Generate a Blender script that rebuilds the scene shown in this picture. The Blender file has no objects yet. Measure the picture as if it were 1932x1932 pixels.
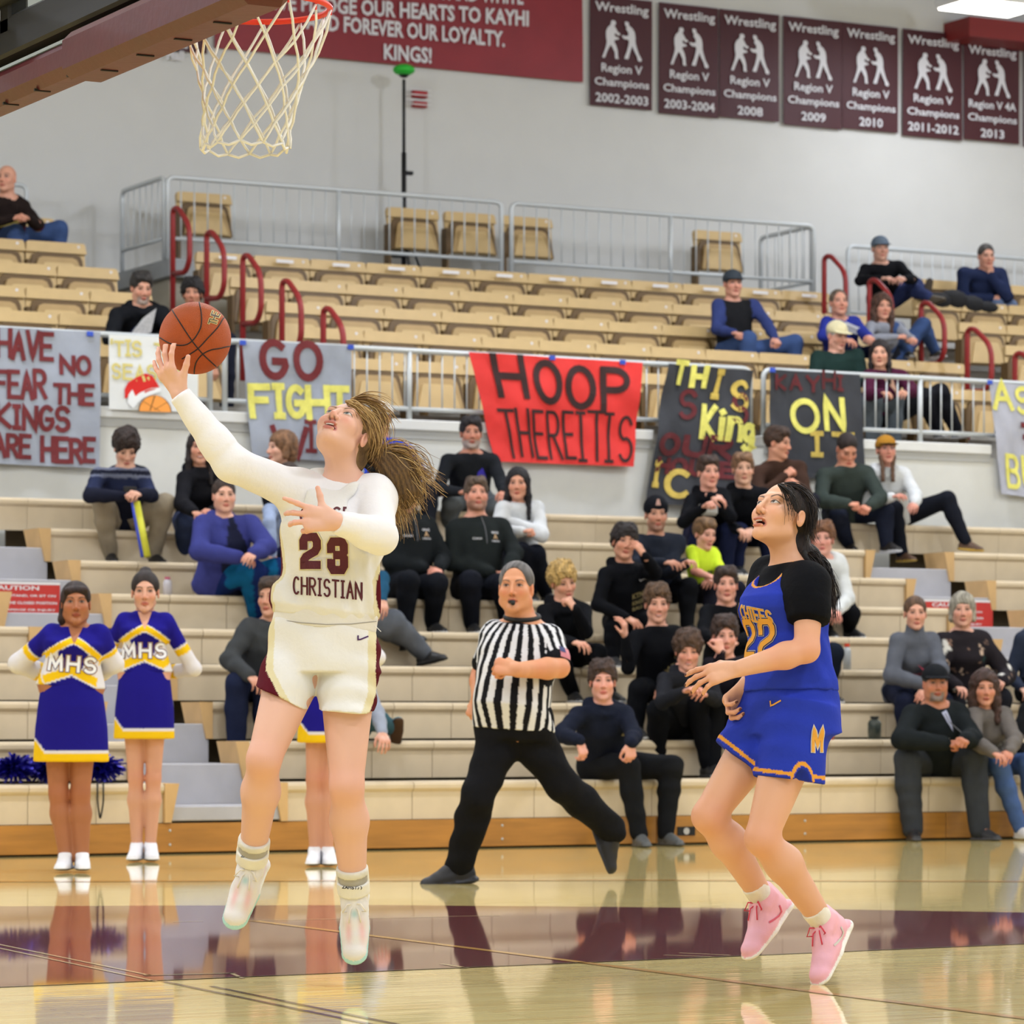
import bpy, bmesh, math, random
import numpy as np
from mathutils import Vector, Matrix, Euler
from mathutils.bvhtree import BVHTree
random.seed(7)
rng = np.random.default_rng(7)
scene = bpy.context.scene
COL = scene.collection

# ---------------------------------------------------------------- camera
F = 6850.0            # focal length in pixels of the 1932 frame
HZ = 1360.0           # image row of the horizon
CH = 0.85             # camera height (photographer seated on the floor)
A = math.radians(28.15)
SA, CA = math.sin(A), math.cos(A)
cam_d = bpy.data.cameras.new('camera')
cam = bpy.data.objects.new('camera', cam_d)
COL.objects.link(cam)
cam.location = (0, 0, CH)
cam.rotation_euler = (math.pi / 2, 0, -A)
cam_d.sensor_fit = 'HORIZONTAL'
cam_d.sensor_width = 24.0
cam_d.lens = F / 1932 * 24.0
cam_d.shift_y = (HZ - 966) / 1932
cam_d.clip_end = 200
cam_d.clip_start = 0.1
cam_d.dof.use_dof = True
cam_d.dof.focus_distance = 11.7
cam_d.dof.aperture_fstop = 5.6
scene.camera = cam

# ---------------------------------------------------------------- world, lamps, exposure
w = bpy.data.worlds.new('world')
scene.world = w
w.use_nodes = True
w.node_tree.nodes['Background'].inputs[0].default_value = (0.86, 0.93, 1.06, 1)
w.node_tree.nodes['Background'].inputs[1].default_value = 0.60
scene.view_settings.view_transform = 'Standard'
scene.view_settings.look = 'None'
scene.view_settings.gamma = 1
scene.view_settings.exposure = -0.08
scene.view_settings.use_curve_mapping = False
scene.cycles.use_denoising = True
scene.cycles.max_bounces = 6
scene.cycles.diffuse_bounces = 3
scene.cycles.glossy_bounces = 3
scene.cycles.transmission_bounces = 4
scene.cycles.transparent_max_bounces = 8
scene.cycles.sample_clamp_indirect = 4

# ---------------------------------------------------------------- geometry of the view (pixel -> real point)
def ctw(X, Y, Z):
    """camera-frame metres (right, world height, depth) -> world"""
    return Vector((X * CA + Z * SA, -X * SA + Z * CA, Y))
def at(px, py, Z):
    return ctw((px - 966) / F * Z, CH + (HZ - py) / F * Z, Z)
def Zy(px, yw):
    u = (px - 966) / F
    return yw / (CA - u * SA)
def on_y(px, py, yw):
    return at(px, py, Zy(px, yw))
def on_floor(px, py, h=0.0):
    return at(px, py, (CH - h) * F / (py - HZ))
def topx(p):
    X = p[0] * CA - p[1] * SA; Z = p[0] * SA + p[1] * CA
    return (966 + F * X / Z, HZ - F * (p[2] - CH) / Z, Z)

# ---------------------------------------------------------------- materials
def lin(c):
    if isinstance(c, str):
        c = [int(c[i:i + 2], 16) / 255 for i in (0, 2, 4)]
    else:
        c = [v / 255 for v in c]
    return tuple(v / 12.92 if v <= 0.04045 else ((v + 0.055) / 1.055) ** 2.4 for v in c)
MATS = {}
def mat(name, col, rough=0.6, metal=0.0, bump=0.0, bscale=60.0, var=0.0, vscale=8.0, spec=0.4, coat=0.0, attr=False, stretch=None, emit=None, estr=1.0, alpha=None, sss=0.0, sheen=0.0):
    if name in MATS: return MATS[name]
    m = bpy.data.materials.new(name); m.use_nodes = True
    nt = m.node_tree; N = nt.nodes; L = nt.links
    b = N['Principled BSDF']
    c = lin(col) if col is not None else (1, 1, 1)
    b.inputs['Base Color'].default_value = (*c, 1)
    b.inputs['Roughness'].default_value = rough
    b.inputs['Metallic'].default_value = metal
    b.inputs['Specular IOR Level'].default_value = spec
    b.inputs['Coat Weight'].default_value = coat
    b.inputs['Coat Roughness'].default_value = 0.05
    if sheen: b.inputs['Sheen Weight'].default_value = sheen
    src = None
    tc = N.new('ShaderNodeTexCoord')
    mp = N.new('ShaderNodeMapping'); L.new(tc.outputs['Object'], mp.inputs[0])
    if stretch: mp.inputs['Scale'].default_value = stretch
    if attr:
        a = N.new('ShaderNodeAttribute'); a.attribute_name = 'Col'; src = a.outputs['Color']
    if var > 0:
        nz = N.new('ShaderNodeTexNoise'); nz.inputs['Scale'].default_value = vscale; nz.inputs['Detail'].default_value = 4
        L.new(mp.outputs[0], nz.inputs['Vector'])
        mr = N.new('ShaderNodeMapRange'); mr.inputs[1].default_value = 0.3; mr.inputs[2].default_value = 0.7
        mr.inputs[3].default_value = 1 - var; mr.inputs[4].default_value = 1 + var
        L.new(nz.outputs[0], mr.inputs[0])
        mx = N.new('ShaderNodeVectorMath'); mx.operation = 'SCALE'
        if src is not None: L.new(src, mx.inputs[0])
        else: mx.inputs[0].default_value = c
        L.new(mr.outputs[0], mx.inputs['Scale'])
        src = mx.outputs[0]
    if src is not None: L.new(src, b.inputs['Base Color'])
    if bump > 0:
        nb = N.new('ShaderNodeTexNoise'); nb.inputs['Scale'].default_value = bscale; nb.inputs['Detail'].default_value = 3
        L.new(mp.outputs[0], nb.inputs['Vector'])
        bp = N.new('ShaderNodeBump'); bp.inputs['Strength'].default_value = bump; bp.inputs['Distance'].default_value = 0.01
        L.new(nb.outputs[0], bp.inputs['Height']); L.new(bp.outputs[0], b.inputs['Normal'])
    if emit is not None:
        b.inputs['Emission Color'].default_value = (*lin(emit), 1); b.inputs['Emission Strength'].default_value = estr
    if alpha is not None: b.inputs['Alpha'].default_value = alpha
    if sss:
        b.inputs['Subsurface Weight'].default_value = sss; b.inputs['Subsurface Radius'].default_value = (0.012, 0.005, 0.003)
        b.inputs['Subsurface Scale'].default_value = 1.0
    MATS[name] = m
    return m

# ---------------------------------------------------------------- objects
def tag(o, label=None, cat=None, group=None, kind=None):
    if label: o['label'] = label
    if cat: o['category'] = cat
    if group: o['group'] = group
    if kind: o['kind'] = kind
    return o
def empty(name, loc, label=None, cat=None, group=None, rz=0):
    o = bpy.data.objects.new(name, None); COL.objects.link(o)
    o.location = loc; o.rotation_euler = (0, 0, rz); o.empty_display_size = 0.1
    return tag(o, label, cat, group)
def mesh_obj(name, verts, faces, m, parent=None, smooth=False, cols=None, world=True):
    """verts in world coordinates unless world=False; a parent Empty only translates/rotates"""
    me = bpy.data.meshes.new(name)
    verts = np.asarray(verts, dtype=np.float64).reshape(-1, 3)
    if parent is not None and world:
        inv = np.array(PW[parent.name].inverted()) if parent.name in PW else np.array(wmat(parent).inverted())
        verts = verts @ inv[:3, :3].T + inv[:3, 3]
    if isinstance(faces, np.ndarray):
        me.vertices.add(len(verts)); me.vertices.foreach_set('co', verts.astype(np.float32).ravel())
        nf, k = faces.shape
        me.loops.add(nf * k); me.loops.foreach_set('vertex_index', faces.astype(np.int32).ravel())
        me.polygons.add(nf); me.polygons.foreach_set('loop_start', np.arange(0, nf * k, k, dtype=np.int32))
        me.polygons.foreach_set('loop_total', np.full(nf, k, dtype=np.int32))
        me.update(calc_edges=True)
    else:
        me.from_pydata([tuple(v) for v in verts], [], faces)
    if cols is not None:
        a = me.attributes.new('Col', 'FLOAT_COLOR', 'POINT')
        c4 = np.ones((len(verts), 4), dtype=np.float32); c4[:, :3] = cols
        a.data.foreach_set('color', c4.ravel())
    if smooth: me.shade_smooth()
    if m is not None: me.materials.append(m)
    o = bpy.data.objects.new(name, me); COL.objects.link(o)
    if parent is not None: o.parent = parent
    return o
PW = {}
def wmat(o):
    M = Matrix.LocRotScale(o.location, o.rotation_euler, o.scale)
    return wmat(o.parent) @ M if o.parent else M

class MB:
    """collects simple shapes in world coordinates, builds ONE mesh"""
    def __init__(s): s.v = []; s.f = []
    def add(s, vs, fs):
        n = len(s.v); s.v.extend([tuple(v) for v in vs]); s.f.extend([tuple(i + n for i in f) for f in fs]); return s
    def box(s, x0, x1, y0, y1, z0, z1):
        vs = [(x, y, z) for z in (z0, z1) for y in (y0, y1) for x in (x0, x1)]
        return s.add(vs, [(0, 2, 3, 1), (4, 5, 7, 6), (0, 1, 5, 4), (2, 6, 7, 3), (0, 4, 6, 2), (1, 3, 7, 5)])
    def cbox(s, x0, x1, y0, y1, z0, z1, b=0.01):
        """box with chamfered edges"""
        vs = []; fs = []
        bm = bmesh.new(); bmesh.ops.create_cube(bm, size=1)
        for v in bm.verts:
            v.co = ((x0 + x1) / 2 + v.co.x * (x1 - x0), (y0 + y1) / 2 + v.co.y * (y1 - y0), (z0 + z1) / 2 + v.co.z * (z1 - z0))
        bmesh.ops.bevel(bm, geom=bm.edges[:], offset=b, segments=1, affect='EDGES')
        bm.verts.index_update()
        vs = [v.co[:] for v in bm.verts]; fs = [[v.index for v in f.verts] for f in bm.faces]; bm.free()
        return s.add(vs, fs)
    def prism(s, prof, axis, a, b, cap=True):
        """prof: 2-D outline; axis 0/1/2 extruded from a to b (other two axes in order)"""
        n = len(prof); vs = []
        for t in (a, b):
            for p in prof:
                q = list(p); q.insert(axis, t); vs.append(q)
        fs = [(i, (i + 1) % n, n + (i + 1) % n, n + i) for i in range(n)]
        if cap: fs += [tuple(range(n))[::-1], tuple(range(n, 2 * n))]
        return s.add(vs, fs)
    def tube(s, pts, r, seg=8, closed=False, caps=True):
        pts = [Vector(p) for p in pts]; n = len(pts); vs = []; fs = []
        rr = r if hasattr(r, '__len__') else [r] * n
        up = None
        for i, p in enumerate(pts):
            if closed: t = pts[(i + 1) % n] - pts[i - 1]
            else: t = pts[min(i + 1, n - 1)] - pts[max(i - 1, 0)]
            if t.length < 1e-9: t = Vector((0, 0, 1))
            t.normalize()
            if up is None:
                up = Vector((0, 0, 1)) if abs(t.z) < 0.9 else Vector((1, 0, 0))
            a = up - t * up.dot(t)
            if a.length < 1e-6: a = t.orthogonal()
            a.normalize(); up = a; b = t.cross(a)
            for k in range(seg):
                an = 2 * math.pi * k / seg
                vs.append(p + (a * math.cos(an) + b * math.sin(an)) * rr[i])
        m = n if closed else n - 1
        for i in range(m):
            for k in range(seg):
                j = (i + 1) % n
                fs.append((i * seg + k, i * seg + (k + 1) % seg, j * seg + (k + 1) % seg, j * seg + k))
        if not closed and caps: fs += [tuple(range(seg))[::-1], tuple(range((n - 1) * seg, n * seg))]
        return s.add(vs, fs)
    def sphere(s, c, r, nu=12, nv=8):
        c = Vector(c); rr = r if hasattr(r, '__len__') else (r, r, r); vs = [c + Vector((0, 0, rr[2]))]; fs = []
        for j in range(1, nv):
            th = math.pi * j / nv
            for i in range(nu):
                ph = 2 * math.pi * i / nu
                vs.append(c + Vector((rr[0] * math.sin(th) * math.cos(ph), rr[1] * math.sin(th) * math.sin(ph), rr[2] * math.cos(th))))
        vs.append(c - Vector((0, 0, rr[2])))
        for i in range(nu): fs.append((0, 1 + i, 1 + (i + 1) % nu))
        for j in range(nv - 2):
            for i in range(nu):
                a = 1 + j * nu + i; b = 1 + j * nu + (i + 1) % nu
                fs.append((a, a + nu, b + nu, b))
        e = len(vs) - 1; q = 1 + (nv - 2) * nu
        for i in range(nu): fs.append((q + i, e, q + (i + 1) % nu))
        return s.add(vs, fs)
    def build(s, name, m, parent=None, smooth=False, **k):
        o = mesh_obj(name, s.v, s.f, m, parent, smooth)
        return tag(o, **k) if k else o
def struct(o): o['kind'] = 'structure'; return o
def copy_tree(o, parent=None):
    c = o.copy(); COL.objects.link(c); c.parent = parent
    for ch in list(o.children): copy_tree(ch, c)
    return c
def fillet(pts, r, n=5):
    """round the corners of a polyline"""
    pts = [Vector(p) for p in pts]; out = [pts[0]]
    for i in range(1, len(pts) - 1):
        a, b, c = pts[i - 1], pts[i], pts[i + 1]
        d1 = (a - b); d2 = (c - b); rr = min(r, d1.length * .49, d2.length * .49)
        p = b + d1.normalized() * rr; q = b + d2.normalized() * rr
        for k in range(n + 1):
            t = k / n; out.append(p * (1 - t) ** 2 + b * 2 * t * (1 - t) + q * t * t)
    out.append(pts[-1]); return out

# ---------------------------------------------------------------- stroke lettering
_c = lambda cx, cy, rx, ry, a0, a1, n=10: [(cx + rx * math.cos(math.radians(a0 + (a1 - a0) * i / n)), cy + ry * math.sin(math.radians(a0 + (a1 - a0) * i / n))) for i in range(n + 1)]
GL = {
 'A': [[(0, 0), (.5, 1), (1, 0)], [(.2, .38), (.8, .38)]],
 'B': [[(0, 0), (0, 1)], [(0, 1)] + _c(.55, .76, .4, .24, 90, -90) + [(0, .52)], [(0, .52)] + _c(.55, .26, .45, .26, 90, -90) + [(0, 0)]],
 'C': [_c(.55, .5, .5, .5, 50, 310, 16)],
 'D': [[(0, 0), (0, 1)], [(0, 1)] + _c(.4, .5, .6, .5, 90, -90) + [(0, 0)]],
 'E': [[(.95, 1), (0, 1), (0, 0), (.95, 0)], [(0, .52), (.8, .52)]],
 'F': [[(.95, 1), (0, 1), (0, 0)], [(0, .55), (.8, .55)]],
 'G': [_c(.55, .5, .5, .5, 50, 340, 16) + [(.98, .45), (.55, .45)]],
 'H': [[(0, 0), (0, 1)], [(1, 0), (1, 1)], [(0, .5), (1, .5)]],
 'I': [[(.5, 0), (.5, 1)], [(.1, 1), (.9, 1)], [(.1, 0), (.9, 0)]],
 'i': [[(.5, 0), (.5, .6)], [(.4, .82), (.6, .84)]],
 'l': [[(.5, 0), (.5, 1)]],
 'J': [[(.9, 1)] + _c(.45, .28, .45, .28, 0, -180)],
 'K': [[(0, 0), (0, 1)], [(.95, 1), (.05, .45), (1, 0)]],
 'L': [[(0, 1), (0, 0), (.9, 0)]],
 'M': [[(0, 0), (.08, 1), (.5, .25), (.92, 1), (1, 0)]],
 'N': [[(0, 0), (0, 1), (1, 0), (1, 1)]],
 'n': [[(0, 0), (0, .65)], [(0, .4)] + _c(.4, .38, .4, .25, 150, 0, 8) + [(.8, 0)]],
 'g': [_c(.45, .45, .4, .3, 60, 360, 12) + [(.85, -.1)] + _c(.45, -.1, .4, .22, 0, -150, 6)],
 'O': [_c(.5, .5, .5, .5, 90, 450, 20)],
 'P': [[(0, 0), (0, 1)], [(0, 1)] + _c(.5, .74, .5, .26, 90, -90) + [(0, .48)]],
 'R': [[(0, 0), (0, 1)], [(0, 1)] + _c(.5, .75, .45, .25, 90, -90) + [(0, .5)], [(.4, .5), (1, 0)]],
 'S': [_c(.5, .74, .43, .26, 25, 250, 10) + _c(.5, .26, .46, .26, 80, -150, 10)],
 'T': [[(.5, 0), (.5, 1)], [(0, 1), (1, 1)]],
 'U': [[(0, 1)] + _c(.5, .35, .5, .35, 180, 360) + [(1, 1)]],
 'V': [[(0, 1), (.5, 0), (1, 1)]],
 'W': [[(0, 1), (.25, 0), (.5, .75), (.75, 0), (1, 1)]],
 'X': [[(0, 0), (1, 1)], [(0, 1), (1, 0)]],
 'Y': [[(0, 1), (.5, .5), (1, 1)], [(.5, .5), (.5, 0)]],
 'Z': [[(0, 1), (1, 1), (0, 0), (1, 0)]],
 '2': [[(.02, .72)] + _c(.5, .73, .46, .27, 165, -30, 10) + [(0, 0), (1, 0)]],
 '3': [_c(.48, .74, .44, .26, 150, -80, 10) + _c(.48, .26, .5, .27, 85, -150, 12)],
 '0': [_c(.5, .5, .42, .5, 90, 450, 20)], '1': [[(.2, .8), (.5, 1), (.5, 0)]],
 '4': [[(.75, 0), (.75, 1), (0, .3), (1, .3)]], '8': [_c(.5, .74, .4, .26, 90, 450, 14), _c(.5, .26, .46, .26, 90, 450, 14)],
 '9': [_c(.5, .7, .44, .3, 0, 360, 14), [(.94, .7), (.8, .2), (.3, 0)]],
 "'": [[(.5, 1), (.45, .75)]], '.': [[(.4, 0), (.5, .03)]], '!': [[(.5, .3), (.5, 1)], [(.5, 0), (.5, .06)]], '-': [[(.1, .45), (.9, .45)]],
 '<': [[(.1, 1), (.5, .5), (.1, 0)]],
}
def strokes(text, w, h, gap, jitter=0.0, seed=1, lean=0.0, wf=None):
    """list of polylines in a plane, text starting at (0,0)"""
    r = random.Random(seed); x = 0; out = []
    for ch in text:
        cw = w * {'I': .55, 'i': .35, "'": .3, '.': .3, ' ': .6, '!': .4, '1': .7, 'l': .3, 'M': 1.15, 'W': 1.2}.get(ch, 1)
        jy = r.uniform(-jitter, jitter) * h; js = 1 + r.uniform(-jitter, jitter)
        for st in GL.get(ch, []):
            out.append([(x + px * cw * js + lean * py * h, jy + py * h * js) for px, py in st])
        x += cw + gap
    return out, x - gap
def ribbon(poly, wd, step=None):
    """flat ribbon (quads + square caps) along a 2-D polyline with mitred joints"""
    P = [np.array(p, float) for p in poly]
    if step:
        Q = [P[0]]
        for a, b in zip(P[:-1], P[1:]):
            n = max(1, int(np.linalg.norm(b - a) / step))
            Q += [a + (b - a) * i / n for i in range(1, n + 1)]
        P = Q
    n = len(P); vs = []; cl = np.linalg.norm(P[0] - P[-1]) < 1e-6
    for i in range(n):
        d0 = P[i] - P[i - 1] if i > 0 else (P[0] - P[-2] if cl else P[1] - P[0])
        d1 = P[i + 1] - P[i] if i < n - 1 else (P[1] - P[0] if cl else P[-1] - P[-2])
        d0 = d0 / (np.linalg.norm(d0) + 1e-9); d1 = d1 / (np.linalg.norm(d1) + 1e-9)
        t = d0 + d1; t = t / (np.linalg.norm(t) + 1e-9); nn = np.array((-t[1], t[0]))
        c = max(.5, abs(np.dot(nn, (-d0[1], d0[0]))))
        p = P[i].copy()
        if not cl and i == 0: p -= d1 * wd * .4
        if not cl and i == n - 1: p += d0 * wd * .4
        vs += [p + nn * wd / 2 / c, p - nn * wd / 2 / c]
    fs = [(2 * i, 2 * i + 1, 2 * i + 3, 2 * i + 2) for i in range(n - 1)]
    return vs, fs
def letter_mesh(name, sts, wd, place, m, parent, step=None, **k):
    """place(x, y) -> world point"""
    V = []; Fc = []
    for st in sts:
        vs, fs = ribbon(st, wd, step); n = len(V)
        V += [place(*v) for v in vs]; Fc += [tuple(i + n for i in f) for f in fs]
    o = mesh_obj(name, V, Fc, m, parent)
    return tag(o, **k) if k else o
# ================================================================= SETTING
Y0 = 21.45; RUN = 0.61; RISE = 0.264
def HS(k): return 0.45 + RISE * (k - 1)          # bench seat height of row k
def YB(k): return Y0 + RUN * (k - 1)             # front of bench row k
def DK(k): return max(0.0, HS(k) - 0.415)        # foot deck of row k
XA0, XA1 = 8.96, 9.82                            # left aisle
XB0, XB1 = 17.15, 18.06                          # right aisle
YW = 33.9                                        # back wall
XL, XR = 2.0, 30.0
CEIL = 9.02

m_wall = mat('painted_block', (205, 204, 199), .75, bump=.12, bscale=90, var=.015, vscale=3)
m_white = mat('white_paint', (222, 222, 218), .5, var=.02)
m_rail = mat('grey_steel', (196, 200, 200), .4, metal=.15, spec=.5)
m_red = mat('red_rail_paint', (142, 36, 36), .45, var=.08, vscale=12)
m_black = mat('black_matte', (20, 20, 22), .6)
m_bench = mat('bench_plastic', (214, 196, 166), .5, var=.05, vscale=5, bump=.04, bscale=120)
m_benchend = mat('bench_end', (210, 172, 118), .5, var=.07, vscale=6)
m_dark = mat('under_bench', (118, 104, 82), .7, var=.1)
m_step = mat('step_grey', (178, 177, 182), .55, var=.05, vscale=6)
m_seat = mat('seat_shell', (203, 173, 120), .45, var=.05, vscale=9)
m_seatd = mat('seat_standard_and_shade', (98, 74, 40), .5, var=.08, vscale=9)  # dark brown of the standards, also the shade painted into the seat recess
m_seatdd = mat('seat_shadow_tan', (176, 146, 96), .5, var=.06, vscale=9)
m_conc = mat('concrete_grey', (150, 146, 138), .8, var=.08)

def floor_material():
    m = bpy.data.materials.new('maple_floor'); m.use_nodes = True
    nt = m.node_tree; N = nt.nodes; L = nt.links; b = N['Principled BSDF']
    tc = N.new('ShaderNodeTexCoord')
    mp = N.new('ShaderNodeMapping'); L.new(tc.outputs['Object'], mp.inputs[0])
    br = N.new('ShaderNodeTexBrick'); L.new(mp.outputs[0], br.inputs['Vector'])
    br.inputs['Scale'].default_value = 1.0; br.inputs['Brick Width'].default_value = 1.1; br.inputs['Row Height'].default_value = 0.057
    br.inputs['Mortar Size'].default_value = 0.0008; br.inputs['Bias'].default_value = 0.0
    br.inputs['Color1'].default_value = (*lin((242, 222, 150)), 1); br.inputs['Color2'].default_value = (*lin((232, 204, 130)), 1)
    br.inputs['Mortar'].default_value = (*lin((150, 104, 50)), 1)
    mp2 = N.new('ShaderNodeMapping'); mp2.inputs['Scale'].default_value = (1.5, 22, 1); L.new(tc.outputs['Object'], mp2.inputs[0])
    nz = N.new('ShaderNodeTexNoise'); nz.inputs['Scale'].default_value = 3; nz.inputs['Detail'].default_value = 6; L.new(mp2.outputs[0], nz.inputs['Vector'])
    mr = N.new('ShaderNodeMapRange'); mr.inputs[1].default_value = .3; mr.inputs[2].default_value = .7; mr.inputs[3].default_value = .88; mr.inputs[4].default_value = 1.1
    L.new(nz.outputs[0], mr.inputs[0])
    sc = N.new('ShaderNodeVectorMath'); sc.operation = 'SCALE'; L.new(br.outputs[0], sc.inputs[0]); L.new(mr.outputs[0], sc.inputs['Scale'])
    L.new(sc.outputs[0], b.inputs['Base Color'])
    b.inputs['Roughness'].default_value = .5; b.inputs['Specular IOR Level'].default_value = .12
    b.inputs['Coat Weight'].default_value = 1.0; b.inputs['Coat Roughness'].default_value = .035; b.inputs['Coat IOR'].default_value = 1.34
    mp3 = N.new('ShaderNodeMapping'); mp3.inputs['Scale'].default_value = (.6, 9, 1); L.new(tc.outputs['Object'], mp3.inputs[0])
    nb = N.new('ShaderNodeTexNoise'); nb.inputs['Scale'].default_value = 2.0; nb.inputs['Detail'].default_value = 2; L.new(mp3.outputs[0], nb.inputs['Vector'])
    bp = N.new('ShaderNodeBump'); bp.inputs['Strength'].default_value = .035; bp.inputs['Distance'].default_value = .01
    L.new(nb.outputs[0], bp.inputs['Height']); L.new(bp.outputs[0], b.inputs['Coat Normal'])
    return m
m_floor = floor_material()
m_maroon = mat('floor_maroon_paint', (104, 16, 28), .5, spec=.12, coat=1.0, var=.06, vscale=4)
m_maroon.node_tree.nodes['Principled BSDF'].inputs['Coat Roughness'].default_value = .035
m_maroon.node_tree.nodes['Principled BSDF'].inputs['Coat IOR'].default_value = 1.34
m_line = mat('floor_gold_line', (205, 150, 50), .35, coat=.8)
m_lineb = mat('floor_pale_line', (205, 180, 130), .35, coat=.8)
m_lined = mat('floor_dark_line', (110, 84, 40), .35, coat=.8)

fl = MB().box(-14, 40, -8, 45, -.1, 0).build('floor', m_floor); struct(fl)
# maroon three-second / arc area: near edge straight (lane line), far edge the arc
near = [on_floor(x, 1863 - .0424 * x)[:2] for x in (-150, 2100)]
def smooth_arc():
    pts = [(-150, 1711), (300, 1709), (700, 1708), (1100, 1711), (1500, 1715), (1932, 1722), (2100, 1726)]
    return [on_floor(*p)[:2] for p in pts]
arc = smooth_arc()
outline = [near[0], near[1]] + arc[::-1]
mp = MB().add([(x, y, .0012) for x, y in outline], [tuple(range(len(outline)))]).build('painted_area', m_maroon, fl); struct(mp)
def floor_line(pix, wd, m, z=.0024):
    P = [on_floor(*p) for p in pix]
    vs, fs = ribbon([(p.x, p.y) for p in P], wd)
    o = MB().add([(v[0], v[1], z) for v in vs], fs).build('court_line', m, fl); o['kind'] = 'structure'
def par_line(a, b, wd, m): floor_line([a, b], wd, m)
par_line((478, 1738), (2050, 1937), .045, m_line)
par_line((478, 1738), (940, 1728), .02, m_lineb)
par_line((-10, 1781), (282, 1841), .016, m_lineb); par_line((-10, 1788), (292, 1852), .016, m_lineb)
par_line((282, 1841), (436, 1837), .05, m_lined); par_line((436, 1837), (458, 1847), .016, m_lineb)
par_line((310, 1853), (900, 1975), .02, m_lined); par_line((400, 1862), (1000, 1985), .02, m_lined)
par_line((330, 1740), (380, 1739), .02, m_lineb)
par_line((835, 1820), (880, 1827), .02, m_lineb)
par_line((1256, 1803), (1345, 1806), .02, m_lineb); par_line((1285, 1799), (1375, 1803), .02, m_lineb)
floor_line([(-100, 1863 + 4.6), (2100, 1863 - .0424 * 2100 + .4)], .022, m_lined)
floor_line([(-100, 1664), (600, 1662), (1200, 1661), (2050, 1664)], .13, m_line)

# ------------------------------------------------------------- back wall, ceiling
wall = MB().box(-14, 45, YW, YW + .3, 0, CEIL + .6).build('wall_back', m_wall); struct(wall)
m_ceil = mat('ceiling_white', (236, 236, 230), .8, var=.02, vscale=2)
ce = MB().box(-14, 45, -10, YW + .3, CEIL + .02, CEIL + .2).build('ceiling', m_ceil); struct(ce)
wl = MB().box(-14.3, -14, -10, YW, 0, CEIL).build('wall_left', m_wall); struct(wl)
wr = MB().box(45, 45.3, -10, YW, 0, CEIL).build('wall_right', m_wall); struct(wr)

# high-bay lamps (housing, lens, area light; far rows also carry an added fill light)
m_lamp = mat('lamp_lens', (255, 252, 240), .4, emit=(255, 250, 238), estr=9)
m_house = mat('lamp_housing', (225, 225, 222), .4)
def bay_lamp(x, y, z, energy, label, size=1.3, fill_energy=0):
    r = empty('ceiling_lamp', (x, y, z), label, 'ceiling lamp', 'high-bay lamps under the gym ceiling')
    MB().cbox(x - size / 2, x + size / 2, y - .35, y + .35, z, z + .09, .02).build('lamp_housing', m_house, r)
    MB().cbox(x - size / 2 + .04, x + size / 2 - .04, y - .31, y + .31, z - .02, z + .01, .008).build('lamp_lens', m_lamp, r)
    MB().tube([(x, y, z + .09), (x, y, CEIL + .03)], .015).build('hanger', m_house, r)
    ld = bpy.data.lights.new('lamp_light', 'AREA'); ld.shape = 'RECTANGLE'; ld.size = size; ld.size_y = .7; ld.energy = energy; ld.color = (.86, .93, 1.10)
    lo = bpy.data.objects.new('lamp_light', ld); COL.objects.link(lo); lo.parent = r; lo.location = (0, 0, -.06)
    if fill_energy:  # added point light below the lamp, brightens the upper wall and ceiling
        pd = bpy.data.lights.new('added_fill_light', 'POINT'); pd.shadow_soft_size = .16; pd.energy = fill_energy; pd.color = (.86, .93, 1.10)
        po = bpy.data.objects.new('added_fill_light', pd); COL.objects.link(po); po.parent = r; po.location = (0, 0, -.42)
    return r
cnt = 0
for i, ly in enumerate((-3.0, 4.0, 11.0, 18.0, 25.5)):
    for j, lx in enumerate((-6.0, 1.5, 9.0, 16.5, 24.0, 31.5)):
        e = {0: 215, 1: 215, 2: 170, 3: 150, 4: 110}[i]
        bay_lamp(lx, ly, 8.35, e, 'white rectangular high-bay lamp under the gym ceiling', fill_energy={2: 60, 3: 150, 4: 290}.get(i, 0))
p = at(1868, 10, 39.0)
lampv = bay_lamp(p.x, p.y, p.z - .02, 60, 'glaring white lamp at the top right corner over the maroon beam', 1.0)
lampv['group'] = 'visible lamp'
del lampv['group']
m_beam = mat('maroon_beam', (128, 34, 32), .5)
b0 = on_y(1819, 38, YW - .4)
o = MB().box(b0.x, b0.x + 6, YW - .5, YW - .005, on_y(1850, 70, YW - .5).z, on_y(1850, 38, YW - .5).z + .03).build('trim_1', m_beam); struct(o)

# ------------------------------------------------------------- bleacher
bl = empty('bleacher', (13.5, Y0, 0), 'long telescopic bleacher of nine tan plastic bench rows along the court', 'bleacher')
PROF = [(.012, -.25), (.012, -.068), (.0, -.060), (-.014, -.045), (-.016, -.022), (-.008, -.006), (.012, 0), (.30, 0), (.30, -.035), (.034, -.05), (.034, -.25)]
def bench_mesh(slope):
    """module .457 wide; slope = -1/0/+1: which end is cut back towards the bottom"""
    W = .453; vs = []; n = len(PROF)
    for t in (0, W):
        for (y, z) in PROF:
            dx = 0
            if slope < 0 and t == 0: dx = -z * .30
            if slope > 0 and t == W: dx = z * .30
            vs.append((t + dx, y, z))
    fs = [(i, (i + 1) % n, n + (i + 1) % n, n + i) for i in range(n)]
    # caps as quads/tris of the thin section
    for off, rev in ((0, True), (n, False)):
        for q in ((0, 1, 9, 10), (1, 2, 8, 9), (2, 3, 4, 5), (2, 5, 6, 8), (6, 7, 8)):
            q = [a + off for a in q]; fs.append(tuple(q[::-1] if rev else q))
    me = bpy.data.meshes.new('bench_seat'); me.from_pydata(vs, [], fs); me.materials.append(m_bench)
    return me
BM = {s: bench_mesh(s) for s in (-1, 0, 1)}
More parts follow.
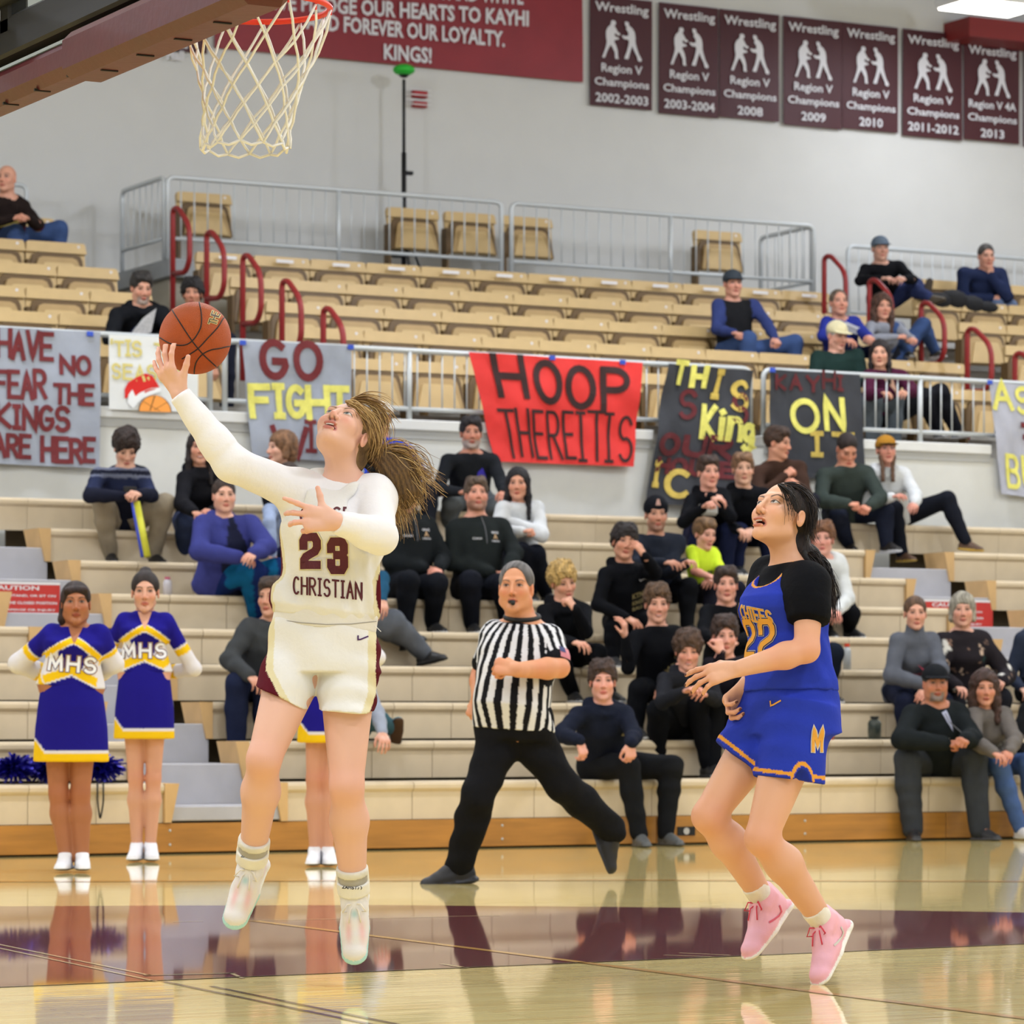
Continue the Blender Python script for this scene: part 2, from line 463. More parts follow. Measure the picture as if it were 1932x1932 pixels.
def cap_mesh(s):
    W = .10; vs = []
    for z, a, b in ((0, 0, W), (-.25, .055 if s < 0 else 0, W if s < 0 else W - .055)):
        for y in (-.02, .30): vs += [(a, y, z), (b, y, z)]
    me = bpy.data.meshes.new('bench_end'); me.from_pydata(vs, [], [(0, 1, 3, 2), (4, 6, 7, 5), (0, 4, 5, 1), (2, 3, 7, 6), (0, 2, 6, 4), (1, 5, 7, 3)]); me.materials.append(m_benchend)
    return me
CMs = {-1: cap_mesh(-1), 1: cap_mesh(1)}
def put(me, name, x, y, z, parent):
    o = bpy.data.objects.new(name, me); COL.objects.link(o); o.parent = parent
    o.location = Vector((x, y, z)) - parent.location; return o
for k in range(1, 10):
    secs = [(XA1, XB0, True, True)]
    secs.append((XA0 - .457 * 5, XA0, False, True)); 
    if k >= 5: secs.append((XB1, XB1 + .457 * 12, True, False))
    if k == 9: secs = [(XA0 - .457 * 2, XB1 + .457 * 12, False, False)]
    for (xa, xb, l, r) in secs:
        n = round((xb - xa) / .457); w_ = (xb - xa) / n
        for i in range(n):
            xx = xa + i * w_
            # modules wholly outside the picture are left out
            px = topx((xx + .23, YB(k), HS(k)))[0]
            if px < -200 or px > 2300: continue
            put(BM[0], 'bench_seat', xx + .002, YB(k), HS(k), bl)
        if l: put(CMs[-1], 'bench_end', xa - .10, YB(k), HS(k), bl)
        if r: put(CMs[1], 'bench_end', xb, YB(k), HS(k), bl)
for k in range(2, 11):
    y = YB(k - 1); d0 = DK(k - 1) if k > 2 else .21; d1 = DK(k)
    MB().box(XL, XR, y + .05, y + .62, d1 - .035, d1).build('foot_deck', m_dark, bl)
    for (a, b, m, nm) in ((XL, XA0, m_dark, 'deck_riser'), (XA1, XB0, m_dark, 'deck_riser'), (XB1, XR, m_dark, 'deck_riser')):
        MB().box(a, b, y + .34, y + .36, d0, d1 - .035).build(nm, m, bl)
    if k < 10:
        for (a, b) in ((XA0 + .02, XA1 - .02), (XB0 + .02, XB1 - .02)):
            s = MB().cbox(a, b, y, y + .66, d0 if k > 2 else .21, d1 + .004, .006)
            s.build('aisle_step', m_step, bl)
m_kick = mat('oak_kickboard', (176, 122, 52), .4, var=.16, vscale=2.2, stretch=(1, 1, 9), coat=.2)
xk = 3.0
while xk < 20:
    MB().cbox(xk, xk + 2.395, Y0 - .005, Y0 + .03, .012, .196, .003).build('kickboard', m_kick, bl); xk += 2.4
    if xk < 19:
        for zz in (.06, .15): MB().sphere((xk - 1.2, Y0 - .006, zz), .009, 8, 6).build('bolt', m_rail, bl)
MB().box(XL, XR, Y0 + .035, Y0 + .06, 0, .205).build('front_frame', m_black, bl)
# white safety signs on two aisle risers
m_sign = mat('sign_red', (196, 52, 44), .5); m_signw = mat('sign_white', (232, 228, 226), .5)
def font_geo(text, offset=0.0, ext=0.0):
    c = bpy.data.curves.new('t', 'FONT'); c.body = text; c.size = 1; c.offset = offset; c.resolution_u = 2; c.align_x = 'CENTER'; c.extrude = ext
    o = bpy.data.objects.new('t', c); COL.objects.link(o)
    dg = bpy.context.evaluated_depsgraph_get(); me = bpy.data.meshes.new_from_object(o.evaluated_get(dg))
    v = [tuple(q.co) for q in me.vertices]; f = [tuple(p_.vertices) for p_ in me.polygons]
    bpy.data.objects.remove(o); bpy.data.curves.remove(c); bpy.data.meshes.remove(me)
    xs = [a[0] for a in v]; ys = [a[1] for a in v]
    return v, f, (min(xs), max(xs), min(ys), max(ys))
def font_text(name, text, place, w, h, m, parent, offset=.01, step=None, **k):
    """text fitted to a w x h box centred at 0,0 then mapped by place(x,y)"""
    v, f, (x0, x1, y0, y1) = font_geo(text, offset)
    V = [place(((a[0] - x0) / (x1 - x0) - .5) * w, ((a[1] - y0) / (y1 - y0) - .5) * h) for a in v]
    o = mesh_obj(name, V, f, m, parent); return tag(o, **k) if k else o
for (xa, xb, lab) in ((XA0 + .01, XA0 + .70, 'red caution sign with white lettering on the left aisle step behind the cheerleader'), (XB0 + .03, XB1 - .03, 'red caution sign on the right aisle step behind the two women')):
    y = YB(7) - .012; z0, z1 = DK(7) + .012, DK(8) - .03
    s = empty('caution_sign', ((xa + xb) / 2, y, z0), lab, 'sign')
    MB().cbox(xa, xb, y - .004, y + .004, z0, z1, .003).build('sign_panel', m_sign, s)
    MB().box(xa, xb, y - .006, y + .004, z1 - .006, z1 + .012).build('sign_border', m_signw, s)
    cx = (xa + xb) / 2 - .01
    for t, zz, ww, hh in (('CAUTION', .86, .38, .032), ('DO NOT RUN, STAND, OR SIT ON', .60, .64, .020), ('STEPS WHEN IN THE CLOSED POSITION', .37, .66, .020), ('TO AVOID DAMAGE OR INJURY', .13, .64, .020)):
        zc = z0 + (z1 - z0) * zz
        font_text('lettering', t, lambda a, b: (cx + a, y - .0075, zc + b), ww, hh, m_signw, s, offset=.025)

# ------------------------------------------------------------- fascia and walkway
YF = 27.08
o = MB().box(XL, XR, YF, YF + .2, 2.0, 3.24).build('wall_fascia', mat('fascia', (214, 214, 208), .6, var=.02), ); o.name = 'wall_bleacher'; struct(o)
x1231 = on_y(1231, 800, YF).x; x1440 = on_y(1440, 800, YF).x; x1868 = on_y(1868, 800, YF).x
def ledge(nm, a, b):
    o = MB().cbox(a, b, YF - .03, YF + .35, 3.27, 3.36, .008).build(nm, m_white); struct(o)
    o = MB().box(a, b, YF - .012, YF + .3, 3.2, 3.27).build(nm + '_lower', mat('ledge_grey', (176, 176, 172), .6)); o.name = 'trim_9'; struct(o)
ledge('trim_2', XL, x1231); ledge('trim_3', x1440, x1868); ledge('trim_4', x1868 + .35, XR)
o = MB().box(XL, XR, YF + .2, 27.75, 3.12, 3.2).build('trim_5', m_conc); struct(o)
# seating terraces
SEATY = [28.3, 29.1, 29.9, 30.7, 31.5]; SEATH = [3.99, 4.33, 4.64, 4.95, 5.27]
TR = [h - .80 for h in SEATH]
ter = MB()
for j in range(5):
    y1_ = SEATY[j] + .17; y0_ = SEATY[j] - .63 if j else 27.7
    ter.box(XL, XR, y0_, YW, TR[j] - .6 if j == 0 else TR[j - 1], TR[j])
o = ter.build('floor_terrace', m_conc); struct(o)
XU0, XU1 = 12.4, 13.5; XV0, XV1 = 20.6, 21.65
o = MB().cbox(XU1 + .05, XV0 + .35, 32.3, YW, 5.12, 5.30, .01).build('floor_platform', mat('platform_grey', (150, 152, 152), .6, var=.05)); struct(o)
o = MB().box(XU1 + .1, XV0 + .3, 32.42, YW, TR[4], 5.12).build('wall_platform', mat('platform_wall', (168, 160, 142), .7)); struct(o)

# ------------------------------------------------------------- guard rails
def rail(name, pts_top, z_top, z_bot, z_floor, posts, bal, label, cat='railing', rt=.024, end_round=(True, True), m=m_rail, group=None):
    """pts_top: two (x,y) ends; posts: fractions; bal: baluster spacing"""
    a, b = Vector((*pts_top[0], 0)), Vector((*pts_top[1], 0)); L_ = (b - a).length; d = (b - a) / L_
    r = empty(name, (a.x, a.y, z_floor), label, cat, group)
    P = lambda t, z: (a.x + d.x * t, a.y + d.y * t, z)
    MB().tube(fillet([P(0, z_floor), P(0, z_top), P(L_, z_top), P(L_, z_floor)], .08), rt, 10).build('top_rail', m, r, True)
    MB().tube([P(0, z_bot), P(L_, z_bot)], rt * .8, 8).build('bottom_rail', m, r, True)
    for f in posts: MB().tube([P(L_ * f, z_floor), P(L_ * f, z_top)], rt * .95, 10).build('post', m, r, True)
    n = int(L_ / bal); me = None
    for i in range(1, n):
        t = L_ * i / n
        if me is None:
            o = MB().tube([P(t, z_bot), P(t, z_top)], rt * .32, 6).build('baluster', m, r, True); me = o; t0 = t
        else:
            c = me.copy(); COL.objects.link(c); c.parent = r; c.location = me.location + d * (t - t0)
    return r
xp = lambda px, yw: on_y(px, 700, yw).x
rail('guard_rail', ((xp(-60, YF + .05), YF + .05), (xp(396, YF + .05), YF + .05)), 3.94, 3.455, 3.36, (.5,), .115, 'white tubular guard rail carrying the grey and white posters at far left')
L2 = (xp(424, YF + .05), xp(1415, YF + .05))
fr = lambda px, a, b: (xp(px, YF + .05) - a) / (b - a)
rail('guard_rail', ((L2[0], YF + .05), (L2[1], YF + .05)), 3.94, 3.455, 3.36, (fr(772, *L2), fr(1096, *L2)), .115, 'long white guard rail behind the red banner above the bleacher')
L3 = (xp(1440, YF + .05), xp(2035, YF + .05))
rail('guard_rail', ((L3[0], YF + .05), (L3[1], YF + .05)), 3.94, 3.455, 3.36, (fr(1736, *L3),), .115, 'white guard rail with the black ON banner at its left end')
YP = 32.4
rail('guard_rail', ((xp(316, YP), YP), (xp(946, YP), YP)), 6.09, 5.5, 5.3, (.5,), .14, 'grey rail on the left half of the upper platform')
rail('guard_rail', ((xp(965, YP), YP), (xp(1535, YP), YP)), 6.09, 5.5, 5.3, (.515,), .14, 'grey rail on the right half of the upper platform')
rail('guard_rail', ((xp(312, YP), YP + .03), (xp(312, YP), YP + 1.1)), 6.09, 5.5, 5.3, (), .14, 'short side rail at the left end of the upper platform')
rail('guard_rail', ((xp(1535, YP), YP + .04), (xp(1535, YP), YP + 1.05)), 6.09, 5.5, 5.3, (), .14, 'short side rail at the right end of the upper platform')
rail('guard_rail', ((xp(1600, 33.5), 33.5), (xp(1990, 33.5), 33.5)), 6.08, 5.35, TR[4], (), .14, 'grey rail against the wall behind the two men at upper right')
rail('guard_rail', ((xp(-80, 33.5), 33.5), (xp(50, 33.5), 33.5)), 6.08, 5.35, TR[4], (), .14, 'grey rail end behind the bald man at upper left')

# ------------------------------------------------------------- red aisle handrails
def loop_rail(px, py_top, j, label):
    # stands on terrace j, loop leans down the stairs (towards the court)
    yw = SEATY[j] - .15; x = on_y(px, 500, yw).x; z = TR[j]; ht = on_y(px, py_top, yw).z
    r = empty('aisle_handrail', (x, yw, z), label, 'handrail')
    y2 = yw - .40
    pts = fillet([(x, yw, z), (x, yw, ht), (x, yw - .12, ht), (x, y2, ht - .20), (x, y2, ht - .52), (x, y2 + .1, ht - .62), (x, yw, ht - .60)], .13, 6)
    MB().tube(pts, .026, 10).build('handrail_loop', m_red, r, True)
    MB().tube([(x, yw, z), (x, yw, z + .02)], .05, 12).build('base_flange', m_red, r)
    return r
ords = ['topmost', 'second from the top', 'middle', 'second from the bottom', 'lowest']
for i, (px, py, j) in enumerate(((326, 395, 4), (390, 440, 3), (458, 484, 2), (532, 532, 1), (610, 584, 0))):
    loop_rail(px, py, j, 'dark red looped handrail in the left aisle, %s of five' % ords[i])
for i, (px, py, j) in enumerate(((1555, 485, 4), (1640, 530, 3), (1738, 573, 2), (1825, 622, 1), (1915, 668, 0))):
    loop_rail(px, py, j, 'dark red looped handrail in the right aisle, %s of five' % ords[i])

# ------------------------------------------------------------- stadium seats
def seat_proto():
    W = .56
    def panel(w0, w1, z0, z1, y, th, r=.03, tilt=.0):
        """rounded trapezoid plate: w0 width at top z1, w1 width at bottom z0"""
        o = [(-w1 / 2, z0), (w1 / 2, z0), (w0 / 2, z1 - r), (w0 / 2 - r * .3, z1 - r * .3), (w0 / 2 - r, z1), (-w0 / 2 + r, z1), (-w0 / 2 + r * .3, z1 - r * .3), (-w0 / 2, z1 - r)]
        n = len(o); vs = []
        for t in (0, th):
            for (x, z) in o: vs.append((x, y + t + (z - .4) * tilt, z))
        return vs, [tuple(range(n)), tuple(range(n, 2 * n))[::-1]] + [(i, n + i, n + (i + 1) % n, (i + 1) % n) for i in range(n)]
    r = empty('stadium_seat', (0, 0, 0))
    ti = .18
    a = MB(); a.add(*panel(.585, .56, .36, .80, 0, .03, .04, ti))
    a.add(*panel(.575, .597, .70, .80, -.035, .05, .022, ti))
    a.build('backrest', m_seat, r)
    MB().add(*panel(.50, .56, .37, .695, -.03, .03, .06, ti)).build('seat_recess_shade', m_seatd, r)  # dark plate round the folded pan, recess shade put into the colour
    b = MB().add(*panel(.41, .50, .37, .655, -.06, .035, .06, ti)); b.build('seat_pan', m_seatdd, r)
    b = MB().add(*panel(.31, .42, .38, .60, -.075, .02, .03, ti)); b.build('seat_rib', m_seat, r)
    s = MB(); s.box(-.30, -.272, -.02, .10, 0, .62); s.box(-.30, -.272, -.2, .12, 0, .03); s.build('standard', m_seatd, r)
    MB().tube([(.22, -.025 + .37 * ti, .765), (.22, -.04 + .37 * ti, .765)], .013, 10).build('number_plate', m_signw, r)
    return r
sp = seat_proto(); first_seat = [True]
for c in sp.children: pass
def place_seat(x, y, z, label, sticker=False):
    o = sp if first_seat[0] else copy_tree(sp)
    first_seat[0] = False
    o.location = (x, y, z); o['label'] = label; o['category'] = 'seat'
    if sticker:
        s = MB().box(-.09, .09, .008, .012, .735, .765)
        q = mesh_obj('row_sticker', s.v, s.f, m_signw, None); q.parent = o
        q.location = (0, -.045, 0)
    return o
num = ['first', 'second', 'third', 'fourth', 'fifth', 'sixth', 'seventh', 'eighth', 'ninth', 'tenth', 'eleventh', 'twelfth', 'thirteenth']
rown = ['lowest', 'second lowest', 'middle', 'second highest', 'highest']
TAKEN = []
for j in range(5):
    y = SEATY[j]; z = TR[j]
    n = 12; wv = (XV0 - XU1) / n
    for i in range(n):
        place_seat(XU1 + wv * (i + .5), y, z, 'tan folding seat, %s from the left in the %s row of the middle block' % (num[i], rown[j]), sticker=(j == 4))
    for i in range(5):
        x = XU0 - .3 - i * .6
        if topx((x + .3, y, z + .7))[0] < -5: break
        place_seat(x, y, z, 'tan folding seat, %s from the aisle in the %s row of the left block' % (num[i], rown[j]))
    for i in range(11):
        x = XV1 + .3 + i * .6
        if topx((x - .3, y, z + .7))[0] > 2150: break
        place_seat(x, y, z, 'tan folding seat, %s from the aisle in the %s row of the right block' % (num[i], rown[j]))
ter5 = MB().box(XL, XU0 + .05, 31.75, YW, TR[4], 4.80); o = ter5.build('floor_terrace_left', m_conc); struct(o)
o = MB().box(XV1 - .05, XR, 31.75, YW, TR[4], 4.80).build('floor_terrace_right', m_conc); struct(o)
for i in range(4): place_seat(XU0 - .3 - i * .6, 32.3, 4.80, 'tan folding seat, %s from the aisle in the back row of the left block' % num[i])
for i in range(11):
    if topx((XV1 + .3 + i * .6 - .3, 32.3, 5))[0] < 2150: place_seat(XV1 + .3 + i * .6, 32.3, 4.80, 'tan folding seat, %s from the aisle in the back row of the right block' % num[i])
for px, lab in ((388, 'single tan seat at the left end of the upper platform'), (782, 'tan platform seat beside the black tripod, leftmost of three'), (890, 'middle one of three tan seats on the upper platform'), (998, 'tan platform seat nearest the rail gap, rightmost of three'), (1358, 'single tan seat on the right half of the upper platform')):
    place_seat(on_y(px, 420, 33.25).x, 33.25, 5.30, lab)
# ================================================================= BANNERS AND POSTERS
m_gold = mat('paint_yellow', (226, 220, 110), .7, var=.12, vscale=14)
m_goldd = mat('paint_old_gold', (205, 178, 84), .7, var=.2, vscale=14)
m_dkred = mat('paint_maroon', (110, 34, 38), .7, var=.12, vscale=14)
m_fred = mat('paint_faint_red', (96, 34, 38), .8, var=.25, vscale=10)
m_ink = mat('paint_black', (48, 22, 22), .7, var=.1)
m_tape = mat('blue_tape', (50, 82, 190), .6)
def banner(name, corners, yw, label, m, cat='banner', nx=28, ny=22, amp=.012, seed=0, edge=None, nfold=5):
    """corners: 4 pixels TL, TR, BR, BL on the plane y = yw; returns (object, place(u,v))"""
    TL, TR_, BR, BL = [on_y(px, py, yw) for px, py in corners]
    rr = random.Random(seed); ph = [rr.uniform(0, 6.28) for _ in range(6)]
    def S(u, v, off=0.0):
        p = TL * (1 - u) * (1 - v) + TR_ * u * (1 - v) + BR * u * v + BL * (1 - u) * v
        d = amp * (math.sin(u * nfold * 2.1 + ph[0] + v * 1.3) + .6 * math.sin(v * nfold * 1.7 + ph[1] + u * 2) + .35 * math.sin((u * 13 + v * 9) + ph[2]) + .25 * math.sin((u * 23 - v * 17) + ph[3]))
        q = Vector((p.x, p.y - abs(amp) * 1.5 + d - off, p.z))
        if edge: q += Vector((0, 0, edge(u, v)))
        return q
    vs = []; fs = []
    for off in (0, -.004):
        for j in range(ny + 1):
            for i in range(nx + 1): vs.append(S(i / nx, j / ny, off))
    n1 = (nx + 1) * (ny + 1)
    for j in range(ny):
        for i in range(nx):
            a = j * (nx + 1) + i; q = (a, a + nx + 1, a + nx + 2, a + 1); fs.append(q); fs.append(tuple(n1 + t for t in q[::-1]))
    c = (TL + TR_ + BR + BL) / 4
    r = empty(name, c, label, cat)
    mesh_obj('cloth', vs, fs, m, r, True)
    w_ = (TR_ - TL).length; h_ = (TL - BL).length
    return r, S, w_, h_
def paint(r, S, w_, h_, text, u0, v0, cw, ch, gap, wd, m, seed=1, jit=.04, lean=0, slope=0.0, off=.009, name='lettering'):
    """text starting at (u0, baseline v0), sizes as fractions of the banner"""
    st, L_ = strokes(text, cw * w_, ch * h_, gap * w_, jit, seed, lean)
    letter_mesh(name, st, wd, lambda x, y: S(u0 + x / w_, v0 - y / h_ + slope * x / w_, off), m, r, step=.04)
def tape(r, S, u, v, m=m_tape):
    p = S(u, v, .012); MB().cbox(p.x - .028, p.x + .028, p.y - .004, p.y + .004, p.z - .018, p.z + .022, .002).build('tape', m, r)
YB_ = 27.02
m_gcloth = mat('grey_paper', (158, 164, 176), .8, var=.07, vscale=5, bump=.3, bscale=14)
m_bcloth = mat('black_paper', (52, 54, 60), .75, var=.12, vscale=5, bump=.3, bscale=14)
m_rcloth = mat('red_paper', (222, 52, 48), .7, var=.06, vscale=6, bump=.35, bscale=14)
m_wcloth = mat('white_poster', (226, 228, 226), .7, var=.02)

b, S, w_, h_ = banner('paper_banner', ((-75, 614), (187, 627), (187, 884), (-75, 872)), YB_, 'grey paper banner painted HAVE NO FEAR THE KINGS ARE HERE in maroon', m_gcloth, seed=1)
U = lambda px: (px + 75) / 262; V = lambda py: (py - 620) / 257
paint(b, S, w_, h_, 'HAVE', U(-8), V(676), .085, .185, .022, .038, m_dkred, 2, slope=0)
paint(b, S, w_, h_, 'NO', U(113), V(700), .085, .12, .03, .034, m_dkred, 3)
paint(b, S, w_, h_, 'FEAR', U(-12), V(750), .075, .19, .02, .036, m_dkred, 4)
paint(b, S, w_, h_, 'THE', U(100), V(758), .075, .13, .025, .034, m_dkred, 5)
paint(b, S, w_, h_, 'KINGS', U(-10), V(808), .09, .16, .028, .038, m_dkred, 6)
paint(b, S, w_, h_, 'ARE', U(-14), V(862), .075, .155, .02, .036, m_dkred, 7)
paint(b, S, w_, h_, 'HERE', U(78), V(866), .075, .165, .025, .038, m_dkred, 8)
tape(b, S, .92, .02)

b, S, w_, h_ = banner('poster', ((205, 631), (373, 639), (373, 778), (206, 772)), YB_, 'white poster with TIS THE SEASON and a basketball in a red hat', m_wcloth, 'poster', amp=.004, seed=2, nx=12, ny=10)
U = lambda px: (px - 205) / 168; V = lambda py: (py - 634) / 139
m_pg = mat('poster_gold', (214, 200, 120), .7)
paint(b, S, w_, h_, "'TIS", U(207), V(672), .1, .19, .02, .022, m_pg, 2)
paint(b, S, w_, h_, "THE", U(290), V(674), .1, .19, .02, .022, m_pg, 3)
paint(b, S, w_, h_, "SEASON!", U(210), V(714), .095, .19, .035, .022, m_pg, 4, slope=.05)
def blob(nm, pts, m, off, r=None):
    V_ = [S(U(x), V(y), off) for x, y in pts]
    mesh_obj(nm, V_, [tuple(range(len(V_)))], m, r)
blob('hat_print', [(233, 752), (233, 735), (240, 722), (255, 712), (272, 704), (285, 708), (292, 718), (300, 730), (280, 736), (262, 746), (252, 756), (243, 750)], mat('poster_red', (214, 30, 24), .6), .010, b)
blob('hat_print', [(250, 750), (262, 740), (282, 731), (300, 729), (303, 737), (288, 741), (268, 750), (256, 760)], mat('poster_pale', (238, 240, 240), .7), .0115, b)
blob('hat_print', [(238, 760), (240, 745), (247, 735), (253, 748), (256, 762), (248, 770)], mat('poster_pale', (238, 240, 240), .7), .012, b)
bp_ = [(290 + 31 * math.cos(a), 775 - 31 * math.sin(a)) for a in [math.pi * i / 14 for i in range(15)]]
blob('ball_print', bp_, mat('poster_orange', (246, 160, 70), .6), .0105, b)
for st in ([bp_[3], (288, 772)], [bp_[7], (280, 774)], [bp_[11], (300, 774)], bp_):
    letter_mesh('ball_outline', [st], .006, lambda x, y: S(U(x), V(y), .013), m_ink, b) if False else mesh_obj('ball_outline', [S(U(p[0] + dx), V(p[1]), .0125) for p in st for dx in (-.7, .7)], [(2 * i, 2 * i + 1, 2 * i + 3, 2 * i + 2) for i in range(len(st) - 1)], m_ink, b)

b, S, w_, h_ = banner('paper_banner', ((456, 643), (661, 653), (662, 872), (474, 862)), YB_, 'grey paper banner painted GO FIGHT WIN in maroon and yellow', m_gcloth, seed=3)
U = lambda px: (px - 460) / 200; V = lambda py: (py - 648) / 219
paint(b, S, w_, h_, 'G', U(490), V(713), .22, .29, .1, .062, m_dkred, 2, 0)
paint(b, S, w_, h_, 'O', U(556), V(712), .22, .29, .1, .062, m_dkred, 2, 0)
paint(b, S, w_, h_, 'FIGHT', U(468), V(788), .165, .25, .042, .058, m_gold, 3, .05, slope=-.03)
paint(b, S, w_, h_, 'W', U(502), V(862), .28, .24, .06, .05, m_dkred, 4, 0)
paint(b, S, w_, h_, 'IN', U(568), V(850), .19, .25, .06, .036, m_dkred, 5, 0)
tape(b, S, .0, .02); tape(b, S, .985, .015)

b, S, w_, h_ = banner('paper_banner', ((885, 664), (1209, 685), (1193, 881), (932, 871)), YB_, 'bright red paper banner painted HOOP THERE IT IS in black', m_rcloth, seed=4, amp=.016)
V = lambda py: (py - 675) / 200
for ch, uu, vv, cw, hh, sd in (('H', .125, .385, .155, .36, 1), ('O', .355, .42, .145, .36, 2), ('O', .555, .45, .15, .36, 3), ('P', .765, .46, .14, .37, 4)):
    paint(b, S, w_, h_, ch, uu, vv, cw, hh, .02, .062, m_ink, sd, 0, slope=0)
for ch, uu, vv, cw, hh in (('T', .09, .955, .085, .43), ('H', .195, .94, .075, .43), ('E', .305, .95, .07, .43), ('R', .405, .95, .08, .43), ('E', .515, .94, .065, .43), ('I', .595, .96, .11, .45), ('T', .675, .955, .1, .46), ('I', .775, .96, .11, .45), ('S', .875, .95, .10, .42)):
    paint(b, S, w_, h_, ch, uu, vv, cw, hh, .02, .030, m_ink, 3, 0)
tape(b, S, .47, .01); tape(b, S, .88, .01)

b, S, w_, h_ = banner('paper_banner', ((1254, 687), (1417, 700), (1400, 965), (1213, 948)), YB_, 'black paper banner with yellow THIS IS Kings lettering, left of the rail gap', m_bcloth, seed=5, amp=.022, nfold=7)
def Q(x, y):
    v = (y - 693) / 262; xl = 1254 - 41 * v; xr = 1417 - 17 * v
    return (x - xl) / (xr - xl), v
def paintpx(text, x, y, cwpx, chpx, gpx, wd, m, seed, lean=0.0, jit=.05):
    u, v = Q(x, y); s_ = w_ / 170; t_ = h_ / 262
    st, L_ = strokes(text, cwpx * s_, chpx * t_, gpx * s_, jit, seed, lean)
    letter_mesh('lettering', st, wd, lambda a, c: S(u + a / w_, v - c / h_, .010), m, b, step=.04)
paintpx('TH', 1266, 728, 22, 36, 14, .05, m_gold, 2); paintpx('I', 1340, 745, 20, 46, 10, .055, m_goldd, 3, .2); paintpx('S', 1375, 766, 28, 52, 10, .045, m_goldd, 4)
paintpx('Kin', 1316, 825, 24, 56, 9, .055, m_gold, 5); paintpx('g', 1396, 828, 22, 42, 9, .06, m_gold, 6, 0, 0)
paintpx('I', 1228, 920, 16, 42, 10, .05, m_goldd, 7); paintpx('C', 1252, 938, 34, 46, 10, .05, m_goldd, 8, 0, 0)
paintpx('SS', 1278, 790, 26, 50, 70, .04, m_fred, 9); paintpx('OUR', 1238, 860, 34, 34, 12, .05, m_fred, 10); paintpx('HOUSE', 1236, 895, 20, 24, 8, .04, m_fred, 11)
b, S, w_, h_ = banner('paper_banner', ((1449, 697), (1621, 707), (1630, 905), (1452, 900)), YB_, 'black paper banner with yellow ON lettering, right of the rail gap', m_bcloth, seed=6, amp=.012)
U = lambda px: (px - 1450) / 174; V = lambda py: (py - 702) / 200
paint(b, S, w_, h_, 'O', U(1493), V(814), .25, .28, .1, .052, m_gold, 2, 0); paint(b, S, w_, h_, 'N', U(1554), V(808), .19, .28, .1, .055, m_gold, 2, 0)
paint(b, S, w_, h_, 'IT', U(1524), V(858), .22, .2, .12, .045, m_goldd, 3, 0); paint(b, S, w_, h_, 'KAYHI', U(1462), V(735), .12, .14, .05, .03, m_fred, 4, .15)
tape(b, S, .02, .01)
b, S, w_, h_ = banner('paper_banner', ((1866, 722), (1990, 730), (1990, 945), (1888, 932)), YB_, 'pale grey paper banner at the right edge with yellow letters', mat('pale_paper', (176, 178, 190), .8, var=.05, bump=.2, bscale=14), seed=7)
U = lambda px: (px - 1872) / 120; V = lambda py: (py - 726) / 212
paint(b, S, w_, h_, 'AS', U(1876), V(776), .24, .22, .1, .045, m_gold, 2, .05); paint(b, S, w_, h_, '-', U(1922), V(812), .3, .1, .1, .05, m_dkred, 2, 0); paint(b, S, w_, h_, '-', U(1926), V(834), .3, .1, .1, .05, m_dkred, 2, 0)
paint(b, S, w_, h_, 'BU', U(1888), V(920), .2, .27, .1, .045, m_gold, 3, .05); tape(b, S, .0, .0)

# ------------------------------------------------------------- wall banners
m_wb = mat('maroon_vinyl', (66, 20, 26), .55, var=.05, vscale=3); m_wb2 = mat('crimson_vinyl', (132, 34, 42), .5, var=.1, vscale=2, bump=.25, bscale=5)
m_wt = mat('banner_white', (214, 212, 214), .6)
YWB = YW - .04
def wb(px0, px1, z0, z1, label, m, amp=.006, seed=1):
    x0 = on_y(px0, 100, YWB).x; x1 = on_y(px1, 100, YWB).x
    r = empty('wall_banner', ((x0 + x1) / 2, YWB, z0), label, 'banner')
    nx, ny = 14, 10; vs = []; fs = []; ph = seed * 1.7
    for off in (0, .006):
        for j in range(ny + 1):
            for i in range(nx + 1):
                u = i / nx; v = j / ny
                vs.append((x0 + (x1 - x0) * u, YWB + off + amp * math.sin(u * 9 + v * 3 + ph) - amp, z0 + (z1 - z0) * v))
    n1 = (nx + 1) * (ny + 1)
    for j in range(ny):
        for i in range(nx):
            a = j * (nx + 1) + i; q = (a, a + 1, a + nx + 2, a + nx + 1); fs.append(q); fs.append(tuple(n1 + t for t in q[::-1]))
    mesh_obj('vinyl', vs, fs, m, r, True)
    return r, x0, x1
r, x0, x1 = wb(405, 1098, 7.67, 9.0, 'long crimson wall banner with white school song lines ending in KINGS!', m_wb2, .012)
def wtext(r, text, pa, pb, h, m=m_wt, offset=.03):
    """text between two pixels (centre line ends)"""
    a = on_y(*pa, YWB); c = on_y(*pb, YWB)
    font_text('lettering', text, lambda x, y: (((a.x + c.x) / 2 + x), YWB - .03, (a.z + c.z) / 2 + y + (c.z - a.z) * x / (c.x - a.x)), c.x - a.x, h, m, r, offset=offset)
wtext(r, 'WE PLEDGE OUR HEARTS TO KAYHI', (508, 3), (995, 36), .17)
wtext(r, 'AND FOREVER OUR LOYALTY.', (575, 40), (950, 75), .17)
wtext(r, 'KINGS!', (722, 98), (812, 106), .17)
wtext(r, 'HAIL TO THE MAROON AND WHITE', (560, -32), (985, -4), .16)
r, x0, x1 = wb(268, 390, 7.60, 9.0, 'small dark maroon wall banner half hidden behind the backboard', m_wb)
wtext(r, 'Hall', (312, 104), (345, 106), .10); wtext(r, 'of Fame', (298, 80), (352, 84), .10)
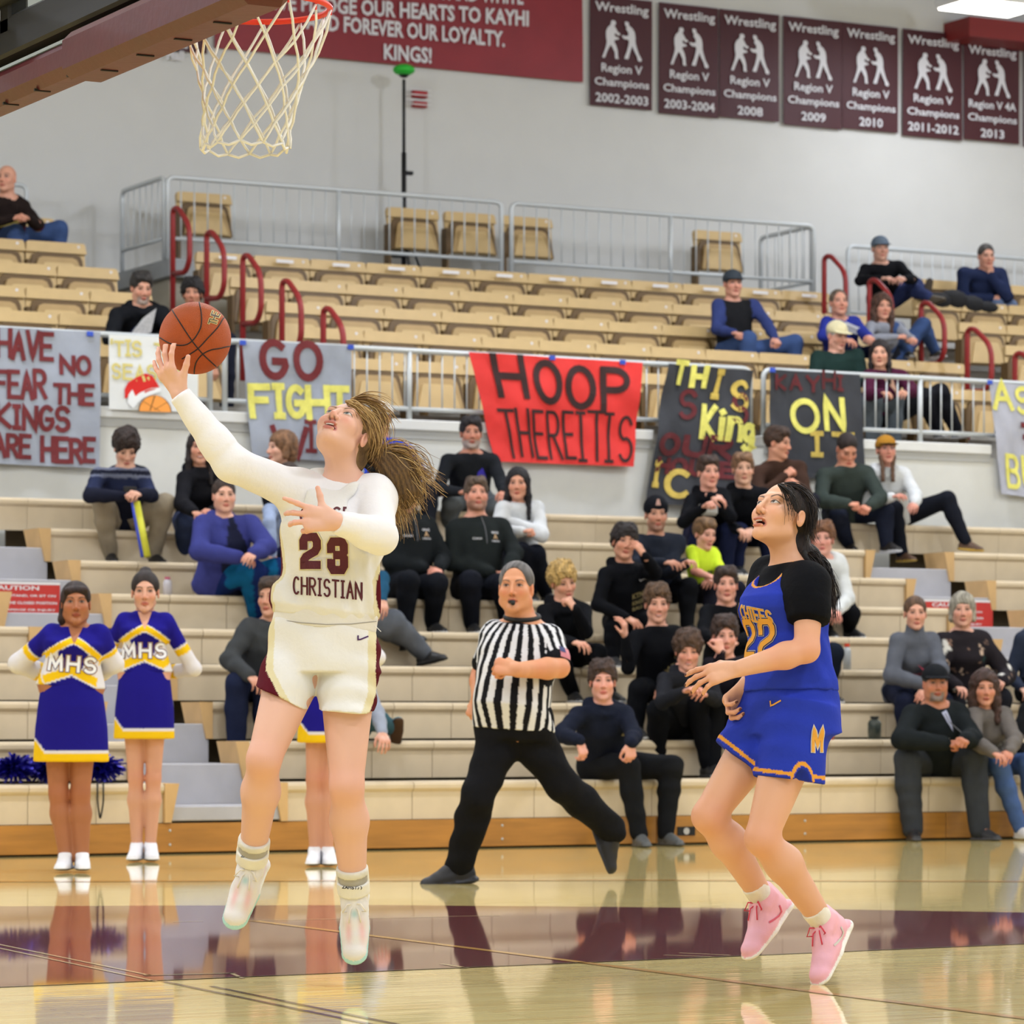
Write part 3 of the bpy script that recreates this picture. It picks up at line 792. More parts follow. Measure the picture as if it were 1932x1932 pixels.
WR = [(.23, .98), (.30, 1.0), (.345, .96), (.345, .90), (.31, .86), (.345, .80), (.40, .70), (.45, .68), (.46, .64), (.40, .62), (.33, .68), (.31, .62), (.34, .58), (.42, .56), (.42, .52), (.33, .50), (.30, .46), (.36, .34), (.39, .22), (.40, .06), (.42, .02), (.33, .02), (.32, .18), (.25, .32), (.21, .36), (.15, .24), (.11, .14), (.07, .02), (.0, .02), (.05, .16), (.10, .32), (.12, .44), (.10, .56), (.10, .70), (.14, .80), (.20, .86), (.22, .90)]
WR2 = [(.57, .98), (.62, 1.0), (.67, .97), (.68, .90), (.76, .84), (.82, .74), (.84, .62), (.84, .48), (.87, .36), (.92, .20), (1.0, .06), (.98, .0), (.90, .02), (.88, .12), (.80, .28), (.76, .38), (.72, .26), (.68, .12), (.66, .04), (.56, .04), (.58, .12), (.62, .22), (.66, .38), (.68, .50), (.64, .54), (.56, .54), (.50, .60), (.51, .64), (.58, .62), (.66, .64), (.66, .72), (.60, .80), (.62, .86), (.58, .90)]
def tess(pts):
    from mathutils.geometry import tessellate_polygon
    return [tuple(t) for t in tessellate_polygon([[Vector((x, y, 0)) for x, y in pts]])]
specs = [(1113, 1230, '2002-2003', 'Region V'), (1243, 1355, '2003-2004', 'Region V'), (1357, 1470, '2008', 'Region V'), (1478, 1588, '2009', 'Region V'), (1589, 1694, '2010', 'Region V'), (1703, 1815, '2011-2012', 'Region V'), (1818, 1923, '2013', 'Region V 4A')]
for i, (a, b_, yr, reg) in enumerate(specs):
    r, x0, x1 = wb(a, b_, 7.44 - .02 * (i % 2), 8.62 if i < 6 else 8.56, 'dark maroon Wrestling champions wall banner dated %s, %s of seven from the left' % (yr, num[i]), m_wb, .004, i)
    wd = x1 - x0; cx = (x0 + x1) / 2
    T = lambda s, z, w2, h2: font_text('lettering', s, lambda x, y: (cx + x, YWB - .02, z + y), w2, h2, m_wt, r, offset=.02)
    T('Wrestling', 8.49 if i < 6 else 8.45, wd * .86, .13); T(reg, 7.84, wd * .66 if i < 6 else wd * .85, .12); T('Champions', 7.69, wd * .88, .11)
    T(yr, 7.53, wd * (.85 if '-' in yr else .42), .10)
    for P_ in (WR, WR2):
        mesh_obj('wrestler_print', [(cx + (x - .5) * wd * .64, YWB - .02, 7.95 + y * .42) for x, y in P_], tess(P_), m_wt, r)
r, x0, x1 = wb(1931, 2040, 7.42, 8.55, 'sliver of one more maroon banner at the right picture edge', m_wb)

# ------------------------------------------------------------- camera mast with green top, wall strobe
pb = on_y(762, 468, 33.35); zt = on_y(762, 150, 33.35).z
t = empty('camera_mast', (pb.x, pb.y, 5.30), 'tall black tripod mast with a green head on the upper platform', 'tripod')
MB().tube([(pb.x, pb.y, 5.34), (pb.x, pb.y, zt - .75)], .026, 10).tube([(pb.x, pb.y, zt - .8), (pb.x, pb.y, zt)], .017, 10).build('pole', m_black, t, True)
for an in (.3, 2.4, 4.5):
    MB().tube([(pb.x, pb.y, 5.95), (pb.x + .32 * math.cos(an), pb.y + .3 * math.sin(an), 5.32)], .013, 6).build('leg', m_black, t)
MB().cbox(pb.x - .12, pb.x + .04, pb.y - .08, pb.y + .08, 5.60, 5.92, .02).build('control_box', m_black, t)
MB().cbox(pb.x + .0, pb.x + .10, pb.y - .03, pb.y + .03, on_y(762, 326, 33.35).z - .02, on_y(762, 326, 33.35).z + .02, .008).build('clamp', m_black, t)
MB().sphere((pb.x, pb.y, on_y(762, 132, 33.35).z), (.115, .115, .06), 16, 8).build('mast_head', mat('lime_green', (40, 178, 50), .5), t, True)
MB().sphere((pb.x, pb.y, on_y(762, 138, 33.35).z), (.06, .06, .05), 12, 8).build('camera_body', m_black, t, True)
MB().cbox(pb.x - .35, pb.x + .38, pb.y - .25, pb.y + .15, 5.301, 5.33, .01).build('base_mat', m_black, t)
ps = on_y(790, 186, YW - .06)
t = empty('alarm_strobe', ps, 'small red alarm strobe on the wall beside the green-topped mast', 'alarm')
m_al = mat('alarm_red', (170, 30, 40), .5)
MB().cbox(ps.x - .06, ps.x + .10, ps.y - .02, ps.y + .06, ps.z + .01, ps.z + .09, .01).build('alarm_box', m_al, t)
MB().cbox(ps.x - .06, ps.x + .10, ps.y - .02, ps.y + .06, ps.z - .09, ps.z - .03, .01).build('alarm_box', m_al, t)
for dz in (-.07, -.02, .03, .08): MB().tube([(ps.x - .12, ps.y - .05, ps.z + dz), (ps.x + .12, ps.y - .05, ps.z + dz)], .006, 6).build('cage_bar', m_house, t)

# ================================================================= HOOP
Zr = 11.3; rc = at(484, 15, Zr); RR = .2286; xb = rc.x - .378
hoop = empty('basketball_hoop', (xb, rc.y, rc.z), 'backboard seen from behind with maroon padding, orange rim and white net', 'basketball hoop')
m_rim = mat('rim_orange', (226, 56, 36), .4); m_pad = mat('pad_maroon', (80, 26, 30), .42, var=.1, vscale=6, bump=.1, bscale=30)
m_net = mat('net_cord', (246, 244, 238), .8, bump=.4, bscale=400, var=.05)
rim = MB().tube([(rc.x + RR * math.cos(a), rc.y + RR * math.sin(a), rc.z) for a in np.linspace(0, 2 * math.pi, 48, endpoint=False)], .0095, 12, closed=True).build('rim', m_rim, hoop, True)
MB().cbox(xb + .05, rc.x - RR + .01, rc.y - .07, rc.y + .07, rc.z - .02, rc.z + .012, .006).cbox(xb + .03, xb + .06, rc.y - .12, rc.y + .12, rc.z - .16, rc.z + .1, .006).build('rim_bracket', m_rim, hoop)
for s_ in (-1, 1): MB().tube([(xb + .05, rc.y + s_ * .1, rc.z - .12), (rc.x - .1, rc.y + s_ * RR * .82, rc.z - .012)], .008, 8).build('rim_brace', m_rim, hoop)
NS = 12; NB = Vector((rc.x - .035, rc.y + .01, 0))
zl = [rc.z - .014, rc.z - .125, rc.z - .20, rc.z - .265, rc.z - .325, rc.z - .38, rc.z - .435]
rl = [RR + .002, RR * .86, RR * .74, RR * .66, RR * .61, RR * .585, RR * .60]
def npnt(i, l, half):
    a = 2 * math.pi * (i + (.5 if half else 0)) / NS; f = l / 6
    jr = 1 + .03 * math.sin(i * 2.3 + l * 1.7); jz = .006 * math.sin(i * 3.1 + l * 2.2)
    return Vector((rc.x + (NB.x - rc.x) * f + rl[l] * jr * math.cos(a), rc.y + (NB.y - rc.y) * f + rl[l] * jr * math.sin(a), zl[l] + jz))
for i in range(NS):
    for s_ in (0, -1):
        pts = [npnt(i, 0, False) + Vector((0, 0, .004))]; h = False; idx = i
        for l in range(1, 7):
            h2 = not h; idx = idx if (s_ == 0 and not h) or (s_ == -1 and h) else idx + (1 if s_ == 0 else -1)
            pts.append(npnt(idx, l, h2)); h = h2
        sm = []
        for q in range(len(pts) - 1):
            a, c = pts[q], pts[q + 1]
            sm += [a, a.lerp(c, .5) + (Vector((a.x + c.x, a.y + c.y, 0)) / 2 - Vector((rc.x, rc.y, 0))) * .03]
        sm.append(pts[-1])
        MB().tube(sm, .0044, 6).build('net_cord', m_net, hoop, True)
for i in range(NS):
    a = npnt(i, 6, False); c = npnt(i + 1, 6, False); mid = (a + c) / 2 + Vector((0, 0, -.012))
    MB().tube([a, mid, c], .0046, 6).build('net_hem', m_net, hoop, True)
    q = npnt(i, 0, False)
    MB().tube([q + Vector((0, 0, .02)), q + Vector((0, 0, -.012))], .004, 6).build('net_hook', m_rim, hoop)
y0b, y1b = 9.3, 12.15
def pad(ya, yb2, xa, xb2, za, zb2): return MB().cbox(xa, xb2, ya, yb2, za, zb2, .03)
pad(y0b, 10.72, xb - .13, xb + .03, 2.86, 3.01).build('edge_pad', m_pad, hoop)
pad(10.70, 11.86, xb - .10, xb + .03, 2.885, 3.00).build('edge_pad', m_pad, hoop)
pad(11.80, 11.90, xb - .10, xb + .03, 2.885, 3.5).build('edge_pad', m_pad, hoop)
for q in range(8):
    yy = 9.6 + q * .29
    MB().box(xb - .085, xb - .03, yy, yy + .010, 2.856 if yy < 10.7 else 2.882, 2.866 if yy < 10.7 else 2.89).build('pad_slot', m_black, hoop)
m_glass = bpy.data.materials.new('board_glass'); m_glass.use_nodes = True
g_ = m_glass.node_tree.nodes['Principled BSDF']; g_.inputs['Transmission Weight'].default_value = 1; g_.inputs['Roughness'].default_value = .01; g_.inputs['IOR'].default_value = 1.05; g_.inputs['Base Color'].default_value = (.9, .97, .94, 1)
MB().box(xb + .0, xb + .012, y0b + .05, 11.85, 3.02, 4.07).build('backboard_glass', m_glass, hoop)
m_alu = mat('board_edge', (170, 182, 176), .4, metal=.4)
MB().cbox(xb - .015, xb + .02, y0b + .03, 11.87, 3.0, 3.035, .004).build('board_frame', m_alu, hoop)
for yy in (11.86, y0b + .04): MB().cbox(xb - .015, xb + .02, yy - .015, yy + .015, 3.0, 4.08, .004).build('board_frame', m_alu, hoop)
MB().cbox(xb - .10, xb - .03, y0b + .2, 11.8, 3.03, 3.16, .01).build('support_frame', m_black, hoop)
for ya_ in (11.25, 9.5): MB().cbox(xb - .10, xb - .03, ya_, ya_ + .09, 3.1, 4.0, .01).build('support_frame', m_black, hoop)
MB().tube([(xb - .10, 11.2, 3.24), (xb - .10, 11.8, 3.24)], .045, 12).tube([(xb - .1, 11.45, 3.18), (xb - .9, 11.45, 3.5), (xb - 2.4, 11.45, 4.6)], .05, 10).build('support_arm', m_black, hoop, True)
MB().cbox(xb - .35, xb - .12, 11.5, 11.75, 3.1, 3.3, .03).build('hinge_block', m_black, hoop)
# ================================================================= FIGURE MODELLING: distance fields -> one continuous surface
def v3(p): return np.array([p[0], p[1], p[2]], dtype=np.float64)
class Grid:
    """rectilinear distance grid; axes may be finer where detail is needed"""
    def __init__(s, lo, hi, h, fine=()):
        s.ax = []
        for a in range(3):
            segs = [(f[0][a], f[1][a], f[2]) for f in fine]
            pts = [lo[a]]; x = lo[a]
            while x < hi[a]:
                st = h
                for (l, u, hh) in segs:
                    if l - h <= x < u: st = min(st, hh)
                x += st; pts.append(x)
            s.ax.append(np.array(pts, dtype=np.float32))
        s.V = np.full([len(a) for a in s.ax], .3, dtype=np.float32)
    def sub(s, lo, hi):
        sl = []
        for a in range(3):
            i0 = max(0, np.searchsorted(s.ax[a], lo[a]) - 1); i1 = min(len(s.ax[a]), np.searchsorted(s.ax[a], hi[a]) + 1)
            if i1 <= i0: return None
            sl.append(slice(i0, i1))
        return tuple(sl)
    def prim(s, lo, hi, fn, k=0.0, cut=False):
        q = s.sub(np.asarray(lo) - .02 - k, np.asarray(hi) + .02 + k)
        if q is None: return
        X = s.ax[0][q[0]][:, None, None]; Y = s.ax[1][q[1]][None, :, None]; Z = s.ax[2][q[2]][None, None, :]
        d = fn(X, Y, Z).astype(np.float32); v = s.V[q]
        if cut:
            d = -d
            if k > 0:
                h = np.clip(.5 - .5 * (d - v) / k, 0, 1); s.V[q] = d * (1 - h) + v * h + k * h * (1 - h)
                # smooth max
            else: s.V[q] = np.maximum(v, d)
        elif k > 0:
            h = np.clip(.5 + .5 * (v - d) / k, 0, 1); s.V[q] = v * (1 - h) + d * h - k * h * (1 - h)
        else: s.V[q] = np.minimum(v, d)
    # ---- primitives, all given in a frame M = (R 3x3 columns, origin)
    def cone(s, a, b, r1, r2, k=.02, M=None, flat=None, cut=False, pw=1.0):
        """tapered capsule; flat = (axis, ratio): ratio < 1 thinner along axis"""
        a = v3(a); b = v3(b)
        if M is not None: a = M[1] + M[0] @ a; b = M[1] + M[0] @ b
        R = max(r1, r2); lo = np.minimum(a, b) - R; hi = np.maximum(a, b) + R
        ab = b - a; L2 = float(ab @ ab) + 1e-12
        ax = None
        if flat is not None:
            ax = v3(flat[0]); ax = M[0] @ ax if M is not None else ax; ax = ax / np.linalg.norm(ax); q = flat[1]
            if q > 1: lo -= R * (q - 1); hi += R * (q - 1)
        def fn(X, Y, Z):
            x = X - a[0]; y = Y - a[1]; z = Z - a[2]
            t = np.clip((x * ab[0] + y * ab[1] + z * ab[2]) / L2, 0, 1)
            x = x - t * ab[0]; y = y - t * ab[1]; z = z - t * ab[2]
            r = r1 + (r2 - r1) * (t if pw == 1 else t ** pw)
            if ax is None: return np.sqrt(x * x + y * y + z * z) - r
            c = x * ax[0] + y * ax[1] + z * ax[2]
            return (np.sqrt(np.maximum(x * x + y * y + z * z - c * c, 0) + (c / q) ** 2) - r) * min(1, q + .15)
        s.prim(lo, hi, fn, k, cut)
    def capcone(s, a, b, r1, r2, k=.02, cut=False, flat=None, pl=None):
        a = v3(a); b = v3(b); R = max(r1, r2) * (flat[1] if flat and flat[1] > 1 else 1); ab = b - a; L_ = np.linalg.norm(ab); n = ab / L_
        pn = n if pl is None else v3(pl) / np.linalg.norm(v3(pl))
        lo = np.minimum(a, b) - R; hi = np.maximum(a, b) + R; ax = None
        if flat is not None: ax = v3(flat[0]); ax = ax - n * (ax @ n); ax /= np.linalg.norm(ax); q = flat[1]
        def fn(X, Y, Z):
            x = X - a[0]; y = Y - a[1]; z = Z - a[2]; t = x * n[0] + y * n[1] + z * n[2]
            e = np.maximum(-t, (X - b[0]) * pn[0] + (Y - b[1]) * pn[1] + (Z - b[2]) * pn[2])
            x = x - t * n[0]; y = y - t * n[1]; z = z - t * n[2]; r = r1 + (r2 - r1) * np.clip(t / L_, 0, 1.3)
            d2 = x * x + y * y + z * z
            if ax is not None: c = x * ax[0] + y * ax[1] + z * ax[2]; d2 = np.maximum(d2 - c * c, 0) + (c / q) ** 2
            return np.maximum(np.sqrt(d2) - r, e)
        s.prim(lo, hi, fn, k, cut)
    def ell(s, c, r, k=.02, M=None, R=None, cut=False):
        c = v3(c); r = v3(r) if hasattr(r, '__len__') else np.array([r] * 3)
        Rm = np.eye(3) if M is None else M[0]
        if M is not None: c = M[1] + M[0] @ c
        if R is not None: Rm = Rm @ R
        ext = np.abs(Rm) @ r; mr = float(r.min())
        def fn(X, Y, Z):
            x = X - c[0]; y = Y - c[1]; z = Z - c[2]
            u = (Rm[0, 0] * x + Rm[1, 0] * y + Rm[2, 0] * z) / r[0]; v = (Rm[0, 1] * x + Rm[1, 1] * y + Rm[2, 1] * z) / r[1]; w_ = (Rm[0, 2] * x + Rm[1, 2] * y + Rm[2, 2] * z) / r[2]
            k0 = np.sqrt(u * u + v * v + w_ * w_); 
            k1 = np.sqrt((u / r[0]) ** 2 + (v / r[1]) ** 2 + (w_ / r[2]) ** 2) + 1e-6
            return np.where(k0 < .2, (k0 - 1) * mr, k0 * (k0 - 1) / k1)
        s.prim(c - ext, c + ext, fn, k, cut)
    def half(s, p, n, M=None, k=0.0):
        """cut away everything on the side n points to"""
        p = v3(p); n = v3(n)
        if M is not None: p = M[1] + M[0] @ p; n = M[0] @ n
        n = n / np.linalg.norm(n)
        X = s.ax[0][:, None, None]; Y = s.ax[1][None, :, None]; Z = s.ax[2][None, None, :]
        d = ((X - p[0]) * n[0] + (Y - p[1]) * n[1] + (Z - p[2]) * n[2]).astype(np.float32)
        if k > 0:
            h = np.clip(.5 - .5 * (d - s.V) / k, 0, 1); s.V = d * (1 - h) + s.V * h + k * h * (1 - h)
        else: s.V = np.maximum(s.V, d)
    def loft(s, P, N, side, prof, k=.02, cut=False, pad=0.0):
        """elliptic sections along P->N; prof rows: (t 0..1, half width, half depth, depth offset forward)"""
        P = v3(P); N = v3(N); axv = N - P; L_ = np.linalg.norm(axv); axv = axv / L_
        sd = v3(side); sd = sd - axv * (sd @ axv); sd /= np.linalg.norm(sd); fw = np.cross(axv, sd) * s.fsign
        pr = np.array(prof, dtype=np.float64); T = pr[:, 0] * L_
        mw = pr[:, 1].max() + pad; md = (pr[:, 2] + np.abs(pr[:, 3])).max() + pad
        cs = [P + axv * T[0], P + axv * T[-1]]; ext = np.abs(sd) * mw + np.abs(fw) * md + .03
        lo = np.minimum(cs[0], cs[1]) - ext; hi = np.maximum(cs[0], cs[1]) + ext
        def fn(X, Y, Z):
            x = X - P[0]; y = Y - P[1]; z = Z - P[2]
            t = x * axv[0] + y * axv[1] + z * axv[2]
            u = x * sd[0] + y * sd[1] + z * sd[2]; v = x * fw[0] + y * fw[1] + z * fw[2]
            tc = np.clip(t, T[0], T[-1]); sh = tc.shape; tf = tc.ravel()
            w_ = np.interp(tf, T, pr[:, 1]).reshape(sh) + pad; d_ = np.interp(tf, T, pr[:, 2]).reshape(sh) + pad; o = np.interp(tf, T, pr[:, 3]).reshape(sh)
            v = v - o; rho = np.sqrt((u / w_) ** 2 + (v / d_) ** 2)
            # superellipse-ish body section
            dd = (rho - 1) * np.minimum(w_, d_)
            e = np.abs(t - tc)
            return np.where(e > 0, np.sqrt(np.maximum(dd, 0) ** 2 + e * e) + np.minimum(np.maximum(dd, -e), 0) * 0, dd)
        s.prim(lo, hi, fn, k, cut)
    fsign = 1.0
    def noise(s, amp, f, seed=0, M=None):
        X = s.ax[0][:, None, None] * f + seed; Y = s.ax[1][None, :, None] * f + seed * 1.7; Z = s.ax[2][None, None, :] * f - seed
        m = np.abs(s.V) < .05
        n = np.sin(X + 1.7 * np.sin(Y * .8 + Z * .6)) * np.sin(Y * 1.2 + 1.3 * np.sin(Z * .9 - X * .5)) * np.sin(Z * 1.1 + 1.1 * np.sin(X * .7 + Y))
        s.V = np.where(m, s.V + amp * n, s.V).astype(np.float32)
    def folds(s, amp, d1, f, d2=None, seed=0.0):
        """drapery: ridges across direction d1 with frequency f (per metre), wandering"""
        d1 = v3(d1); X = s.ax[0][:, None, None]; Y = s.ax[1][None, :, None]; Z = s.ax[2][None, None, :]
        q = X * d1[0] + Y * d1[1] + Z * d1[2]
        wv = .5 * np.sin(X * 9 + seed) + .5 * np.sin(Y * 8 + Z * 7 + seed * 2) 
        n = np.sin(q * f + 2.2 * wv + seed) * (.55 + .45 * np.sin(X * 7 - Z * 6 + seed)) 
        s.V = np.where(np.abs(s.V) < .05, s.V + amp * n, s.V).astype(np.float32)
    def mesh(s, smooth=1):
        V = s.V; V[0] = V[-1] = .3; V[:, 0] = V[:, -1] = .3; V[:, :, 0] = V[:, :, -1] = .3
        S = V < 0
        cnt = np.zeros([n - 1 for n in V.shape], dtype=np.int8)
        for dx in (0, 1):
            for dy in (0, 1):
                for dz in (0, 1): cnt += S[dx:S.shape[0] - 1 + dx, dy:S.shape[1] - 1 + dy, dz:S.shape[2] - 1 + dz]
        act = (cnt > 0) & (cnt < 8); I = np.argwhere(act); i, j, k = I.T
        vid = np.full(cnt.shape, -1, dtype=np.int32); vid[i, j, k] = np.arange(len(I))
        acc = np.zeros((len(I), 3), dtype=np.float32); num = np.zeros(len(I), dtype=np.float32)
        cr = {}
        for c in [(a, b, d) for a in (0, 1) for b in (0, 1) for d in (0, 1)]: cr[c] = V[i + c[0], j + c[1], k + c[2]]
        for c in cr:
            for a in range(3):
                if c[a] == 0:
                    e = list(c); e[a] = 1; e = tuple(e); va, vb = cr[c], cr[e]; m = (va < 0) != (vb < 0)
                    t = np.where(m, va / np.where(m, va - vb, 1), 0)
                    for q in range(3): acc[:, q] += m * (c[q] + (t if q == a else 0))
                    num += m
        acc /= num[:, None]
        P = np.stack([s.ax[a][I[:, a]] * (1 - acc[:, a]) + s.ax[a][I[:, a] + 1] * acc[:, a] for a in range(3)], 1).astype(np.float64)
        Fs = []
        for a in range(3):
            b, c = (a + 1) % 3, (a + 2) % 3
            sl0 = [slice(None)] * 3; sl1 = [slice(None)] * 3; sl0[a] = slice(0, -1); sl1[a] = slice(1, None)
            ch = S[tuple(sl0)] != S[tuple(sl1)]; E = np.argwhere(ch)
            ok = (E[:, b] > 0) & (E[:, c] > 0) & (E[:, b] < vid.shape[b]) & (E[:, c] < vid.shape[c]); E = E[ok]
            def at_(db, dc): e = E.copy(); e[:, b] += db; e[:, c] += dc; return vid[e[:, 0], e[:, 1], e[:, 2]]
            q = np.stack([at_(-1, -1), at_(0, -1), at_(0, 0), at_(-1, 0)], 1)
            ins = S[E[:, 0], E[:, 1], E[:, 2]]; q[~ins] = q[~ins][:, ::-1]; Fs.append(q)
        Fq = np.concatenate(Fs); Fq = Fq[(Fq >= 0).all(1)]
        for _ in range(smooth):
            sm = np.zeros_like(P); n = np.zeros(len(P))
            for q in range(4):
                for w_ in (1, 3):
                    np.add.at(sm, Fq[:, q], P[Fq[:, (q + w_) % 4]]); np.add.at(n, Fq[:, q], 1)
            P = P * .5 + .5 * sm / np.maximum(n, 1)[:, None]
        return P, Fq

def frame(fwd, up=(0, 0, 1), roll=0.0):
    """3x3 with columns (right, forward, up)"""
    f = Vector(fwd).normalized(); u = Vector(up); r = f.cross(u).normalized(); u = r.cross(f).normalized()
    if roll:
        q = Matrix.Rotation(math.radians(roll), 3, f); r = q @ r; u = q @ u
    return np.array([[r[i], f[i], u[i]] for i in range(3)])
RC = Vector((CA, -SA, 0)); TC = Vector((-SA, -CA, 0)); UP = Vector((0, 0, 1))
def facing(yaw, pitch=0):
    y = math.radians(yaw); p = math.radians(pitch)
    return (TC * math.cos(y) + RC * math.sin(y)) * math.cos(p) + UP * math.sin(p)

# ------------------------------------------------------------- head
def add_head(G, M, sex='m', mouth='shut', k=1.0, jaw=1.0, nose=1.0, neck=True, fat=0.0):
    S = k; f = sex == 'f'
    E = lambda c, r, kk=.02, **q: G.ell([x * S for x in c], [x * S for x in r] if hasattr(r, '__len__') else r * S, kk * S, M, **q)
    C = lambda a, b, r1, r2, kk=.02, **q: G.cone([x * S for x in a], [x * S for x in b], r1 * S, r2 * S, kk * S, M, **q)
    jw = (.92 if f else 1.0) * jaw
    E((0, -.018, .035), (.074, .094, .084), .01)
    E((0, .028, -.03), (.059 + fat, .062, .078), .02)
    for s_ in (-1, 1):
        C((s_ * .047 * jw, .002, -.06), (s_ * .012, .066, -.099), .018 + fat, .016, .022)
        E((s_ * .036, .055, -.024), .027, .02)
    E((0, .073, -.100), .0165 if f else .019, .015)
    C((-.036, .072, .028), (.036, .072, .028), .012, .012, .018)
    C((0, .086, .014), (0, .107 * (.5 + .5 * nose), -.030), .006, .0105, .009)
    for s_ in (-1, 1): E((s_ * .0115, .096, -.0355), .0085, .006)
    E((0, .100, -.033), .0105, .005)
    for s_ in (-1, 1):
        E((s_ * .031, .0955, .006), (.0175, .0125, .0100), .009, cut=True)
        E((s_ * .031, .0705, .005), .0135, .003)
        # lids
        C((s_ * .018, .0815, .0115), (s_ * .043, .0765, .0115), .0034, .0030, .004)
        C((s_ * .020, .0805, -.0030), (s_ * .042, .0760, -.0025), .0026, .0024, .004)
        E((s_ * .0765, -.010, -.006), (.0075, .0175, .030), .006)
        E((s_ * .0835, -.005, -.004), (.006, .0095, .017), .003, cut=True)
    if mouth == 'shut' or mouth == 'smile':
        E((0, .0915, -.0635), (.023, .0090, .0055), .004); E((0, .0890, -.0730), (.0195, .0090, .0062), .004)
        E((0, .104, -.0682), (.024, .008, .0012), .003, cut=True)
    else:
        op = .009 if mouth == 'open' else .012
        E((0, .0915, -.0605), (.025, .0095, .0055), .004); E((0, .0880, -.0720 - op), (.021, .0095, .0065), .004)
        E((0, .092, -.0665 - op * .5), (.0205, .022, op * .72), .003, cut=True)
    if neck: C((0, -.014, -.055), (0, -.034, -.170), .054 if f else .060 + fat, .056 if f else .064 + fat, .025)
def head_cols(pl, skin, brow, k=1.0, mouth='shut', lip=None, iris=(60, 40, 28), beard=None, gaze=(0, 0), blush=1.0, bold=0.0):
    """pl: N x 3 head-local positions; returns N x 3 linear colours"""
    x, y, z = (pl / k).T; ax = np.abs(x)
    base = np.array(lin(skin)); c = np.tile(base, (len(pl), 1))
    def mix(m, col):
        m = np.clip(m, 0, 1)[:, None]; c[:] = c * (1 - m) + np.array(lin(col)) * m
    ss = lambda e0, e1, v: np.clip((v - e0) / (e1 - e0), 0, 1) ** 2 * (3 - 2 * np.clip((v - e0) / (e1 - e0), 0, 1))
    red = [min(255, skin[0] * 1.0), skin[1] * .80, skin[2] * .78]
    front = ss(.02, .05, y)
    mix(.5 * blush * front * np.exp(-(((ax - .040) / .018) ** 2 + ((z + .028) / .018) ** 2)), red)
    mix(.45 * blush * front * np.exp(-((x / .016) ** 2 + ((z + .032) / .014) ** 2)), red)
    mix(.35 * blush * np.exp(-(((ax - .080) / .01) ** 2)), red)
    if beard is not None:
        col, am = beard
        m = ss(-.046, -.062, z) * ss(-.01, .02, y) * (1 - ss(.95, 1.1, 1.15 - np.hypot(x / .03, (z + .068) / .012) * 0)) if False else ss(-.048, -.062, z) * ss(-.02, .02, y) * ss(.9, 1.15, np.hypot(x / .024, (z + .069) / .012)) * ss(-.125, -.112, z)
        if am < 0: m = m * ss(.052, .040, ax); am = -am   # goatee
        mix(am * m, col)
    lc = lip or [skin[0] * .86, skin[1] * .58, skin[2] * .60]
    zz = -.068 if mouth in ('shut', 'smile') else -.071; hh = .0115 if mouth in ('shut', 'smile') else (.0195 if mouth == 'open' else .023)
    cur = (.10 * ax if mouth == 'smile' else 0)
    e = np.hypot(x / .0255, (z - zz - cur) / hh)
    mix(.85 * front * ss(1.0, .82, e), lc)
    if mouth in ('shut', 'smile'):
        mix(.75 * front * ss(.0016, .0006, np.abs(z + .0682 - cur)) * ss(.026, .022, ax), [skin[0] * .4, skin[1] * .25, skin[2] * .25])
        if mouth == 'smile': mix(.9 * front * ss(.004, .003, np.abs(z + .069 - cur)) * ss(.018, .015, ax), (225, 215, 205))
    else:
        mix(ss(1.0, .85, np.hypot(x / .0205, (z + .0665 + (.0045 if mouth == 'open' else .006)) / (.0075 if mouth == 'open' else .009))) * front * ss(.0905, .0885, y), (64, 22, 22))
    # nostrils
    mix(.8 * front * np.exp(-(((ax - .0085) / .0032) ** 2 + ((z + .0425) / .0030) ** 2)), [skin[0] * .35, skin[1] * .22, skin[2] * .2])
    # eyes
    ex = ax - .031; sx = np.sign(x)
    top = .0062 * (1 - (ex / .0145) ** 2); bot = -.0050 * (1 - (ex / .0145) ** 2)
    dz = z - .005
    ins = ss(-.0006, .0008, top - dz) * ss(-.0006, .0008, dz - bot) * front * ss(.0150, .0138, np.abs(ex))
    # lid crease and lashes
    mix(.45 * front * np.exp(-((dz - .0115) / .0024) ** 2) * ss(.021, .014, np.abs(ex)), [skin[0] * .6, skin[1] * .45, skin[2] * .42])
    mix(.25 * front * np.exp(-((dz + .009) / .004) ** 2) * ss(.02, .012, np.abs(ex)), [skin[0] * .7, skin[1] * .55, skin[2] * .55])
    if bold: mix(.30 * bold * front * np.exp(-((ex / .020) ** 2 + ((dz - .002) / .0125) ** 2)), [skin[0] * .5, skin[1] * .36, skin[2] * .32])
    mix(ins, (228 - 90 * bold, 222 - 95 * bold, 216 - 95 * bold))
    gx = (x - sx * .031) - gaze[0]; gz = dz - .0006 - gaze[1]; rr = np.hypot(gx, gz)
    mix(ins * ss(.0064 + .0016 * bold, .0055 + .0016 * bold, rr), iris); mix(ins * ss(.0030, .0022, rr), (12, 10, 10))
    mix(.9 * front * ss(.0022 + .0014 * bold, .0008 + .001 * bold, np.abs(dz - top - .0006)) * ss(.0160, .0145, np.abs(ex)), (40, 26, 22))
    mix(.4 * front * ss(.0016, .0006, np.abs(dz - bot + .0004)) * ss(.0150, .0130, np.abs(ex)), (90, 55, 45))
    # brows
    t = np.clip((ax - .013) / .040, 0, 1); bz = .0235 + .0075 * np.sin(t * 2.6) - .002 * t
    mix(.85 * front * ss(.0048 + .0018 * bold, .0020 + .001 * bold, np.abs(z - bz) * (1 + t * .8)) * ss(.011, .016, ax) * ss(.056, .048, ax), brow)
    return c

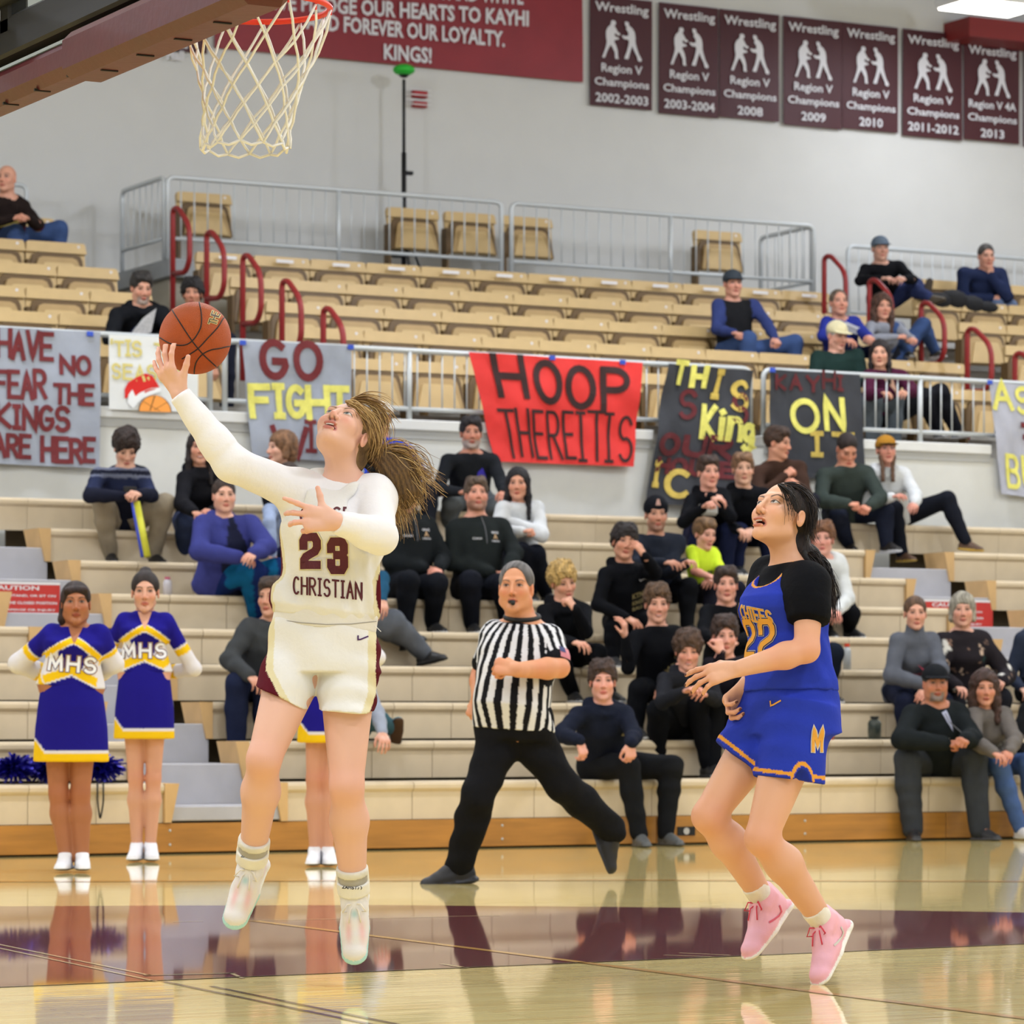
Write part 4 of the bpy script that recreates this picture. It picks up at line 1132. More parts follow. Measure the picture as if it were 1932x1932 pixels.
# ------------------------------------------------------------- hair and hats (head-local)
def add_hair(G, M, style, k=1.0):
    S = k
    E = lambda c, r, kk=.015, **q: G.ell([x * S for x in c], [x * S for x in r] if hasattr(r, '__len__') else r * S, kk * S, M, **q)
    C = lambda a, b, r1, r2, kk=.015, **q: G.cone([x * S for x in a], [x * S for x in b], r1 * S, r2 * S, kk * S, M, **q)
    H = lambda p, n, kk=0: G.half([x * S for x in p], n, M, kk)
    if style in ('short', 'buzz', 'mop', 'curly', 'tight', 'long', 'wavy', 'bob', 'receding', 'fluffy'):
        o = {'short': .014, 'buzz': .006, 'mop': .026, 'curly': .026, 'tight': .009, 'long': .014, 'wavy': .022, 'bob': .020, 'receding': .008, 'fluffy': .020}[style]
        E((0, -.024, .040), (.074 + o, .092 + o, .084 + o))
        if style in ('short', 'fluffy', 'mop', 'curly'):
            for q in range(9):
                a_ = q * 2.4; E((.045 * math.cos(a_), -.01 + .055 * math.sin(a_), .098 + .012 * math.sin(q * 1.9)), (.030, .034, .030 if style == 'short' else .040), .018)
        if style in ('mop', 'curly', 'fluffy', 'short'):
            for q in range(5): E((-.048 + .024 * q, .062 - .012 * abs(q - 2), .080 + .008 * (q % 2)), (.022, .034, .026), .014)
        low = {'mop': .052, 'curly': .058, 'tight': .072, 'receding': .104, 'buzz': .072, 'long': .072, 'wavy': .068, 'bob': .055, 'fluffy': .066}.get(style, .070)
        # opening for the face and round the ears
        E((0, .090, low - .100), (.064, .085, .094), .006, cut=True)
        if style not in ('long', 'wavy', 'bob'):
            for s_ in (-1, 1): E((s_ * .085, .012, -.03), (.03, .036 if style != 'mop' else .028, .045), .006, cut=True)
            H((0, 0, -.055), (0, .25, -1))
    if style in ('long', 'wavy', 'bob'):
        ln = {'long': -.26, 'wavy': -.24, 'bob': -.085}[style]; w0 = .026 if style != 'wavy' else .036
        for s_ in (-1, 1):
            C((s_ * .068, -.012, .03), (s_ * .076, -.006, -.09 if style != 'bob' else -.06), w0, w0, .02)
            if style != 'bob': C((s_ * .076, -.006, -.09), (s_ * .085, .015, ln), w0, .014, .02)
            C((s_ * .03, -.085, 0), (s_ * .04, -.085, ln + .05 if style != 'bob' else -.07), .035, .02, .02)
        E((0, -.07, -.03), (.08, .05, .09), .02)
        if style == 'wavy':
            for q in range(7):
                C((.09 - .18 * (q % 2), -.02, -.02 - .03 * q), (.10 - .20 * (q % 2), .0, -.06 - .03 * q), .02, .016, .012)
    if style == 'curly': G.noise(.013 * S, 130 / S, 1)
    elif style == 'mop': G.noise(.010 * S, 85 / S, 2)
    elif style == 'fluffy': G.noise(.010 * S, 100 / S, 4)
    elif style == 'wavy': G.noise(.008 * S, 60 / S, 3)
    elif style in ('short', 'long', 'bob'): G.noise(.0055 * S, 110 / S, 2)
    if style == 'bunhair':
        pass
def add_bun(G, M, k=1.0):
    G.ell([0, -.045 * k, .125 * k], [.036 * k, .036 * k, .030 * k], .012, M); G.ell([0, -.05 * k, .1 * k], [.03 * k] * 3, .02, M)
def add_cap(G, M, k=1.0, brim=True):
    G.ell([0, -.018 * k, .048 * k], [.087 * k, .105 * k, .086 * k], 0, M)
    G.half([0, 0, .030 * k], (0, -.10, -1), M)
    if brim:
        G.cone([-.038 * k, .085 * k, .040 * k], [.038 * k, .085 * k, .040 * k], .052 * k, .052 * k, .006, M, flat=((0, .12, 1), .13))
def add_beanie(G, M, k=1.0):
    G.ell([0, -.020 * k, .050 * k], [.090 * k, .106 * k, .100 * k], 0, M)
    G.half([0, 0, .022 * k], (0, -.25, -1), M)
    G.cone([-.01 * k, -.02 * k, .045 * k], [.01 * k, -.02 * k, .045 * k], .02, .02, 0, M)

# ------------------------------------------------------------- hand: wrist at origin, fingers +Y, back of hand +Z, thumb on side * +X
def add_hand(G, M, side=1, curl=(.5, .5, .55, .6), thumb=.4, spread=.12, k=1.0, kb=.007, arm=True, thumbdir=None):
    s_ = side
    C = lambda a, b, r1, r2, kk=kb, **q: G.cone([x * k for x in a], [x * k for x in b], r1 * k, r2 * k, kk * k, M, **q)
    C((-.012 * s_, .022, 0), (-.020 * s_, .078, 0), .021, .023, .01, flat=((0, 0, 1), .58))
    C((.012 * s_, .022, 0), (.020 * s_, .080, .001), .021, .023, .01, flat=((0, 0, 1), .58))
    C((0, -.02, 0), (0, .02, 0), .024, .024, .012, flat=((0, 0, 1), .80))
    base = [(.030, .084), (.0105, .090), (-.0110, .087), (-.0310, .077)]; LN = [.044, .024, .021], [.048, .028, .022], [.045, .026, .022], [.035, .020, .019]
    tips = []
    for i in range(4):
        bx, by = base[i]; p = Vector((bx * s_, by, .001)); an = 0.0
        fan = spread * (1.5 - i) * s_
        cc = curl[i]
        for q in range(3):
            an += cc * (1.0, 1.25, .75)[q]
            d = Vector((math.sin(fan) * math.cos(an), math.cos(fan) * math.cos(an), -math.sin(an)))
            e = p + d * LN[i][q]; r0 = (.0095, .0085, .0078)[q] * (1 if i < 3 else .88); r1 = (.0085, .0078, .0066)[q] * (1 if i < 3 else .88)
            C(p, e, r0, r1, .005 if q else .008); p = e
        tips.append((p, Vector((math.sin(fan) * math.sin(an), math.cos(fan) * math.sin(an), math.cos(an)))))
    a = Vector((.022 * s_, .018, -.006)); b = Vector((.046 * s_, .048, -.014))
    td = thumbdir or (.35 * s_ * (1 - thumb), .9, -.25 - thumb)
    d = Vector(td).normalized()
    C(a, b, .016, .0125, .012); c = b + d * .034; C(b, c, .0112, .0100, .006)
    d2 = (d + Vector((-.35 * thumb * s_, .1, -.2 * thumb))).normalized(); C(c, c + d2 * .026, .0098, .0078, .005)
    return [Vector(M[1] + M[0] @ (np.array(p_ + n_ * .005) * k)) for p_, n_ in tips]

# ------------------------------------------------------------- shoe: ankle at origin, toe +Y, sole at z = -0.085
def add_shoe(G, M, k=1.0, style='sneaker'):
    C = lambda a, b, r1, r2, kk=.015, **q: G.cone([x * k for x in a], [x * k for x in b], r1 * k, r2 * k, kk * k, M, **q)
    C((0, -.01, .012), (0, -.012, -.035), .042, .042, .02, flat=((1, 0, 0), .9))
    C((0, -.03, -.045), (0, .06, -.050), .040, .040, .02, flat=((1, 0, 0), .86))
    C((0, .01, -.015), (0, .10, -.048), .036, .032, .02)
    C((.004, .06, -.052), (.006, .145, -.060), .041, .036, .02, flat=((0, 0, 1), .72))
    G.half([0, 0, -.082 * k], (0, 0, -1), M)
    G.cone([0, -.035 * k, -.074 * k], [.004 * k, .06 * k, -.074 * k], .042 * k, .044 * k, .004, M, flat=((0, 0, 1), .30))
    G.cone([.004 * k, .06 * k, -.074 * k], [.006 * k, .150 * k, -.070 * k], .046 * k, .040 * k, .004, M, flat=((0, 0, 1), .30))
# ================================================================= PERSON BUILDER
m_skin = mat('skin', None, .48, attr=True, spec=.35, bump=.03, bscale=500)
m_cloth = mat('cloth', None, .85, attr=True, bump=.3, bscale=30, var=.08, vscale=14, spec=.06)
m_clothf = mat('cloth_fine', None, .8, attr=True, bump=.2, bscale=45, spec=.08)
m_hair = mat('hair', None, .55, attr=True, bump=.6, bscale=240, stretch=(1, 1, .15), spec=.3)
m_shoe = mat('shoe', None, .5, attr=True, bump=.06, bscale=200)
m_rubber = mat('rubber', (40, 40, 42), .7)

def lift(par, px, py, L, sign=-1):
    """point seen at pixel (px,py), at bone length L from par; sign -1: towards the camera"""
    Zp = par.x * SA + par.y * CA
    q = at(px, py, Zp); d = (q - par).length
    if d >= L * .995: return q
    dz = math.sqrt(L * L - d * d) * sign
    for _ in range(3):
        q = at(px, py, Zp + dz); d2 = (q - par); lat = math.sqrt(max(0, d2.length ** 2 - dz * dz)); dz = math.sqrt(max(0, L * L - lat * lat)) * sign
    return at(px, py, Zp + dz)
def ik(a, c, L1, L2, pole):
    d = c - a; D = min(d.length, (L1 + L2) * .998); dn = d.normalized()
    x = (L1 * L1 - L2 * L2 + D * D) / (2 * D); h = math.sqrt(max(0, L1 * L1 - x * x))
    p = Vector(pole); p = p - dn * p.dot(dn); p.normalize()
    return a + dn * x + p * h

TORSO_M = [(-.12, .150, .105, 0), (.0, .165, .115, -.005), (.22, .150, .105, .005), (.45, .150, .108, .008), (.70, .168, .118, .008), (.86, .160, .098, -.002), (.96, .105, .070, -.012), (1.03, .060, .056, -.012)]
TORSO_F = [(-.12, .150, .108, -.005), (.0, .168, .118, -.012), (.22, .142, .100, .002), (.45, .122, .092, .004), (.66, .142, .118, .020), (.74, .145, .118, .018), (.86, .140, .088, -.002), (.96, .090, .062, -.012), (1.03, .054, .052, -.012)]
def scaled(prof, s, fat=0.0, belly=0.0):
    out = []
    for t, w_, d_, o in prof:
        b = belly * math.exp(-((t - .28) / .25) ** 2)
        out.append((t, (w_ + fat) * s, (d_ + fat + b * .55) * s, (o + b * .6) * s))
    return out

class Fig: pass
def pose(J, s=1.0, ty=28.15, yaw=0, pitch=0, roll=0, fem=False, seat=None, feet=None, lean=-1, hipx=None, st=False):
    """J: dict of pixel joints; returns world joints. Left/right = as seen in the picture (l = picture left)"""
    f = Fig(); f.s = s; f.fem = fem
    fd = facing(ty); rt = (RC * math.cos(math.radians(ty)) - TC * math.sin(math.radians(ty)))
    f.fwd = fd; f.rt = rt
    hx, hy = J['h']
    if seat is not None:
        yw, z = seat; px = hipx if hipx is not None else hx
        P = on_y(px, 1000, yw); P.z = z + .095 * s
    else: P = at(*J['p'], J['Z'])
    f.P = P
    hf = facing(yaw, pitch)
    if 'n' in J: N = lift(P, *J['n'], .50 * s, lean)
    else:
        # neck base under the head
        Zg = P.x * SA + P.y * CA; H0 = at(hx, hy, Zg - .05)
        nb = H0 - UP * .165 * s - hf * .02; npx = topx(nb); N = lift(P, npx[0], npx[1], .50 * s, lean)
    f.N = N
    Zn = N.x * SA + N.y * CA
    Hh = at(hx, hy, Zn - .03 * s); f.H = Hh; f.Rh = frame(hf, roll=roll)
    f.hk = (s * (1.05 if fem else 1.09) if s > .9 else .98) * J.get('hk', 1)
    hw = (.155 if fem else .178) * s
    for c, sg in (('l', -1), ('r', 1)):
        S = N + rt * sg * hw - UP * .075 * s
        if 's' + c in J:
            a = topx(S); q_ = at(*J['s' + c], a[2]); S = q_ if J.get('exact') else N.lerp(q_, .86) * 1.0 - UP * .022 * s
        hp = P + rt * sg * .088 * s
        E = lift(S, *J['e' + c], .285 * s, J.get('ze' + c, -1)) if 'e' + c in J else None
        Wt = None
        if 'w' + c in J:
            if E is not None: Wt = lift(E, *J['w' + c], .25 * s, J.get('zw' + c, -1))
            else:
                Wt = lift(S, *J['w' + c], .44 * s, -1); E = ik(S, Wt, .285 * s, .25 * s, rt * sg * .6 - UP - fd * .2)
        if feet is None and seat is not None: fz = seat[1] - .264
        else: fz = feet if feet is not None else 0
        if 'k' + c in J: K = lift(hp, *J['k' + c], .425 * s, J.get('zk' + c, -1))
        elif seat is not None: K = hp + fd * .41 * s + rt * sg * .05 + UP * .05
        else: K = hp - UP * .42 * s
        if 'a' + c in J:
            An = lift(K, *J['a' + c], .41 * s, J.get('za' + c, -1 if seat is None else 1))
        elif seat is not None: An = Vector((K.x, K.y, fz + .085)) - fd * .03
        else: An = K - UP * .41 * s
        if seat is not None and not J.get('free', False): An.z = max(An.z, fz + .085 * s) if 'a' + c in J else fz + .085 * s
        if seat is not None and 'a' + c in J and not J.get('free', False):
            An.z = fz + .085 * s if An.z < fz + .2 else An.z
        if Wt is None:
            Wt = K + UP * .095 - (K - hp).normalized() * .10 - rt * sg * .02
            if (Wt - S).length > .53 * s: Wt = S + (Wt - S).normalized() * .53 * s
            E = ik(S, Wt, .285 * s, .25 * s, rt * sg * .7 - UP * .8 - fd * .3)
        setattr(f, 'S' + c, S); setattr(f, 'E' + c, E); setattr(f, 'W' + c, Wt); setattr(f, 'hp' + c, hp); setattr(f, 'K' + c, K); setattr(f, 'A' + c, An)
        td = J.get('t' + c)
        if td is None: tdv = fd + rt * sg * .15
        else: tdv = facing(*td)
        setattr(f, 'T' + c, tdv.normalized())
    return f

def pts_of(f): return [getattr(f, n) for n in ('P', 'N', 'H', 'Sl', 'Sr', 'El', 'Er', 'Wl', 'Wr', 'hpl', 'hpr', 'Kl', 'Kr', 'Al', 'Ar')]
def bounds(ps, m):
    a = np.array([list(p) for p in ps]); return a.min(0) - m, a.max(0) + m

def body_sdf(G, f, fat=0.0, belly=0.0, sex='m', mouth='shut', hand=None, jaw=1.0, legs=True, limb=1.0, heads=True, nose=1.0, slim=0.0):
    s = f.s
    side = f.rt; G.fsign = 1.0
    axv = (f.N - f.P).normalized(); fw = Vector(np.cross(v3(axv), v3(side)));
    G.fsign = 1.0 if fw.dot(f.fwd) > 0 else -1.0
    prof = scaled(TORSO_F if f.fem else TORSO_M, s, fat - slim, belly)
    G.loft(f.P, f.N, side, prof, .03)
    Rl = lambda r: (r + fat * .4) * s * limb
    for c in 'lr':
        S, E, W_, hp, K, An = (getattr(f, n + c) for n in ('S', 'E', 'W', 'hp', 'K', 'A'))
        G.cone(f.N - UP * .05 * s, S, Rl(.046), Rl(.046), .05)
        G.cone(S, E, Rl(.046 if f.fem else .050), Rl(.036 if f.fem else .039), .03)
        mid = E.lerp(W_, .3); G.cone(E, mid, Rl(.036), Rl(.038 if f.fem else .042), .02); G.cone(mid, W_, Rl(.038 if f.fem else .042), Rl(.024 if f.fem else .028), .02)
        if legs:
            G.cone(hp, K, Rl(.088 if f.fem else .085), Rl(.047), .03)
            bk = (K - hp).normalized() + (K - An).normalized(); bk = bk.normalized() if bk.length > .2 else -f.fwd
            bk = -bk if False else bk
            cm = K.lerp(An, .32); off = Vector((0, 0, 0))
            # calf bulges behind the shin
            sh = (An - K).normalized(); b = -f.fwd - sh * (-f.fwd).dot(sh); b = b.normalized() * .012 * s
            G.cone(K, cm + b, Rl(.044), Rl(.052), .025); G.cone(cm + b, An, Rl(.052), Rl(.033), .03)
            if getattr(f, 'bare', False): G.cone(An, An - (K - An).normalized() * .03, Rl(.033), Rl(.03), .02)
            else: G.cone(An, An + getattr(f, 'T' + c) * .06 * s - UP * .04 * s, Rl(.034), Rl(.03), .02)
        if hand:
            hd = hand.get(c, {})
            if hd is None: continue
            side_ = (1 if c == 'l' else -1)   # picture-left hand of a person facing us is the right hand
            d = hd.get('d'); dirv = Vector(d) if d is not None else (W_ - E).normalized() + (hd.get('bend', Vector((0, 0, 0))))
            up = hd.get('up', f.fwd * .6 + UP * .8)
            M = (frame(dirv, up), v3(W_))
            f.tips = getattr(f, 'tips', []) + add_hand(G, M, hd.get('side', -side_), hd.get('curl', (.45, .5, .55, .6)), hd.get('th', .4), hd.get('sp', .1), hd.get('k', (.92 if f.fem else 1.02)) * (s if s > .85 else .85), thumbdir=hd.get('td'))
    if heads:
        M = (f.Rh, v3(f.H)); f.MH = M
        add_head(G, M, sex, mouth, f.hk, jaw, nose, neck=False, fat=max(0, fat) * .35)
        a = f.H + Vector(f.Rh @ np.array((0, -.014, -.05))) * f.hk; b = f.N + UP * .0
        r = (.046 if f.fem else .060) * s + fat * .3
        G.cone(a, b, r, r * 1.08, .03)

def finish(name, P, Fq, cols, m, root): return mesh_obj(name, P, Fq, m, root, True, cols)
def flatcol(P, col): return np.tile(np.array(lin(col)), (len(P), 1))
def seg_t(P, a, b):
    a = v3(a); b = v3(b); ab = b - a; t = ((P - a) @ ab) / (ab @ ab); d = np.linalg.norm(P - a - np.clip(t, 0, 1)[:, None] * ab, axis=1); return t, d

def skin_cols(P, f, skin, brow, mouth, lip=None, iris=(60, 40, 28), beard=None, gaze=(0, 0), blush=1.0, bold=1.0):
    c = flatcol(P, skin)
    M = f.MH; pl = (P - M[1]) @ M[0]
    m = np.linalg.norm(pl - np.array([0, .0, 0]), axis=1) < .16
    m &= pl[:, 2] > -.13
    hc = head_cols(pl[m], skin, brow, f.hk, mouth, lip, iris, beard, gaze, blush, bold); c[m] = hc
    for n in ('Kl', 'Kr', 'El', 'Er'):
        d = np.linalg.norm(P - v3(getattr(f, n)), axis=1); w_ = (.35 * np.exp(-(d / .065) ** 2))[:, None]
        c = c * (1 - w_) + w_ * np.array(lin((skin[0], skin[1] * .76, skin[2] * .72)))
    if getattr(f, 'nails', False):
        for tp in f.tips:
            c[np.linalg.norm(P - v3(tp), axis=1) < .0062] = np.array(lin((42, 26, 34)))
    for n in ('Wl', 'Wr'):
        d = np.linalg.norm(P - v3(getattr(f, n)), axis=1); w_ = (.22 * np.clip((.22 - d) / .1, 0, 1) * np.clip((d - .07) / .05, 0, 1))[:, None]
        c = c * (1 - w_) + w_ * np.array(lin((skin[0], skin[1] * .78, skin[2] * .76)))
    return c

HAIRS = ('short', 'buzz', 'mop', 'curly', 'tight', 'long', 'wavy', 'bob', 'receding', 'fluffy')
def make_hair(f, style, col, root, h=.0075, bun=False, name='hair', extra=None):
    M = (f.Rh, v3(f.H)); k = f.hk
    ext = .34 if style in ('long', 'wavy') else .19
    c = v3(f.H); G = Grid(c - [.2, .2, ext], c + [.2, .2, .21], h)
    add_hair(G, M, style, k)
    if bun: add_bun(G, M, k)
    if extra: extra(G, M, k)
    P, Fq = G.mesh()
    if len(P) == 0: return
    pl = (P - M[1]) @ M[0]
    n = .5 + .5 * np.sin(pl[:, 0] * 260 + 3 * np.sin(pl[:, 2] * 40) + 2 * np.sin(pl[:, 1] * 60))
    n2 = .5 + .5 * np.sin(pl[:, 0] * 70 + 2.5 * np.sin(pl[:, 1] * 33 + 1) + 1.7 * np.sin(pl[:, 2] * 41)); cc = np.array(lin(col)) * (.55 + .45 * n + .55 * n2 * n2)[:, None]
    return finish(name, P, Fq, cc, m_hair, root)
def make_hat(f, kind, col, root, col2=None):
    M = (f.Rh, v3(f.H)); c = v3(f.H); G = Grid(c - .22, c + .24, .007)
    (add_cap if kind == 'cap' else add_beanie)(G, M, f.hk)
    P, Fq = G.mesh(); cc = flatcol(P, col); pl = (P - M[1]) @ M[0]
    if kind == 'beanie':
        m = pl[:, 2] < .058 * f.hk + pl[:, 1] * .25; cc[m] *= .8
    if col2 is not None: cc[pl[:, 1] > .088 * f.hk] = np.array(lin(col2))
    return finish(kind, P, Fq, cc, m_cloth, root)

def top_sdf(G, f, o=.014, sleeve=1.0, hem=-.10, fat=0.0, belly=0.0, collar=.02, hood=False, wrinkle=.003, cuff=True, limb=1.0, slim=0.0, loose=0.0):
    s = f.s; axv = (f.N - f.P).normalized(); fw = Vector(np.cross(v3(axv), v3(f.rt))); G.fsign = 1.0 if fw.dot(f.fwd) > 0 else -1.0
    prof = [(t, w_ + o * (1 if t < .9 else .8) + loose * (1 - abs(t - .2)) * .5, d_ + o * (1 if t < .9 else .7) + loose * .4, q) for t, w_, d_, q in scaled(TORSO_F if f.fem else TORSO_M, s, fat - slim, belly) if t >= hem - .05 and t < 1.0]
    if prof[0][0] > hem: prof = [(hem,) + prof[0][1:]] + prof
    G.loft(f.P, f.N, f.rt, prof, .02)
    for c in 'lr':
        S, E, W_ = (getattr(f, n + c) for n in ('S', 'E', 'W'))
        R = lambda r: (r + fat * .4) * s * limb + o * .6
        G.cone(f.N - UP * .045 * s, S, R(.040), R(.040), .05)
        if sleeve > 0:
            e1 = S.lerp(E, min(1, sleeve * 2))
            G.cone(S, e1, R(.046), R(.038 if sleeve > .5 else .046), .03)
            if sleeve > .5:
                e2 = E.lerp(W_, min(1, (sleeve - .5) * 2)); G.cone(E, E.lerp(W_, .45), R(.037), R(.036), .03); G.cone(E.lerp(W_, .45), e2, R(.036), R(.026), .02)
    if hood:
        h0 = f.N + UP * .02 * s - f.fwd * .06 * s
        G.cone(h0 - f.rt * .07 * s, h0 + f.rt * .07 * s, .045 * s, .045 * s, .03)
        for sg in (-1, 1): G.cone(h0 + f.rt * sg * .07 * s, f.N + f.fwd * .07 * s - UP * .06 * s + f.rt * sg * .025, .036 * s, .022 * s, .02)
    G.ell(f.N - UP * .012 * s, [.078 * s, .074 * s, .044 * s], .02)
    if collar > .03:
        G.cone(f.N - UP * .01, f.N + UP * collar + (f.H - f.N).normalized() * .01, .066 * s + o * .3, .068 * s, .02)
    if wrinkle: G.folds(wrinkle, (.4, .3, .85), 55, seed=(f.P.x * 7.3) % 6); G.folds(wrinkle * .7, (.8, -.3, .3), 70, seed=(f.P.y * 5.1) % 6)
    # neck opening
    hn = f.H + Vector(f.Rh @ np.array((0, -.014, -.05))) * f.hk
    if collar <= .03:
        pass
def bottom_sdf(G, f, o=.016, fat=0.0, belly=0.0, length=1.0, flare=0.0, wrinkle=.004, top=.22, limb=1.0, slim=0.0):
    s = f.s; axv = (f.N - f.P).normalized(); fw = Vector(np.cross(v3(axv), v3(f.rt))); G.fsign = 1.0 if fw.dot(f.fwd) > 0 else -1.0
    prof = [(t, w_ + o, d_ + o, q) for t, w_, d_, q in scaled(TORSO_F if f.fem else TORSO_M, s, fat - slim, belly) if t <= top]
    G.loft(f.P, f.N, f.rt, prof, .03)
    for c in 'lr':
        hp, K, An = (getattr(f, n + c) for n in ('hp', 'K', 'A'))
        R = lambda r: (r + fat * .4) * s * limb + o
        G.cone(hp, K, R(.086), R(.054), .04)
        if length > .5:
            e = K.lerp(An, min(1, (length - .5) * 2)); cm = K.lerp(An, .35)
            b = (-f.fwd) * .012
            G.cone(K, cm + b, R(.053), R(.052) + flare * .5, .03); G.cone(cm + b, e, R(.052) + flare * .5, R(.036) + flare, .03)
    if wrinkle: G.folds(wrinkle, (.2, .3, .9), 60, seed=(f.P.x * 3.3) % 6)

def shoes(f, col, root, sole=(225, 225, 225), k=1.0, name='shoe', h=.009, sock=None, only='lr', tilt=None):
    for c in only:
        An = getattr(f, 'A' + c); td = getattr(f, 'T' + c); sh = (getattr(f, 'K' + c) - An).normalized()
        up = UP if abs(td.dot(UP)) < .9 else sh
        M = (frame(td, up), v3(An)); kk = k * f.s * (.92 if f.fem else 1.03)
        a = v3(An); G = Grid(a - .2, a + .2, h); add_shoe(G, M, kk); P, Fq = G.mesh(0)
        pl = (P - M[1]) @ M[0]; cc = flatcol(P, col); cc[pl[:, 2] < -.066 * kk] = np.array(lin(sole))
        finish(name, P, Fq, cc, m_shoe, root)
        if sock is not None:
            G = Grid(a - .12, a + .16, h); G.cone(An - UP * .0, An + sh * .075, .042 * f.s, .043 * f.s, 0); P, Fq = G.mesh(0); finish('sock', P, Fq, flatcol(P, sock), m_cloth, root)

def bvh_of(objs):
    """world-space BVH of built meshes"""
    V = []; Fc = []
    for o in objs:
        off = Vector(o.parent.location) if o.parent else Vector((0, 0, 0)); n = len(V)
        V += [v.co + off for v in o.data.vertices]; Fc += [tuple(i + n for i in p.vertices) for p in o.data.polygons]
    return BVHTree.FromPolygons(V, Fc)
def decal(name, sts, wd, centre, right, up, out, bvh, m, root, off=.003, step=.008, **k):
    """print 2-D strokes (metres, about the origin) onto the garment by casting along -out"""
    r = Vector(right).normalized(); u = Vector(up).normalized(); o_ = Vector(out).normalized()
    V = []; Fc = []
    for st in sts:
        vs, fs = ribbon(st, wd, step); n = len(V)
        # split wide ribbons across so that they follow the surface
        for x, y in vs:
            p = centre + r * x + u * y + o_ * .25
            hit = bvh.ray_cast(p, -o_, .5)
            V.append((hit[0] + o_ * off) if hit[0] is not None else None)
        Fc += [tuple(i + n for i in f) for f in fs if all(V[i + n] is not None for i in f) and max((V[f[a] + n] - V[f[a - 1] + n]).length for a in range(len(f))) < max(.05, wd * 2)]
    V = [v if v is not None else centre for v in V]
    q = mesh_obj(name, V, Fc, m, root); return tag(q, **k) if k else q
def poly_decal(name, pts, centre, right, up, out, bvh, m, root, off=.003, cut=2):
    r = Vector(right).normalized(); u = Vector(up).normalized(); o_ = Vector(out).normalized()
    bm = bmesh.new(); vs = [bm.verts.new((x, y, 0)) for x, y in pts]; bm.faces.new(vs)
    bmesh.ops.triangulate(bm, faces=bm.faces[:]); 
    for _ in range(cut): bmesh.ops.subdivide_edges(bm, edges=bm.edges[:], cuts=1, use_grid_fill=True)
    bmesh.ops.triangulate(bm, faces=bm.faces[:]); bm.verts.index_update()
    V = []
    for v in bm.verts:
        p = centre + r * v.co.x + u * v.co.y + o_ * .25; hit = bvh.ray_cast(p, -o_, .5)
        V.append((hit[0] + o_ * off) if hit[0] is not None else (centre + r * v.co.x + u * v.co.y))
    fs = [tuple(q.index for q in f.verts) for f in bm.faces]; bm.free()
    return mesh_obj(name, V, fs, m, root)

def spectator(label, J, top, bottom, shoe=(40, 40, 42), skin=(222, 172, 148), hair=('short', (50, 36, 28)), sex='m', s=1.0, ty=28.15, yaw=10, pitch=0, roll=0,
              row=None, useat=None, hipx=None, feet=None, lean=-1, fat=0.0, belly=0.0, mouth='shut', beard=None, hand=None, hat=None, tstyle={}, bstyle={},
              sole=(225, 225, 225), sock=None, paint=None, bpaint=None, shirt=None, brow=None, group=None, extras=None, Z=None, seatoff=.17, noshoe=False, st=False, nohair=False):
    seat = None
    if row is not None: seat = (YB(row) + seatoff, HS(row)); feet = feet if feet is not None else (HS(row - 1) if row > 1 else 0)
    if useat is not None: seat = (SEATY[useat] - .20 if useat < 5 else 32.10, (TR[useat] if useat < 5 else 4.80) + .43); feet = feet if feet is not None else (TR[useat] if useat < 5 else 4.80)
    if Z is not None: J['Z'] = Z
    f = pose(J, s, ty, yaw, pitch, roll, sex == 'f', seat, feet, lean, hipx)
    lo = min(p.z for p in pts_of(f)) - .08
    root = empty('person', (f.P.x, f.P.y, lo), label, 'person', group)
    hk = {c: (hand or {}).get(c, {}) for c in 'lr'}
    # body: one continuous surface, finer at head and hands
    lo_, hi_ = bounds(pts_of(f), .17); hi_[2] = max(hi_[2], f.H.z + .16)
    fine = [(v3(f.H) - [.11, .12, .13], v3(f.H) + [.11, .13, .13], .0062)]
    for c in 'lr':
        if hk[c] is not None:
            W_ = getattr(f, 'W' + c); dv = Vector(hk[c]['d']).normalized() if hk[c].get('d') is not None else (W_ - getattr(f, 'E' + c)).normalized()
            q = W_ + dv * .085; fine.append((v3(q) - .085, v3(q) + .085, .0085))
    G = Grid(lo_, hi_, .028, fine)
    body_sdf(G, f, fat - .004, belly, sex, mouth, hk)
    P, Fq = G.mesh()
    br = brow or [v * .62 for v in hair[1]]
    finish('body', P, Fq, skin_cols(P, f, skin, br, mouth, beard=beard), m_skin, root)
    # clothes
    col, *rest = top
    ts = dict(o=.015); ts.update(tstyle)
    ps = [f.P, f.N, f.Sl, f.Sr, f.El, f.Er, f.Wl, f.Wr]; lo_, hi_ = bounds(ps, .17 + ts['o'] + belly); 
    G = Grid(lo_, hi_, .0165); top_sdf(G, f, fat=fat, belly=belly, **ts)
    P, Fq = G.mesh(); cc = flatcol(P, col)
    if paint: cc = paint(P, f, cc)
    T_ = finish(rest[0] if rest else 'sweater', P, Fq, cc, m_cloth, root); f.top = T_
    bs = dict(o=.018); bs.update(bstyle)
    ps = [f.P, f.hpl, f.hpr, f.Kl, f.Kr, f.Al, f.Ar]; lo_, hi_ = bounds(ps, .17 + belly); G = Grid(lo_, hi_, .018); bottom_sdf(G, f, fat=fat, belly=belly * .6, **bs)
    bc, *rest = bottom; P, Fq = G.mesh(); cc = flatcol(P, bc)
    if bpaint: cc = bpaint(P, f, cc)
    finish(rest[0] if rest else 'trousers', P, Fq, cc, m_cloth, root)
    if hair[0] != 'none' and not nohair: make_hair(f, hair[0] if hat is None else ('tight' if hair[0] not in ('long', 'wavy', 'bob') else hair[0]), hair[1], root, bun=(len(hair) > 2))
    if hat: make_hat(f, hat[0], hat[1], root, *hat[2:])
    if not noshoe: shoes(f, shoe, root, sole, sock=sock)
    f.root = root
    if extras: extras(f, root)
    return f
